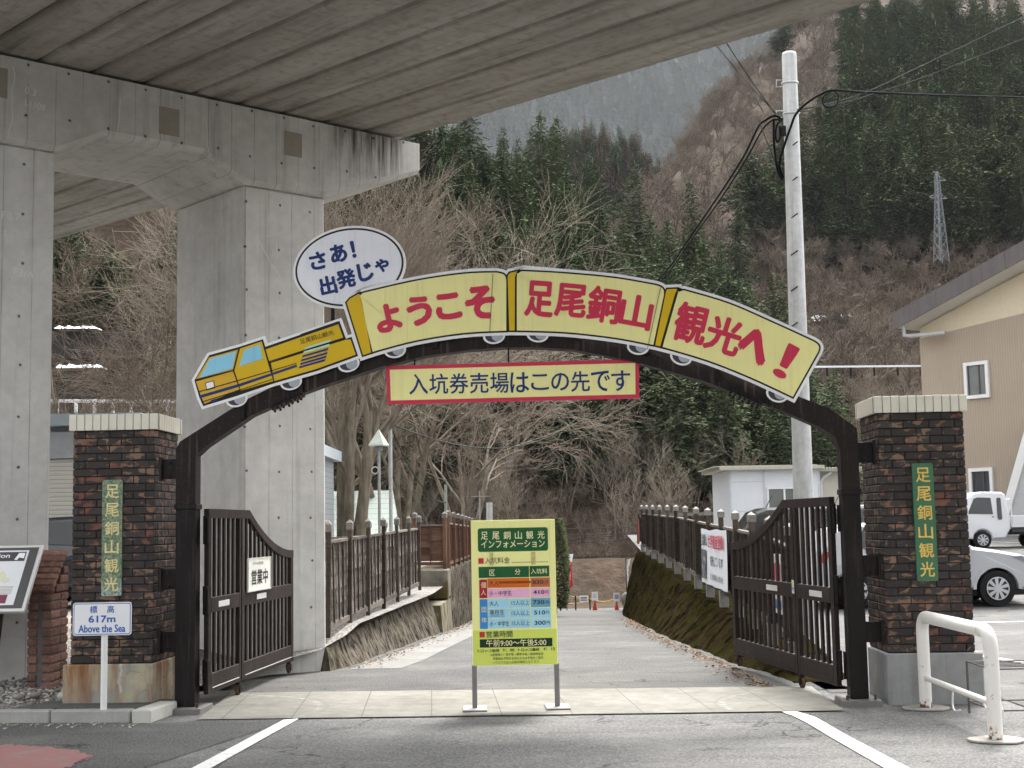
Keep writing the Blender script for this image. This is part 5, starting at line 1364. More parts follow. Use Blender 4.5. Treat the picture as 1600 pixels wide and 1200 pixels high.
M_MOSSW = wallmat('mossy_retaining_wall', 'moss'); M_STONEW = wallmat('chiselled_stone', 'stone')
def ribbon_wall(name, base, top, back, m, label, seed, lumps=.05, cat='wall'):
    """base, top: functions of t in 0..1 to world points; the top is capped back by `back` metres"""
    mb = MB(); nu, nv = 260, 16; vs = []
    for i in range(nu + 1):
        t = i / nu; b, tp = Vector(base(t)), Vector(top(t)); d = (Vector(base(min(1, t + .01))) - Vector(base(max(0, t - .01)))).normalized(); nr = Vector((d.y, -d.x, 0))
        if (tp - b).dot(nr) > 0: nr = -nr
        for j in range(nv + 1):
            v = j / nv; p = b.lerp(tp, v); k = mnoise.noise((p.x * 1.1 + seed, p.y * 1.1, p.z * 2.2)) + .5 * mnoise.noise((p.x * 4, p.y * 4, p.z * 4 + seed)) + .55 * abs(mnoise.noise(((p.x + p.y) * 6 + p.z * 1.5, p.z * 1.2, seed)))
            vs.append(p + nr * lumps * k * (1 if v < .97 else .4) + Vector((0, 0, .02 * k if j == nv else 0)))
        vs.append(tp - nr * back + Vector((0, 0, .0)))
    n = nv + 2
    mb.add(vs, [[i * n + j, (i + 1) * n + j, (i + 1) * n + j + 1, i * n + j + 1] for i in range(nu) for j in range(n - 1)], 0, True)
    mb.add(vs[:n], [list(range(n))]); mb.add(vs[-n:], [list(range(n))[::-1]])
    o = mb.build(name, m, fix=True); return tag(o, label, cat)
FR = [(14.3, 2.93, .18), (17, 3.05, .33), (30, 3.55, .62), (44, 4.1, .82)]       # fence foot on the right wall: y, x, z
def FRx(y): return interp([(a, b) for a, b, c in FR], y)
def FRz(y): return interp([(a, c) for a, b, c in FR], y)
ribbon_wall('retaining_wall', lambda t: (interp(RR, 13.35 + 32 * t) - .06, 13.35 + 32 * t, road_z(13.35 + 32 * t) - .15), lambda t: (FRx(13.35 + 32 * t) - .16, 13.35 + 32 * t, FRz(13.35 + 32 * t) - .10 - .12 * max(0, 1 - t * 14)), .6, M_MOSSW, 'dark mossy retaining wall curving along the right side of the road', 3, .06)
tag(ribbon_wall('retaining_wall', lambda t: (interp(RL, 16.35 + 10.6 * t) + .03, 16.35 + 10.6 * t, road_z(16.35 + 10.6 * t) - .15), lambda t: (-2.25 + .52 * t, 16.45 + 10.2 * t, .22 + .15 * t), .4, M_STONEW, 'rough chiselled grey stone wall along the left edge of the road', 9, .05), 'rough chiselled grey stone wall along the left edge of the road', 'wall')

def wood(name, a, b, sc=1.0):
    g = N(name, .85); t = g.attr('tone'); n = g.noise(2.5, 5, .65, g.mapping((1.2, 1.2, 14))); n2 = g.noise(2.2, 4); n3 = g.noise(1.4, 4)
    col = g.mix(g.ramp(g.math('ADD', g.math('MULTIPLY', n, .6), g.math('MULTIPLY', t, .4)), [(.28, 0), (.72, 1)]), a, b)
    col = g.mix(g.ramp(n2, [(.55, 0), (.75, .6)]), col, tuple(x * .45 for x in a)); col = g.mix(g.ramp(n3, [(.62, 0), (.74, .45)]), col, tuple(min(1, x * 1.7) for x in b))
    return g.done(col, n, .35, .008)
M_WGREY = wood('weathered_grey_boards', (.062, .052, .045), (.19, .165, .145)); M_WDARK = wood('dark_boards', (.020, .016, .013), (.070, .058, .048)); M_WRED = wood('red_brown_boards', (.075, .040, .028), (.165, .095, .068)); M_WPOST = wood('fence_post_wood', (.035, .027, .022), (.11, .09, .075)); M_PCAP = paint('post_cap', (.16, .145, .13), .7, var=.3, scale=25); M_FOOT = concrete('post_foot', .22, (1, .98, .92))
def plank_fence(name, label, pts, mat, hgt=1.12, nb=5, batten=.42, side=1, post_h=.2, capm=M_PCAP, seed=1, foot=True, group=None, PW_=.075):
    """pts: list of post foot points; boards run between posts; battens on the `side` face"""
    r = random.Random(seed); o0 = Vector(pts[0]); t = empty(name, o0, 0, label, 'fence', group); P_ = [Vector(p) - o0 for p in pts]
    for a, b in zip(P_, P_[1:]):
        d = (b - a); L = Vector((d.x, d.y, 0)).length; dh = Vector((d.x, d.y, 0)).normalized(); nr = Vector((dh.y, -dh.x, 0)) * side
        mb = MB(); mb.col = []; bh = (hgt - .18) / nb
        for k in range(nb):
            z0 = .18 + k * bh; tlt = r.uniform(-.004, .004)
            for (u0, u1) in ((0, .5), (.5, 1)):
                pa, pb = a + d * u0 + dh * .003, a + d * u1 - dh * .003
                n0 = len(mb.v); th_ = .016
                vs = [pa + nr * (.012) + Vector((0, 0, z0 - .012)), pb + nr * .012 + Vector((0, 0, z0 - .012 + tlt)), pb - nr * .006 + Vector((0, 0, z0 + bh + tlt)), pa - nr * .006 + Vector((0, 0, z0 + bh))]
                mb.hexa([v - nr * th_ for v in vs], vs); mb.col += [r.random()] * (len(mb.v) - n0)
        mb.build('boards', mat, t, fix=True)
        nb_ = max(2, round(L / batten))
        for k in range(1, nb_):
            p = a + d * (k / nb_); q = MB(); q.col = []; j = r.uniform(-.015, .015)
            q.bar(p + nr * .03 + Vector((j, 0, .14)), p + nr * .024 + Vector((j * .3, 0, hgt + .01)), .035, .022); q.col = [r.random()] * len(q.v); q.build('batten', M_WPOST if mat is not M_WRED else M_WRED, t)
        q = MB(); q.col = []; q.bar(a + Vector((0, 0, hgt + .02)), b + Vector((0, 0, hgt + .02)), .07, .035); q.col = [r.random()] * len(q.v); q.build('top_rail', M_WGREY if mat is not M_WRED else M_PCAP, t)
        q = MB(); q.col = []; q.bar(a + nr * .02 + Vector((0, 0, .12)), b + nr * .02 + Vector((0, 0, .12)), .05, .07); q.col = [r.random()] * len(q.v); q.build('bottom_rail', M_WGREY if mat is not M_WRED else M_WRED, t)
    for i, p in enumerate(P_):
        d = (P_[min(i + 1, len(P_) - 1)] - P_[max(i - 1, 0)]); rz = math.atan2(d.y, d.x); rot = Matrix.Rotation(rz, 3, 'Z') @ Matrix.Rotation(r.uniform(-.012, .012), 3, 'X'); nr = Vector((math.sin(rz), -math.cos(rz), 0)) * side
        q = MB(); q.col = []; q.box(p + nr * .045 + Vector((0, 0, (hgt + post_h) / 2)), (PW_, PW_, hgt + post_h), 0, rot, .005); q.col = [r.random()] * len(q.v); po = q.build('post', M_WPOST if mat is not M_WRED else M_WRED, t)
        q = MB(); c = p + nr * .045 + Vector((0, 0, hgt + post_h)); s = .06
        q.box(c + Vector((0, 0, .02)), (PW_ + .03, PW_ + .03, .09), 0, rot, .004); s = PW_ / 2 + .015; q.add([c + rot @ Vector((x * s, y * s, .066)) for x, y in ((-1, -1), (1, -1), (1, 1), (-1, 1))] + [c + Vector((0, 0, .11))], [[0, 1, 4], [1, 2, 4], [2, 3, 4], [3, 0, 4]]); q.build('cap', capm, po)
        if foot:
            q = MB(); q.box(p + nr * .045 + Vector((0, 0, .02)), (.13, .13, .26), 0, rot, .008); q.build('foot', M_FOOT, po)
    return t
plank_fence('plank_fence', 'dark plank fence with pale-capped posts on the mossy right wall', [(FRx(y), y, FRz(y)) for y in (14.6, 16.1, 17.7, 19.4, 21.2, 23.2, 25.3, 27.6, 30, 32.6, 35.4, 38.3, 41.2, 44)], M_WDARK, hgt=1.08, side=-1, seed=3, capm=paint('pale_post_cap', (.22, .21, .19), .6, var=.25, scale=25))
plank_fence('plank_fence', 'weathered grey plank fence on the chiselled stone wall, left of the road', [(-2.30 + .46 * t, 16.75 + 9.2 * t, .31 + .14 * t) for t in [i / 6 for i in range(7)]], M_WGREY, hgt=1.12, side=1, seed=4, foot=False, PW_=.055, post_h=.17)
plank_fence('plank_fence', 'grey plank fence in the second row behind the weathered one', [(-3.0 + .42 * t, 19.0 + 8 * t, .45) for t in [i / 4 for i in range(5)]], M_WDARK, hgt=1.0, side=1, seed=5, foot=False)
plank_fence('plank_fence', 'short brown plank fence facing the gate above the mossy concrete block', [(-2.15, 29.9, .72), (-1.50, 29.8, .72)], M_WRED, hgt=.92, nb=5, side=1, seed=6, foot=False, batten=2)
plank_fence('plank_fence', 'reddish brown fence running away downhill beyond the concrete block', [(-1.50 + .12 * t, 30.2 + 13.5 * t, .70 - .08 * t) for t in [i / 6 for i in range(7)]], M_WRED, hgt=.98, side=1, seed=7, foot=False, batten=.3)
# block and the wall under the red-brown fence
def mossblock():
    g = N('mossy_block', .92); n = g.noise(3, 6, .65); x, y, z = g.xyz(); m = g.noise(2.5, 5)
    col = g.mix(g.ramp(n, [(.3, 0), (.7, 1)]), (.10, .088, .07), (.25, .23, .19)); col = g.mix(g.ramp(m, [(.48, 0), (.6, .85)]), col, (.095, .075, .022))
    return g.done(col, n, .5, .02)
M_BLOCK = mossblock()
mb = MB(); mb.hexa([(-2.6, 26.7, -1), (-1.36, 26.7, -1), (-1.30, 36, -1.4), (-2.6, 36, -1.4)], [(-2.6, 26.8, .12), (-1.46, 26.8, .11), (-1.40, 36, .02), (-2.6, 36, .02)])
tag(mb.build('concrete_block', M_BLOCK, fix=True), 'moss-stained concrete block between the stone wall and the red-brown fence', 'block')
mb = MB(); mb.b2((-2.6, 29.2, .115), (-1.42, 30.4, .72), bev=.02); tag(mb.build('stone_step', M_BLOCK), 'mossy stone step carrying the short brown plank fence', 'step')
ribbon_wall('retaining_wall', lambda t: (-1.36 + .1 * t, 30.45 + 14 * t, road_z(31 + 14 * t) - .2), lambda t: (-1.46 + .12 * t, 30.45 + 14 * t, .72 - .08 * t), .7, M_STONEW, 'far stone retaining wall under the reddish brown fence', 17, .05)
# banner tied to the right fence
def onfence(px, py, yy): return None
ba = Vector((FRx(20.0) - .09, 20.0, FRz(20.0))); bb = Vector((FRx(23.8) - .09, 23.8, FRz(23.8)))
dv = (ba - bb); rzb = math.atan2(dv.y, dv.x); BL = Vector((dv.x, dv.y, 0)).length
bn = empty('banner', (bb.x - .03, bb.y, bb.z), rzb, 'white cloth banner with red and black characters tied to the dark fence', 'banner')
g_ = N('banner_cloth', .8); _n = g_.noise(3, 3); M_BANC = g_.done((.74, .76, .80), _n, .2, .03)
zlo, zhi = .12, 1.02
mb = MB(); vs = []; nu = 24
for i in range(nu + 1):
    u = i / nu
    for j in range(7):
        v = j / 6; vs.append((BL * u, .0 + .012 * math.sin(u * 19 + v * 2), zlo + (zhi - zlo) * v + (.012 * math.sin(u * 12) - .015 * math.sin(math.pi * u)) * v + .04 * (u - .5) * 0))
mb.add(vs, [[i * 7 + j, (i + 1) * 7 + j, (i + 1) * 7 + j + 1, i * 7 + j + 1] for i in range(nu) for j in range(6)], 0, True); mb.build('cloth', M_BANC, bn)
mb = MB(); put_text(mb, '足尾銅山', BL * .19, .84, .2, BL * .27, -.022, 0, .02); put_text(mb, '観光しています', BL * .68, .52, .17, BL * .46, -.022, 0, .02); put_text(mb, '足尾銅山観光', BL * .66, .27, .1, BL * .5, -.022); mb.build('lettering', M_BLACK, bn)
mb = MB(); put_text(mb, '世界遺産登録', BL * .66, .82, .22, BL * .56, -.022, 0, .03); mb.build('red_lettering', C_RED, bn)
g_ = N('photo_print', .6); _n = g_.noise(7, 4, .7); M_PHOTO = g_.done(g_.ramp(_n, [(.35, (.02, .02, .03)), (.55, (.14, .14, .16)), (.68, (.55, .55, .58))]))
mb = MB(); mb.b2((BL * .07, -.022, .2), (BL * .27, -.0205, .68)); mb.build('picture', M_PHOTO, bn)

# ============================================================ utility pole and its wires
def galv(name, c=.5):
    g = N(name, .5, .15); n = g.noise(3, 5, .6, g.mapping((6, 6, .6))); n2 = g.noise(14, 4)
    return g.done(g.mix(g.ramp(g.math('ADD', g.math('MULTIPLY', n, .6), g.math('MULTIPLY', n2, .4)), [(.35, 0), (.65, 1)]), (c * .72, c * .74, c * .74), (c * 1.12, c * 1.13, c * 1.12)), n2, .12, .005)
M_GALV = galv('pole_concrete', .50); M_WIRE = paint('black_cable', (.008, .008, .009), .95, bump=0); M_WIREG = paint('grey_cable', (.06, .06, .058), .95, bump=0)
UT = at(1233, 86, 17.8); ub = (UT.x - .06, 17.8, park_z(17.8))
up_ = empty('utility_pole', ub, 0, 'tall pale grey utility pole with cable brackets behind the right gate leaf', 'utility pole')
HT = UT.z - ub[2]
mb = MB(); k = 14; mb.tube([(.06 * i / k, 0, HT * i / k) for i in range(k + 1)], [.138 - .042 * i / k for i in range(k + 1)], 24, caps=False); mb.tube([(.06, 0, HT - .001), (.06, 0, HT + .03), (.06, 0, HT + .045)], [.096, .086, .03], 24); mb.build('shaft', M_GALV, up_)
def U(px, py, dy=0.0): p = at(px, py, 17.8 + dy); return (p.x - ub[0], dy, p.z - ub[2])
for (px, py) in ((1218, 130), (1218, 178)):
    c = U(px, py); mb = MB(); mb.tube([U(1224, py - 5), U(1213, py - 5), U(1213, py + 6), U(1224, py + 5)], .008, 5); mb.build('cable_bracket', M_GALV, up_)
    mb = MB(); z = U(1233, py)[2]; mb.tube([(.055 + .108 * math.cos(a), .108 * math.sin(a), z + .012 * math.sin(a)) for a in [6.283 * i / 16 for i in range(17)]], .012, 5); mb.build('band', M_GALV, up_)
for py in (226, 281, 338, 396, 452, 508, 560, 622): 
    q = U(1241, py, -.1); mb = MB(); mb.tube([(q[0] - .04, -.08, q[2] - .02), (q[0] + .04, -.14, q[2] + .03)], .009, 5); mb.build('step_bolt', M_STEEL, up_)
for (px, py, r_) in ((1222, 205, .04),):
    q = U(px, py, -.13); mb = MB(); mb.b2((q[0] - .045, -.16, q[2] - .07), (q[0] + .05, -.10, q[2] + .07), bev=.008); mb.build('junction_box', M_STEEL, up_)
def cable(pts, r, label, m=M_WIRE, name='cable', n=10):
    o0 = Vector(pts[0]); mb = MB(); mb.tube([Vector(p) - o0 for p in smooth_pts(pts, n)], r, 5, caps=True); o = mb.build(name, m, loc=o0); return tag(o, label, 'cable')
def hang(a, b, sag, n=6): a, b = Vector(a), Vector(b); return [a.lerp(b, i / n) - Vector((0, 0, sag * 4 * (i / n) * (1 - i / n))) for i in range(n + 1)]
A1 = at(1214, 178, 17.75)
cable(hang(A1, at(1058, -8, 12.5), .05), .007, 'pale twisted cable rising from the pole bracket up under the deck edge', M_WIREG)
cable(hang(A1 + Vector((0, 0, -.03)), at(1088, -8, 13), .04), .006, 'thin dark cable beside the pale twisted one rising to the deck edge')
A2 = at(1203, 184, 17.75)
cable([at(1221, 186, 17.7), at(1210, 181, 17.7), at(1196, 188, 17.8), at(1184, 200, 18.2), at(1160, 248, 19.5), at(1120, 310, 22), at(1075, 375, 26), at(1040, 425, 30), at(985, 480, 36)], .016, 'thick black cable sagging from the pole down behind the arch, left of two')
cable([at(1221, 188, 17.7), at(1207, 188, 17.7), at(1190, 205, 18.2), at(1165, 250, 19.5), at(1124, 314, 22), at(1080, 375, 26), at(1045, 425, 30), at(990, 490, 36)], .012, 'black cable sagging behind the arch, right of the two from the pole')
cable([at(1185, 186, 17.7), at(1200, 225, 17.8), at(1215, 262, 17.8)], .006, 'thin grey stay wire slanting down to the pole from the cable bundle', M_WIREG)
cable([at(1209, 186, 17.6), at(1209, 215, 17.6), at(1211, 240, 17.6), at(1215, 264, 17.6), at(1222, 280, 17.65)], .016, 'black cable loop hanging at the left of the pole, outer')
cable([at(1222, 186, 17.6), at(1214, 196, 17.6), at(1212, 212, 17.6), at(1215, 222, 17.6), at(1220, 212, 17.6), at(1221, 200, 17.62)], .013, 'small black cable loop by the junction box on the pole')
cable([at(1224, 277, 17.6), at(1218, 258, 17.6), at(1224, 232, 17.6), at(1235, 200, 17.6), at(1244, 178, 17.6), at(1262, 160, 17.6), at(1285, 146, 17.7), at(1302, 141, 17.8), at(1340, 143, 18.2), at(1450, 148, 20), at(1600, 152, 23), at(1720, 154, 26)], .017, 'thick black cable wrapping the pole and running level to the right')
cable([at(1246, 171, 17.7), at(1300, 161, 18), at(1360, 141, 18.4), at(1450, 98, 19), at(1600, 26, 20), at(1700, -25, 21)], .008, 'pale spiral-wrapped cable climbing to the upper right from the pole', M_WIREG)
cable([at(1246, 171, 17.75), at(1300, 164, 18.2), at(1360, 148, 18.8), at(1450, 118, 19.5), at(1600, 60, 21), at(1700, 20, 22)], .006, 'thin pale cable climbing right just under the spiral-wrapped one', M_WIREG)
cable([at(1302, 141, 17.78), at(1288, 150, 17.78), at(1286, 162, 17.78), at(1296, 168, 17.78), at(1308, 162, 17.78), at(1309, 148, 17.78), at(1302, 141, 17.78)], .009, 'coil of spare black cable hanging right of the pole')
cable(hang(at(611, 663, 34), at(900, 655, 60), .9), .02, 'sagging grey wire from the thin pole across to the cedars', M_WIREG)
cable(hang(at(611, 668, 34), at(697, 785, 48), .5), .02, 'grey wire slanting down from the thin pole to the small far pole', M_WIREG)
for i, (ya, yb, yc) in enumerate(((816, 820, 822), (828, 832, 831), (838, 836, 833), (842, 843, 841))):
    cable(hang(at(700, ya - 6, 58), at(1000, yc, 60), .25), .018, ('topmost', 'second', 'third', 'lowest')[i] + ' of the four grey wires crossing above the river behind the board', M_WIREG)
# faint power lines to the pylon
for i, (a, b) in enumerate((((1250, 283), (1463, 280)), ((1250, 324), (1456, 297)), ((1250, 275), (1463, 275)))):
    pass

# pylon on the right slope
M_PYL = paint('galvanised_lattice', (.18, .195, .21), .5, .3, var=.1)
pyY = 168.0; pt, pbm = at(1466, 268, pyY), at(1469, 372, pyY); PH = pt.z - pbm.z + 3
py_ = empty('pylon', (pbm.x, pyY, pbm.z - 3), .35, 'grey steel lattice pylon rising out of the cedars on the right slope', 'pylon')
mb = MB(); wb, wt = .66, .22
def leg(sx, sy, t): w_ = wb + (wt - wb) * min(1, t / .8); w_ = w_ if t < .9 else w_ * (1 - (t - .9) * 6); return Vector((sx * w_, sy * w_, PH * t))
lev = [0, .12, .24, .35, .45, .54, .62, .70, .77, .84, .90, 1.0]
for sx in (-1, 1):
    for sy in (-1, 1):
        for a, b in zip(lev, lev[1:]): mb.bar(leg(sx, sy, a), leg(sx, sy, b), .085, .085)
mb.build('leg_frame', M_PYL, py_)
mb = MB()
for a, b in zip(lev, lev[1:]):
    for (s0, s1) in (((-1, -1), (1, -1)), ((1, -1), (1, 1)), ((1, 1), (-1, 1)), ((-1, 1), (-1, -1))):
        mb.bar(leg(*s0, a), leg(*s1, b), .04, .04); mb.bar(leg(*s1, a), leg(*s0, b), .04, .04); mb.bar(leg(*s0, b), leg(*s1, b), .04, .04)
mb.build('lattice', M_PYL, py_)
for z, s in ((.70, -1), (.70, 1), (.90, 1)):
    mb = MB(); mb.bar((s * .3, 0, PH * z), (s * 1.3, 0, PH * z + .12), .13, .13); mb.bar((s * .3, 0, PH * (z + .05)), (s * 1.3, 0, PH * z + .12), .07, .07); mb.build('crossarm', M_PYL, py_)

# ============================================================ small posts, lamp, flags, cones
lp = at(593, 820, 31); lamp = empty('lamp_post', (lp.x, 31, .35), 0, 'lamp post with a pale green conical hood and a horn loudspeaker', 'lamp post')
def Lz(py): return at(593, py, 31).z - .35
M_POLEG = paint('lamp_pole', (.30, .31, .29), .6, var=.25, scale=12); M_CONE = paint('hood_green_white', (.50, .54, .47), .6, var=.22, scale=3)
mb = MB(); mb.tube([(0, 0, 0), (0, 0, Lz(698))], .035, 10); mb.build('pole', M_POLEG, lamp)
mb = MB(); mb.tube([(0, 0, Lz(697)), (0, 0, Lz(695)), (0, 0, Lz(671))], [.25, .25, .008], 4, smooth=False); o = mb.build('hood', M_CONE, lamp); o.rotation_euler = (0, 0, .5)
mb = MB(); mb.tube([(0, 0, Lz(705)), (0, 0, Lz(697))], .09, 10); mb.build('lantern', paint('lantern_grey', (.2, .2, .2), .5), lamp)
mb = MB(); z = Lz(735); mb.tube([(-.03, .10, z), (-.06, -.02, z), (-.07, -.12, z), (-.072, -.16, z)], [.03, .035, .08, .09], 14, caps=True); mb.disc((-.072, -.165, z), .06, 'y', 14, 1, .006); mb.build('loudspeaker', [paint('horn_grey', (.45, .45, .43), .5), C_BLACK], lamp)
tp = at(611, 820, 34); t_ = empty('thin_pole', (tp.x, 34, .35), 0, 'thin grey steel pole right of the cone-hooded lamp', 'pole')
zt = at(611, 657, 34).z - .35; mb = MB(); mb.tube([(0, 0, 0), (0, 0, zt)], .05, 10); mb.build('shaft', M_GALV, t_); mb = MB(); mb.tube([(0, 0, zt), (0, 0, zt + .06)], [.06, .03], 8); mb.build('pole_cap', M_POLEG, t_)
tp = at(697, 820, 48); mb = MB(); mb.tube([(0, 0, -3), (0, 0, at(697, 757, 48).z - .3)], .05, 8); tag(mb.build('thin_pole', M_POLEG, loc=(tp.x, 48, .3)), 'small far pole where the wires gather above the red-brown fence', 'pole')
tp = at(998, 870, 52); mb = MB(); mb.tube([(0, 0, -1), (0, 0, 1.3)], .05, 8); tag(mb.build('marker_pole', paint('red_brown_pole', (.17, .05, .035), .6), loc=(tp.x, 52, tp.z + .1)), 'short red-brown pole at the far end of the dark fence', 'pole')
# TV aerial behind the red-brown fence
aa = at(750, 815, 55); ae = empty('aerial', (aa.x, 55, aa.z), 0, 'tv aerial mast above the red-brown fence', 'aerial')
mb = MB(); mb.tube([(0, 0, -1), (0, 0, 1.2)], .03, 6); mb.build('mast', M_POLEG, ae); mb = MB(); mb.bar((-.55, 0, 1.0), (.45, 0, 1.0), .03, .03)
for i in range(6): mb.bar((-.5 + i * .18, -.3, 1.0), (-.5 + i * .18, .3, 1.0), .02, .02)
mb.build('elements', M_POLEG, ae)
mb = MB(); mb.tube([(0, 0, -1), (0, 0, .75)], .13, 10); tag(mb.build('roof_vent', M_GALV, loc=(at(765, 815, 55).x, 55, aa.z)), 'grey vent pipe beside the tv aerial', 'vent')

def road_at(px, py):
    return road_pt(px, py)
def flag(px, y_top, y_bot, y_ft, Y, cols, label, txt, wpx, curl=1):
    f0 = at(px, y_ft, Y); t = empty('banner_flag', f0, 0, label, 'flag'); s = Y / F
    hz0, hz1 = (y_ft - y_bot) * s, (y_ft - y_top) * s; W_ = wpx * s
    mb = MB(); mb.tube([(0, 0, 0), (0, 0, hz1 + .1)], .02, 6); mb.bar((0, 0, hz1), (W_, 0, hz1), .02, .02); mb.build('pole', M_STEEL, t)
    mb = MB(); vs = []
    for i in range(13):
        v = i / 12
        for j in range(5):
            u = j / 4; vs.append((.02 + W_ * u * (1 - .15 * math.sin(v * 5)) - .12 * v * u * curl, .10 * math.sin(u * 4 + v * 5), hz1 + (hz0 - hz1) * v))
    for i in range(12):
        for j in range(4): mb.add([vs[i * 5 + j], vs[i * 5 + j + 1], vs[i * 5 + 6 + j], vs[i * 5 + 5 + j]], [[0, 1, 2, 3]], 0 if i < 3 else 1, True)
    mb.build('cloth', cols, t)
    mb = MB()
    for i, c in enumerate(txt): put_text(mb, c, .02 + W_ * .42 - .05 * i / len(txt), hz1 + (hz0 - hz1) * (.32 + .62 * i / len(txt)), W_ * .36, W_ * .36, -.12)
    if txt: mb.build('lettering', cols[2], t)
    return t
flag(886, 867, 918, 955, 62, [C_WHITE, P((.62, .02, .035)), C_WHITE], 'red and white tall banner flag beside the dark hedge', 'アイスクリーム', 11)
flag(980, 875, 918, 950, 60, [C_WHITE, C_WHITE, C_DGREY], 'narrow white banner flag at the far end of the mossy wall', 'ようこそ', 6)
M_CONEO = paint('cone_orange', (.42, .045, .012), .5, bump=0)
def cone(px, py, Y, label, sign):
    p = at(px, py, Y); t = empty('traffic_cone', p, 0, label, 'traffic cone', 'cones at the bottom of the road'); h = .52
    mb = MB(); mb.tube([(0, 0, .03), (0, 0, h)], [.13, .025], 14); mb.build('body', M_CONEO, t); mb = MB(); mb.box((0, 0, .015), (.40, .40, .03)); mb.build('base', M_CONEO, t)
    mb = MB(); mb.b2((-.13, -.04, .50), (.13, -.02, .86)); o = mb.build('notice_board', C_WHITE, t); mb = MB(); mb.b2((-.09, -.045, .60), (.09, -.041, .80)); mb.build('print', sign, o)
cone(930, 956, 61, 'orange cone with a white notice, fully seen by the yellow rope', P((.6, .62, .62)))
cone(964, 958, 60, 'orange cone with a dark printed notice, half hidden by the mossy wall', P((.35, .35, .55)))
rb = at(912, 957, 62); t_ = empty('rope_barrier', rb, 0, 'yellow rope and rail barrier across the bottom of the road', 'barrier'); sY = 62 / F
M_YEL = paint('rope_yellow', (.55, .42, .08), .7); M_RAIL = paint('bamboo_rail', (.38, .31, .16), .7, var=.3)
for a, b in (((872, 930), (925, 936)), ((872, 945), (912, 943)), ((872, 938), (925, 934))):
    mb = MB(); mb.tube([((a[0] - 912) * sY, 0, (957 - a[1]) * sY), ((b[0] - 912) * sY, .1, (957 - b[1]) * sY)], .03, 6); mb.build('rail', M_RAIL, t_)
for px in (876, 900, 922):
    mb = MB(); mb.tube([((px - 912) * sY, 0, -.1), ((px - 912) * sY, 0, .75)], .035, 6); mb.build('post', M_STEEL, t_)
mb = MB(); mb.tube(smooth_pts([((x - 912) * sY, -.1, (957 - y) * sY) for x, y in ((922, 936), (940, 941), (955, 939), (968, 935))], 6), .025, 5); mb.build('rope', M_YEL, t_)
mb = MB(); mb.b2(((906 - 912) * sY, -.12, (957 - 941) * sY), ((919 - 912) * sY, -.10, (957 - 931) * sY)); mb.build('notice_board', C_WHITE, t_)
mb = MB()
for i in range(3): mb.b2(((907.5 - 912) * sY, -.125, (957 - 934.5 - i * 2.2) * sY), ((917.5 - 912) * sY, -.122, (957 - 933.3 - i * 2.2) * sY))
mb.build('notice_print', C_DGREY, t_)
mb = MB(); mb.col = []; p = at(974, 935, 47); pebble(mb, (0, 0, 0), .35, 3); mb.col = [.35] * len(mb.v); o = mb.build('boulder', M_PEB, loc=(p.x + .1, 47, p.z - .05)); sm_ = o.modifiers.new('round', 'SUBSURF'); sm_.levels = sm_.render_levels = 2; o.scale = (.8, .8, 1.6); tag(o, 'smooth grey boulder at the far end of the mossy wall', 'boulder')
# hedge column behind the board
hb_ = MB(); hb_.col = []; r = random.Random(12); hp = at(868, 950, 45)
for i in range(5200):
    a = r.random() * 6.283; z = r.random() * 2.9; rad = (.42 * (1 - (abs(z - 1.3) / 2.0) ** 3)) * (.75 + .3 * r.random()) + .04 * mnoise.noise((a * 2, z * 2, 0))
    p = Vector((rad * math.cos(a), rad * math.sin(a), z)); d = Vector((math.cos(a) + r.uniform(-.8, .8), math.sin(a) + r.uniform(-.8, .8), r.uniform(-.6, .8))).normalized(); s = d.orthogonal().normalized() * .03; e = d * .08
    n0 = len(hb_.v); hb_.add([p - s, p + s, p + e + s * .6, p + e - s * .6], [[0, 1, 2, 3]]); hb_.col += [r.random()] * 4
hd = empty('columnar_shrub', (hp.x, 45, hp.z), 0, 'dark clipped columnar shrub just right of the fare board', 'shrub'); hb_.build('crown', M_PINE, hd); mb = MB(); mb.tube([(0, 0, -.2), (0, 0, 2.4)], [.06, .02], 6); mb.build('trunk', M_BARK, hd)

# far bank rail fence, guard rails, snow strips
def rail_fence(name, label, a, b, n, h, rails, m, pm=None, w_=.1):
    a, b = Vector(a), Vector(b); t = empty(name, a, 0, label, 'fence' if 'fence' in name else 'guard rail'); d = b - a
    for i in range(n + 1):
        p = d * (i / n); mb = MB(); mb.b2((p.x - w_ / 2, p.y - w_ / 2, p.z - .4), (p.x + w_ / 2, p.y + w_ / 2, p.z + h)); mb.build('post', pm or m, t)
    for z in rails:
        mb = MB(); mb.bar(Vector((0, -.06, z)), d + Vector((0, -.06, z)), .06, w_ * 1.2); mb.build('rail', m, t)
    return t
rail_fence('rail_fence', 'brown post and rail fence along the far river bank', at(878, 893, 91.6), at(1000, 888, 91.6), 9, 1.0, (.35, .85), M_WGREY)
rail_fence('rail_fence', 'snow-dusted rail fence behind the dark fence, left of the white prefab', at(1000, 838, 54), at(1130, 833, 54), 5, .85, (.78,), M_PCAP, M_WDARK)
M_SNOW = paint('snow', (.80, .82, .85), .7, var=.06, scale=3); M_GRAIL = paint('guard_rail_white', (.55, .56, .56), .5, .1)
rail_fence('guard_rail', 'pale guard rail of the road on the left slope, above the left pillar', at(60, 640, 70), at(290, 641, 72), 8, .55, (.45,), M_GRAIL, M_GRAIL, .14)
rail_fence('guard_rail', 'white snow-topped guard rail on the right slope behind the arch end', at(1255, 580, 104), at(1475, 578, 106), 6, .4, (.32,), M_SNOW, M_WDARK, .12)
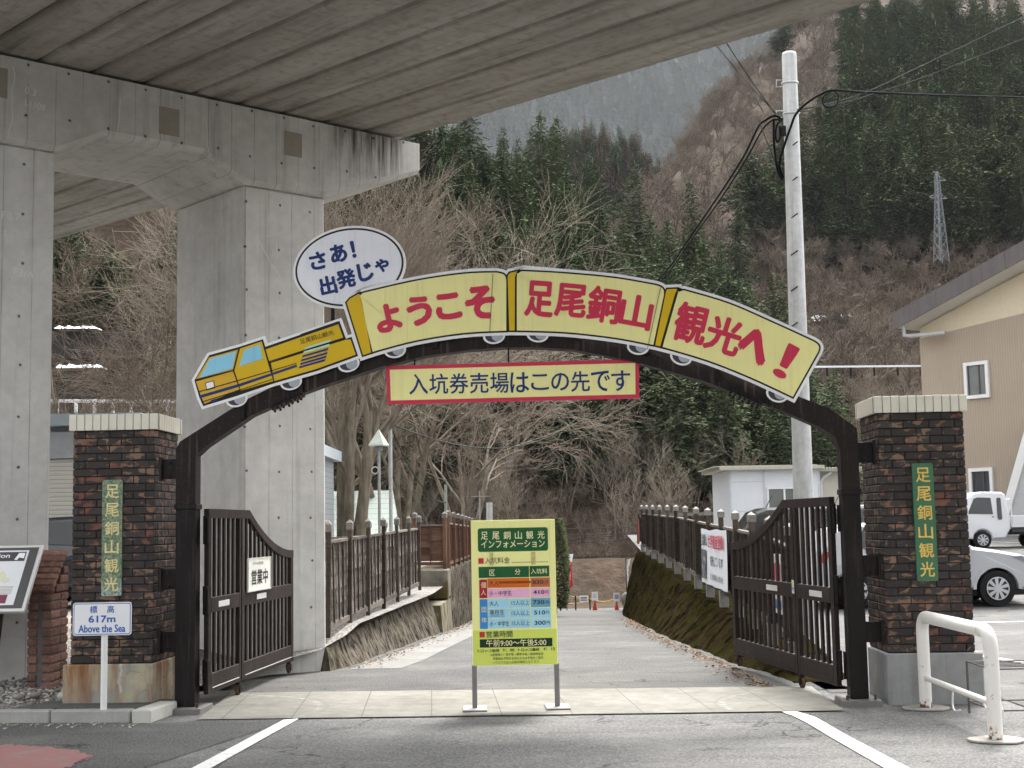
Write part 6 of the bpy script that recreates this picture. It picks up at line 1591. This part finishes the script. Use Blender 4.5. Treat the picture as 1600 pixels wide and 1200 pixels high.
def ledge(px0, py0, px1, py1, Y, th, m, name='snow_patch'):
    a, b = at(px0, py0, Y), at(px1, py1, Y); mb = MB(); r = random.Random(int(px0)); n = 14; vs = []
    for i in range(n + 1):
        p = a.lerp(b, i / n); k = r.uniform(.5, 1.2) * th * (1 if 0 < i < n else .2); vs += [p, p + Vector((0, .5, k)), p + Vector((0, 1.6, k * 1.1)), p + Vector((0, 2.4, -.2))]
    mb.add(vs, [[i * 4 + j, (i + 1) * 4 + j, (i + 1) * 4 + j + 1, i * 4 + j + 1] for i in range(n) for j in range(3)], 0, True); o = mb.build(name, m, fix=True); o['kind'] = 'structure'; return o
ledge(84, 513, 150, 513, 84, .22, M_SNOW); ledge(84, 575, 156, 574, 80, .26, M_SNOW)
def snow_on_slope(px, py, wpx, hpx, seed):
    r = random.Random(seed); ps = []
    for i in range(14):
        a = 6.283 * i / 14; q = hit(px + wpx * math.cos(a) * r.uniform(.6, 1.1), py + hpx * math.sin(a) * r.uniform(.5, 1.2))
        if q is None: return
        ps.append(q + Vector((0, 0, .35)))
    c = sum(ps, Vector()) / 14; mb = MB(); mb.add(ps + [c + Vector((0, 0, .15))], [[i, (i + 1) % 14, 14] for i in range(14)], 0, True); o = mb.build('snow_patch', M_SNOW, fix=True); o['kind'] = 'structure'
for i, q in enumerate(((1284, 503, 18, 4), (1322, 499, 14, 3), (1010, 582, 7, 3), (1305, 640, 16, 3), (1410, 640, 10, 3), (1048, 560, 6, 3))): snow_on_slope(*q, i)
# dark retaining courses on the left slope below the snow ledges
for i, (y0, y1, Y) in enumerate(((515, 562, 85), (577, 622, 81))):
    a, b = at(40, y1, Y), at(230, y0, Y); mb = MB(); mb.b2((a.x, Y, a.z), (b.x, Y + 1.2, b.z)); tag(mb.build('slope_wall', paint('dark_slope_wall', (.045, .042, .04), .9, var=.4, scale=1)), ('upper dark retaining wall on the left slope under a snow ledge', 'lower dark retaining wall on the left slope under a snow ledge')[i], 'wall')
# ============================================================ buildings
M_WHITEW = paint('prefab_white', (.66, .68, .71), .5, var=.05, scale=1.5); M_CREAMW = paint('prefab_cream', (.50, .47, .40), .6, var=.06); M_ROOFM = paint('roof_metal', (.42, .40, .33), .5, var=.1); M_FRAME = paint('window_frame_white', (.74, .74, .73), .4, var=.04)
def glass(name, c=(.03, .035, .04)): g = N(name, .08); g.b.inputs['Specular IOR Level'].default_value = .6; return g.done(g.mix(g.noise(1.5, 3), c, tuple(x * 2 for x in c)))
M_GLASS = glass('window_glass'); M_GLASSG = glass('frosted_glass', (.10, .105, .10)); M_BLACKG = glass('car_glass', (.012, .013, .014))
Yp = 47.0; a, b = at(1141, 800, Yp), at(1283, 800, Yp); zt = at(1200, 734, Yp).z; z0 = park_z(Yp)
pf = empty('prefab_building', (a.x, Yp, z0), 0, 'low white prefab hut with a sliding window beyond the black van', 'building'); Wp, Hp = b.x - a.x, zt - z0
mb = MB(); mb.b2((0, 0, 0), (Wp, 4, Hp)); mb.build('wall', M_WHITEW, pf)
mb = MB(); s = Yp / F
for xx in (.03, 54 * s, Wp - .03): mb.b2((xx - .03, -.02, 0), (xx + .03, -.001, Hp))
for zz in (Hp * .47, Hp * .85): mb.b2((.06, -.008, zz - .012), (54 * s - .04, -.001, zz + .012))
mb.build('panel_trim', paint('prefab_trim', (.52, .54, .56), .5), pf)
mb = MB(); mb.b2((-.35, -.35, Hp + .002), (Wp + .1, 4.3, Hp + .12)); mb.b2((-.5, -.1, Hp + .122), (Wp - .1, 4.2, Hp + .15)); mb.build('roof', M_ROOFM, pf)
wx0, wx1, wz0, wz1 = 58 * s, 112 * s, Hp - (806 - 734) * s, Hp - (762 - 734) * s
mb = MB(); mb.b2((wx0, -.05, wz0), (wx1, -.002, wz0 + .05)); mb.b2((wx0, -.05, wz1 - .05), (wx1, -.002, wz1)); 
for xx in (wx0, (wx0 + wx1) / 2 - .03, wx1 - .06): mb.b2((xx, -.055, wz0 + .051), (xx + .06, -.002, wz1 - .051))
wf = mb.build('window', M_FRAME, pf); mb = MB(); mb.b2((wx0 + .05, -.02, wz0 + .05), (wx1 - .05, -.006, wz1 - .05)); mb.build('pane', M_GLASSG, wf)
a2 = at(1283, 800, Yp + .8); b2_ = at(1312, 800, Yp + .8); cf = empty('annex_building', (a2.x, Yp + .8, z0), 0, 'cream annex with corrugated roof edge and drainpipe joined to the white prefab', 'building')
Wc = b2_.x - a2.x + .6; Hc = at(1295, 737, Yp + .8).z - z0
mb = MB(); mb.b2((0.01, 0, 0), (Wc, 4, Hc)); mb.build('wall', M_CREAMW, cf); mb = MB(); mb.b2((-.1, -.5, Hc + .002), (Wc + .2, 4, Hc + .08)); 
for i in range(16): mb.disc((-.05 + i * .1, -.52, Hc + .1), .035, 'y', 8, 0, .1)
mb.build('roof', M_ROOFM, cf); mb = MB(); mb.tube([(.35, -.3, Hc - .02), (.1, -.12, Hc - .2), (.02, -.06, Hc - .35), (.02, -.06, 0)], .05, 8); mb.build('drainpipe', M_FRAME, cf)

# tan two-storey hall on the right
TB = at(1450, 800, 58); tz = park_z(58); e_ = Vector((.61, -.793, 0)); rzt = math.atan2(-.793, .61)
hall = empty('hall_building', (TB.x, TB.y, tz), rzt, 'tan corrugated two-storey hall with dark sloping roof behind the car park', 'building')
def T(px, py, yo=0.0): x, z = onplane(px, py, (TB.x, TB.y, tz), rzt, yo); return x, z
def corr():
    g = N('tan_corrugated_siding', .6); x, y, z = g.xyz(); f = g.math('FRACT', g.math('DIVIDE', x, .115)); tri = g.math('ABSOLUTE', g.math('SUBTRACT', f, .5)); n = g.noise(.6, 4)
    col = g.mix(n, (.33, .265, .20), (.40, .33, .255)); col = g.mix(g.math('MULTIPLY', g.ramp(tri, [(.36, 0), (.46, 1)]), .35), col, (.17, .13, .095)); return g.done(col, tri, .5, .03)
M_TAN = corr(); M_CREAM2 = paint('cream_gable', (.62, .54, .40), .7, var=.05); M_SOFF = paint('soffit_board', (.56, .54, .49), .7, var=.05, scale=1); 
g = N('dark_fascia_metal', .45, .2); _n = g.noise(1, 5, .6, g.mapping((3, 3, .4))); M_FASC = g.done(g.mix(_n, (.055, .045, .045), (.14, .12, .12)))
WL = 16.0; x1, zl = T(1452, 527); xr, zr = T(1600, 491); sl = (zr - zl) / (xr - x1); sl = max(.02, min(.3, sl))
zt0 = zl
mb = MB(); mb.plate([(0, -.5), (WL, -.5), (WL, zt0 + sl * WL), (0, zt0)], 0, .3); mb.b2((0, .301, -.5), (.3, 9, zt0)); mb.build('wall', M_TAN, hall, fix=True)
# roof plane: rises to the right, overhangs the front and the left side
fL, fR = T(1399, 514, -1.2), T(1600, 404, -1.2); rs = (fR[1] - fL[1]) / (fR[0] - fL[0])
def rz_(x): return fL[1] + rs * (x - fL[0])
xe = fL[0]; L2 = WL + 1
mb = MB(); mb.plate([(.02, zt0 + .01), (WL, zt0 + sl * WL + .01), (WL, rz_(WL) - .02), (.02, max(rz_(.02) - .02, zt0 + .02))], .03, .3); mb.build('gable_panel', M_CREAM2, hall, fix=True)
mb = MB(); mb.hexa([(xe, -1.2, rz_(xe) + .02), (L2, -1.2, rz_(L2) + .02), (L2, 9, rz_(L2) + .02), (xe, 9, rz_(xe) + .02)], [(xe, -1.2, rz_(xe) + .08), (L2, -1.2, rz_(L2) + .08), (L2, 9, rz_(L2) + .08), (xe, 9, rz_(xe) + .08)]); mb.build('soffit', M_SOFF, hall, fix=True)
fh = T(1500, 433, -1.2)[1] - T(1500, 458, -1.2)[1]
mb = MB(); nn = 16
for i in range(nn):
    xa = xe - .05 + (L2 - xe) * i / nn; xb = xe - .05 + (L2 - xe) * (i + 1) / nn - .012
    mb.plate([(xa, rz_(xa) - .03), (xb, rz_(xb) - .03), (xb, rz_(xb) + fh * 1.05), (xa, rz_(xa) + fh * 1.05)], -1.26, -1.2)
mb.b2((xe - .06, -1.19, rz_(xe) - .03), (xe - .002, 9, rz_(xe) + fh)); mb.build('fascia', M_FASC, hall, fix=True)
mb = MB(); mb.hexa([(xe, -1.19, rz_(xe) + .09), (L2, -1.19, rz_(L2) + .09), (L2, 9, rz_(L2) + .09), (xe, 9, rz_(xe) + .09)], [(xe, -1.19, rz_(xe) + fh), (L2, -1.19, rz_(L2) + fh), (L2, 9, rz_(L2) + fh), (xe, 9, rz_(xe) + fh)]); mb.build('roof', M_FASC, hall, fix=True)
p1, p2, p3 = T(1412, 514, -.9), T(1413, 524, -.9), T(1475, 521, -.5)
mb = MB(); mb.tube([(p1[0], -.9, p1[1] + .1), (p2[0], -.9, p2[1]), (p2[0] + .25, -.8, p2[1] - .05), (p3[0], -.4, p2[1] - .05)], .09, 10); mb.build('gutter_pipe', M_GALV, hall)
for (q0, q1, nm) in (((1507, 568), (1548, 616), 0), ((1515, 734), (1556, 800), 1)):
    xa, za = T(q0[0], q0[1]); xb, zb = T(q1[0], q1[1]); fw = .14
    za2 = (za + T(q1[0], q0[1] - 6)[1]) / 2; z0_, z1_ = zb, za2
    mb = MB(); mb.b2((xa, -.12, z0_ - .12), (xb, -.002, z0_ + .02)); mb.b2((xa, -.12, z1_ - fw), (xb, -.002, z1_)); mb.b2((xa, -.12, z0_ + .021), (xa + fw, -.002, z1_ - fw - .001)); mb.b2((xb - fw, -.12, z0_ + .021), (xb, -.002, z1_ - fw - .001)); wf = mb.build('window', M_FRAME, hall)
    mb = MB(); mb.b2((xa + fw, -.02, z0_ + .02), (xb - fw, -.004, z1_ - fw)); mb.build('pane', M_GLASSG if nm == 0 else M_GLASS, wf)
    mb = MB(); xm = (xa + xb) / 2 + .1; mb.b2((xm - .03, -.05, z0_ + .022), (xm + .03, -.021, z1_ - fw - .002)); mb.b2((xa + fw + .002, -.05, z0_ + .022), (xa + fw + .06, -.021, z1_ - fw - .002)); mb.build('sash', paint('sash_dark', (.06, .06, .06), .5), wf)
q = [T(1562, 838, -1.5), T(1618, 640, -1.5), T(1700, 620, -1.5), T(1700, 840, -1.5)]
mb = MB(); mb.plate(q, -1.5, -1.3); o = mb.build('stair_cover', paint('stair_grey', (.46, .46, .46), .6, var=.04), hall, fix=True)
mb = MB(); a_, b_ = Vector((q[0][0], -1.53, q[0][1])), Vector((q[1][0], -1.53, q[1][1])); mb.bar(a_, b_, .34, .1, up=(0, 1, 0)); mb.build('edge_trim', M_FRAME, o)

# left buildings
def shutter(): g = N('shutter_slats', .5, .1); x, y, z = g.xyz(); f = g.math('FRACT', g.math('DIVIDE', z, .085)); return g.done(g.mix(g.ramp(f, [(.0, 0), (.15, 1), (.9, .8), (1, 0)]), (.22, .21, .185), (.50, .48, .42)), g.math('PINGPONG', f, .5), .5, .02)
M_SHUT = shutter(); M_BLUEG = paint('blue_grey_fascia', (.26, .31, .34), .5, var=.08)
Yg = 27.0; ga, gb = at(20, 800, Yg), at(205, 800, Yg); gz = .38
gar = empty('garage', (ga.x, Yg, gz), 0, 'garage with a ribbed beige shutter between the left column and the brick pillar', 'building'); Wg = gb.x - ga.x
def gzp(py): return at(95, py, Yg).z - gz
mb = MB(); mb.b2((0, 0, 0), (Wg, 6, gzp(655))); mb.build('wall', paint('garage_wall', (.30, .31, .31), .7), gar); mb = MB(); mb.b2((-.3, -.5, gzp(668)), (Wg + .3, 6.2, gzp(650))); mb.build('roof', M_BLUEG, gar)
mb = MB(); mb.b2((.4, -.08, 0), (Wg - .4, -.002, gzp(718))); mb.build('shutter', M_SHUT, gar); mb = MB(); mb.b2((.3, -.2, gzp(717)), (Wg - .3, -.003, gzp(676))); mb.build('shutter_box', paint('shutter_box', (.30, .31, .32), .5), gar)
Yh = 27.5; hr = at(527, 800, Yh + 4.5); zt = at(520, 703, Yh).z - gz
def sid(name, c, d, pitch, axis=2): g = N(name, .6); q_ = g.xyz()[axis]; f = g.math('FRACT', g.math('DIVIDE', q_, pitch)); return g.done(g.mix(g.ramp(f, [(0, 0), (.14, 1)]), d, g.mix(g.noise(1.2, 4), c, tuple(x * 1.15 for x in c))), f, .4, .02)
hs_ = empty('sided_house', (hr.x - 3.2, Yh, gz), 0, 'grey sided house just showing at the right edge of the pier column', 'building')
mb = MB(); mb.b2((0, 0, 0), (3.12, 4.5, zt)); mb.build('wall', sid('grey_siding', (.30, .32, .33), (.12, .13, .14), .12), hs_); mb = MB(); mb.b2((-.4, -.5, zt + .002), (3.25, 5, zt + .24)); mb.build('roof', paint('roof_pale_blue', (.52, .58, .62), .5), hs_)
Yr = 42.0; ra, rbb = at(505, 768, Yr), at(606, 768, Yr); rz0 = at(600, 823, Yr).z
gh = empty('green_roofed_house', (ra.x, Yr, .3), 0, 'low house with a pale green ribbed metal roof behind the mossy tree', 'building'); Wr = rbb.x - ra.x; zr_ = ra.z - .3
mb = MB(); mb.b2((0, .3, 0), (Wr, 5, zr_ - 1.2)); mb.build('wall', M_CREAMW, gh); mb = MB(); mb.hexa([(-.3, -1.2, zr_ - 1.6), (Wr + .5, -1.2, zr_ - 1.6), (Wr, 1.8, zr_ - .02), (0, 1.8, zr_ - .02)], [(-.3, -1.25, zr_ - 1.5), (Wr + .5, -1.25, zr_ - 1.5), (Wr, 1.75, zr_ + .05), (0, 1.75, zr_ + .05)]); mb.build('roof', sid('green_ribbed_roof', (.25, .30, .26), (.10, .13, .11), .16), gh, fix=True)

# ============================================================ vehicles
def carpaint(name, c, rough=.25): g = N(name, rough); g.b.inputs['Coat Weight'].default_value = .6; g.b.inputs['Coat Roughness'].default_value = .08; n = g.noise(2, 3); return g.done(g.mix(n, c, tuple(x * 1.06 for x in c)))
M_CW = carpaint('white_car_paint', (.58, .59, .61)); M_CS = carpaint('pearl_silver_paint', (.36, .37, .39)); M_CB = carpaint('black_car_paint', (.012, .012, .014), .15); M_TYRE = paint('tyre_rubber', (.02, .02, .021), .85, var=.2, scale=20); M_RIM = paint('silver_rim', (.50, .51, .53), .3, .5, var=.05); M_LAMP = glass('headlight_glass', (.12, .13, .14)); M_TRIM = paint('black_trim', (.02, .02, .02), .6); M_REDL = paint('red_lamp', (.35, .01, .012), .3)
def arc(cx, cz, r, n=9): return [(cx + r * math.cos(math.pi - math.pi * i / n), cz + r * math.sin(math.pi - math.pi * i / n)) for i in range(n + 1)]
def body_mesh(poly, w, mi=0, bev=.05):
    """side profile (x,z) extruded to the half-width w(z), edges rounded"""
    mb = MB(); ins = offset_poly(poly, -bev); n = len(poly)
    rings = [[Vector((x, -w(z), z)) for x, z in ins], [Vector((x, -w(z) + bev, z)) for x, z in poly], [Vector((x, w(z) - bev, z)) for x, z in poly], [Vector((x, w(z), z)) for x, z in ins]]
    vs = sum(rings, []); mb.add(vs, [[k * n + j, k * n + (j + 1) % n, (k + 1) * n + (j + 1) % n, (k + 1) * n + j] for k in range(3) for j in range(n)] + [list(range(n)), list(range(3 * n, 4 * n))[::-1]], mi, False); return mb
def wheel(par, x, y, r, spokes=10, side=-1, wd=.18):
    mb = MB(); mb.disc((x, y, r), r, 'y', 32, 0, wd); o = mb.build('wheel', M_TYRE, par)
    mb = MB(); yo = y + side * (wd / 2 + .006); mb.disc((x, yo, r), r * .62, 'y', 28, 1, .012)
    for i in range(spokes):
        a = 6.283 * i / spokes; b = a + .25
        mb.hexa([(x + r * .13 * math.cos(a + j), yo + side * .010, r + r * .13 * math.sin(a + j)) for j in (0, .9)] + [(x + r * .60 * math.cos(b + j), yo + side * .010, r + r * .60 * math.sin(b + j)) for j in (.22, -.12)], [(x + r * .13 * math.cos(a + j), yo + side * .022, r + r * .13 * math.sin(a + j)) for j in (0, .9)] + [(x + r * .60 * math.cos(b + j), yo + side * .02, r + r * .60 * math.sin(b + j)) for j in (.22, -.12)])
    mb.tube([(x + r * .62 * math.cos(t), yo + side * .012, r + r * .62 * math.sin(t)) for t in [6.283 * i / 28 for i in range(29)]], r * .035, 5, caps=False); mb.disc((x, yo + side * .015, r), r * .14, 'y', 14, 0, .02); mb.build('rim', [M_RIM, M_TRIM], o, fix=True)
def side_plate(mb, poly, w, side, off=.004, th=.012, mi=0):
    n = len(poly); vs = [Vector((x, side * (w(z) + off), z)) for x, z in poly] + [Vector((x, side * (w(z) + off - th), z)) for x, z in poly]
    mb.add(vs, [list(range(n)), list(range(n, 2 * n))[::-1]] + [[j, n + j, n + (j + 1) % n, (j + 1) % n] for j in range(n)], mi)
def hatchback(loc, rz, m, label, name='parked_car', scale=1):
    t = empty(name, loc, rz, label, 'car'); w = lambda z: .845 - .20 * max(0, z - .92) ** 1.2 * 1.3
    pf = [(-1.98, .22)] + arc(-1.30, .30, .37) + arc(1.18, .30, .37) + [(1.92, .22), (1.98, .42), (1.96, .62), (1.86, .78), (1.62, .90), (1.2, .98), (.80, 1.04), (.35, 1.28), (-.08, 1.46), (-.5, 1.51), (-1.2, 1.48), (-1.62, 1.38), (-1.88, 1.0), (-1.97, .75)]
    body_mesh(pf, w).build('body', m, t, fix=True)
    for sd in (-1, 1):
        mb = MB(); side_plate(mb, [(.62, 1.03), (.30, 1.24), (-.05, 1.40), (-.32, 1.43), (-.36, 1.02)], w, sd); side_plate(mb, [(-.42, 1.02), (-.38, 1.43), (-1.1, 1.41), (-1.25, 1.06)], w, sd); mb.build('window', M_BLACKG, t, fix=True)
        mb = MB(); side_plate(mb, [(1.46, .86), (1.62, .875), (1.84, .77), (1.90, .66), (1.80, .67), (1.62, .78)], w, sd, .006); mb.build('headlight', M_LAMP, t, fix=True)
        mb = MB(); a = arc(1.18, .30, .375, 14); b = arc(1.18, .30, .43, 14); side_plate(mb, a + b[::-1], w, sd, .010, .02); mb.build('wheel_arch', m, t, fix=True)
        mb = MB(); side_plate(mb, [(.80, .30), (.815, .30), (.815, 1.0), (.80, 1.0)], w, sd, .001, .003); side_plate(mb, [(-.40, .30), (-.385, .30), (-.385, 1.0), (-.40, 1.0)], w, sd, .001, .003); mb.build('door_seam', M_TRIM, t, fix=True)
        mb = MB(); mb.box((.62, sd * .93, 1.02), (.16, .18, .13), 0, None, .03); mb.build('mirror', m, t)
        mb = MB(); side_plate(mb, [(-1.95, .8), (-1.8, .82), (-1.72, 1.0), (-1.85, 1.0)], w, sd, .006); mb.build('tail_lamp', M_REDL, t, fix=True)
        for xx in (-1.30, 1.18): wheel(t, xx, sd * .755, .31, 9, sd)
    mb = MB(); mb.b2((-1.9, -.6, .18), (1.9, .6, .5)); mb.build('underbody', M_TRIM, t)
    mb = MB(); mb.hexa([(.86, -.66, 1.03), (.86, .66, 1.03), (.0, .58, 1.452), (.0, -.58, 1.452)], [(.87, -.66, 1.045), (.87, .66, 1.045), (.01, .58, 1.465), (.01, -.58, 1.465)]); mb.build('windscreen', M_BLACKG, t, fix=True)
    return t
wc = at(1556, 945, 24.5); hatchback((wc.x - 1.18, 25.2, park_z(24.5) + .01), 0, M_CS, 'silver-white hatchback nose beside the brick pillar, front wheel in view')
dc = at(92, 850, 23.0); hatchback((dc.x + .9, 23.6, .40), 0, M_CB, 'dark parked car in front of the garage, glimpsed beside the left pillar')
def boxvan(loc, rz, m, label, L=3.4, H=1.78, wd=.735, name='parked_van'):
    t = empty(name, loc, rz, label, 'van'); w = lambda z: wd - .10 * max(0, z - .95); h = L / 2
    pf = [(-h, .24)] + arc(-h + .65, .28, .33) + arc(h - .72, .28, .33) + [(h - .05, .24), (h, .5), (h - .04, .86), (h - .32, 1.05), (h - .78, H - .10), (h - 1.0, H - .02), (0, H), (-h + .3, H - .02), (-h + .06, H - .12), (-h + .01, 1.0)]
    body_mesh(pf, w).build('body', m, t, fix=True)
    for sd in (-1, 1):
        for p in ([(h - .48, 1.04), (h - .86, H - .17), (.32, H - .15), (.28, 1.0)], [(.18, 1.0), (.22, H - .15), (-.62, H - .15), (-.64, 1.0)], [(-.74, 1.0), (-.72, H - .15), (-h + .24, H - .17), (-h + .18, 1.04)]):
            mb = MB(); side_plate(mb, p, w, sd); mb.build('window', M_BLACKG, t, fix=True)
        mb = MB(); side_plate(mb, [(-h + .04, 1.0), (-h + .12, 1.0), (-h + .15, H - .2), (-h + .07, H - .2)], w, sd, .008); mb.build('tail_lamp', M_REDL, t, fix=True)
        mb = MB(); side_plate(mb, [(h - .30, .72), (h - .06, .68), (h - .07, .86), (h - .26, .98)], w, sd, .006); mb.build('headlight', M_LAMP, t, fix=True)
        mb = MB(); mb.box((h - .62, sd * (wd + .09), 1.08), (.1, .16, .2), 0, None, .03); mb.build('mirror', m, t)
        for xx in (-h + .65, h - .72): wheel(t, xx, sd * (wd - .1), .28, 8, sd, .16)
    mb = MB(); mb.tube([(h - 1.1, 0, H - .02), (h - 1.24, 0, H + .24)], .01, 5); mb.build('antenna', M_TRIM, t); mb = MB(); mb.b2((-h + .1, -.5, .18), (h - .1, .5, .5)); mb.build('underbody', M_TRIM, t)
    return t
bv = at(1120, 840, 28.5); boxvan((bv.x + 1.70, 28.9, park_z(28.5)), math.pi, M_CB, 'black box van with whip antenna behind the dark fence', H=1.74)
wv = at(1238, 860, 31); boxvan((wv.x + 1.7, 31.6, park_z(31)), math.pi, M_CW, 'white van seen through the bars of the right gate leaf', H=1.70)
# light truck
tk = at(1505, 862, 44.0); TW = .70
trk = empty('light_truck', (tk.x + 0, 44.6, park_z(44)), 0, 'small white truck with open bed parked before the tan hall', 'truck'); w = lambda z: TW - .08 * max(0, z - .95)
pf = [(.02, .32), (.0, .62), (.03, .95), (.28, 1.62), (.40, 1.76), (.62, 1.80), (1.30, 1.78), (1.42, 1.70), (1.50, 1.1), (1.52, .62), (1.34, .32)] + arc(.62, .30, .30)[::-1] + [(.20, .32)]
body_mesh(pf, w, bev=.04).build('cab', M_CW, trk, fix=True)
for sd in (-1, 1):
    mb = MB(); side_plate(mb, [(.17, 1.10), (.40, 1.58), (.52, 1.62), (.94, 1.60), (.98, 1.08)], w, sd); mb.build('window', M_BLACKG, trk, fix=True)
    mb = MB(); side_plate(mb, rrect(1.12, .90, 1.26, 1.60, .05, 3), w, sd); mb.build('window', M_BLACKG, trk, fix=True)
    mb = MB(); side_plate(mb, [(1.02, .40), (1.03, .40), (1.06, 1.66), (1.05, 1.66)], w, sd, .001, .003); side_plate(mb, [(.94, .98), (1.0, .98), (1.0, 1.01), (.94, 1.01)], w, sd, .006, .01); mb.build('door_seam', M_TRIM, trk, fix=True)
    mb = MB(); mb.box((.12, sd * .80, 1.12), (.06, .14, .2), 0, None, .02); mb.build('mirror', M_CW, trk)
    for xx in (.62, 2.5): wheel(trk, xx, sd * .60, .27, 8, sd, .15)
mb = MB(); mb.b2((1.56, -.70, .66), (3.30, .70, .74)); 
for y in (-.70, .66): mb.b2((1.58, y, .741), (3.28, y + .04, 1.02), 0, .008)
mb.b2((1.58, -.655, .741), (1.62, .655, 1.02)); mb.b2((3.24, -.655, .741), (3.28, .655, 1.02)); mb.build('bed', M_CW, trk)
mb = MB(); mb.b2((.9, -.4, .42), (3.2, .4, .60)); mb.b2((2.3, -.68, .40), (2.75, .68, .45)); mb.b2((1.56, -.66, .5), (3.2, -.62, .655)); mb.build('chassis', M_TRIM, trk)
mb = MB()
for y in (-.6, .6): mb.tube([(1.6, y, 1.03), (1.6, y, 1.55)], .02, 6)
mb.tube([(1.6, -.6, 1.55), (1.6, .6, 1.55)], .02, 6); mb.build('guard_frame', M_CW, trk)

# ============================================================ white pipe barrier, wire rack, drain loop
h1, h2 = gnd(1447, 1107), gnd(1556, 1157); d = (h2 - h1); L = d.length; rzh = math.atan2(d.y, d.x)
hoop = empty('pipe_barrier', (h1.x, h1.y, 0), rzh, 'white rust-chipped pipe hoop barrier in front of the right pillar', 'barrier')
def chipped():
    g = N('chipped_white_pipe', .45); n = g.noise(16, 5, .7); x, y, z = g.xyz(); low = g.ramp(z, [(0, 1), (.16, .0)])
    f = g.ramp(g.math('ADD', n, g.math('MULTIPLY', low, .18)), [(.66, 0), (.69, 1)]); f2 = g.ramp(g.math('ADD', n, g.math('MULTIPLY', low, .2)), [(.60, 0), (.68, .5)])
    col = g.mix(f2, (.72, .70, .66), (.42, .26, .15)); return g.done(g.mix(f, col, (.10, .045, .025)), n, .1, .003)
M_PIPE = chipped(); hz = .775; rc = .13
pth = [(0, 0, -.02), (0, 0, hz - rc)] + [(rc - rc * math.cos(a), 0, hz - rc + rc * math.sin(a)) for a in [R(15 * i) for i in range(1, 7)]] + [(L - rc, 0, hz)] + [(L - rc + rc * math.sin(a), 0, hz - rc + rc * math.cos(a)) for a in [R(15 * i) for i in range(1, 7)]] + [(L, 0, -.02)]
mb = MB(); mb.tube(pth, .052, 18); mb.build('hoop', M_PIPE, hoop)
mb = MB(); mb.tube([(.0, 0, .26), (L, 0, .26)], .024, 12); mb.build('cross_bar', M_PIPE, hoop)
for xx in (0, L):
    mb = MB(); mb.prism([(xx + .17 * math.cos(a) * (1 + .15 * math.sin(3 * a)), .2 * math.sin(a)) for a in [6.283 * i / 14 for i in range(14)]], .0, .012); mb.build('concrete_footing', concrete('footing', .36, (1, .95, .85)), hoop)
lo_ = MB(); lo_.tube(smooth_pts([(L * .45, .0, .24), (L * .47, -.02, .14), (L * .52, -.03, .10), (L * .58, -.02, .12)], 6), .008, 6); lo_.tube(smooth_pts([(L * .80, .02, .26), (L * .84, .05, .16), (L * .95, .06, .12), (L * 1.0, .06, .2), (L * .95, .05, .30)], 6), .008, 6); lo_.build('lock_cable', M_PLATE, hoop)
rk = gnd(1512, 1136); rack = empty('wire_rack', (3.72, 10.95, 0), 0, 'low dark wire rack standing behind the white pipe barrier', 'rack')
mb = MB(); x0, x1, y0, y1, zt_ = 0, .85, 0, .62, .42
for x, y in ((x0, y0), (x1, y0), (x0, y1), (x1, y1)): mb.tube([(x, y, 0), (x, y, zt_)], .010, 6)
for z in (.10, zt_):
    mb.tube([(x0, y0, z), (x1, y0, z), (x1, y1, z), (x0, y1, z), (x0, y0, z)], .007, 6)
M_RACK = paint('rack_wire', (.10, .09, .085), .7, var=.4, scale=20); mb.build('frame', M_RACK, rack); mb = MB()
for i in range(1, 6): mb.tube([(x0, y1 * i / 6, zt_ + .006), (x1, y1 * i / 6, zt_ + .006)], .0045, 5)
mb.build('shelf_wires', M_RACK, rack)
# white paper notices glimpsed behind the right leaf
nb = Vector((FRx(15.4) - .06, 15.4, FRz(15.4))); mb = MB(); mb.b2((-.02, -.25, .35), (-.012, .25, 1.0)); o = mb.build('notice', C_WHITE, loc=nb); tag(o, 'white printed notice on the dark fence, seen through the right gate bars', 'notice')
mb = MB(); mb.b2((-.024, -.2, .65), (-.0205, .2, .9)); mb.build('red_print', P((.6, .1, .15)), o); mb = MB(); mb.b2((-.024, -.2, .40), (-.0205, .2, .5)); mb.build('blue_print', P((.08, .18, .5)), o)

# dry leaves and grit gathered at the wall feet
g = N('dry_leaf', .9); _t = g.attr('tone'); M_LEAFD = g.done(g.ramp(_t, [(0, (.05, .03, .018)), (.6, (.15, .09, .05)), (1, (.27, .19, .11))]))
mb = MB(); mb.col = []; r = random.Random(77)
for i in range(2600):
    y = 13.6 + r.random() ** 1.4 * 24; sd = r.random()
    if sd < .62: x = interp(RR, y) - .02 - abs(r.gauss(0, .14))
    elif y > 16.6: x = interp(RL, y) + .08 + abs(r.gauss(0, .16))
    else: continue
    a = r.random() * 6.283; s_ = r.uniform(.012, .032); z = road_z(y) + .012 + r.random() * .015; u = Vector((math.cos(a), math.sin(a), r.uniform(-.4, .4))) * s_; v = Vector((-math.sin(a), math.cos(a), r.uniform(-.4, .4))) * s_ * .6; c = Vector((x, y, z))
    n0 = len(mb.v); mb.add([c - u, c - v * .8, c + u, c + v], [[0, 1, 2, 3]]); mb.col += [r.random()] * 4
tag(mb.build('fallen_leaves', M_LEAFD), 'brown fallen leaves and grit along the foot of the road walls', 'leaves', kind='stuff')
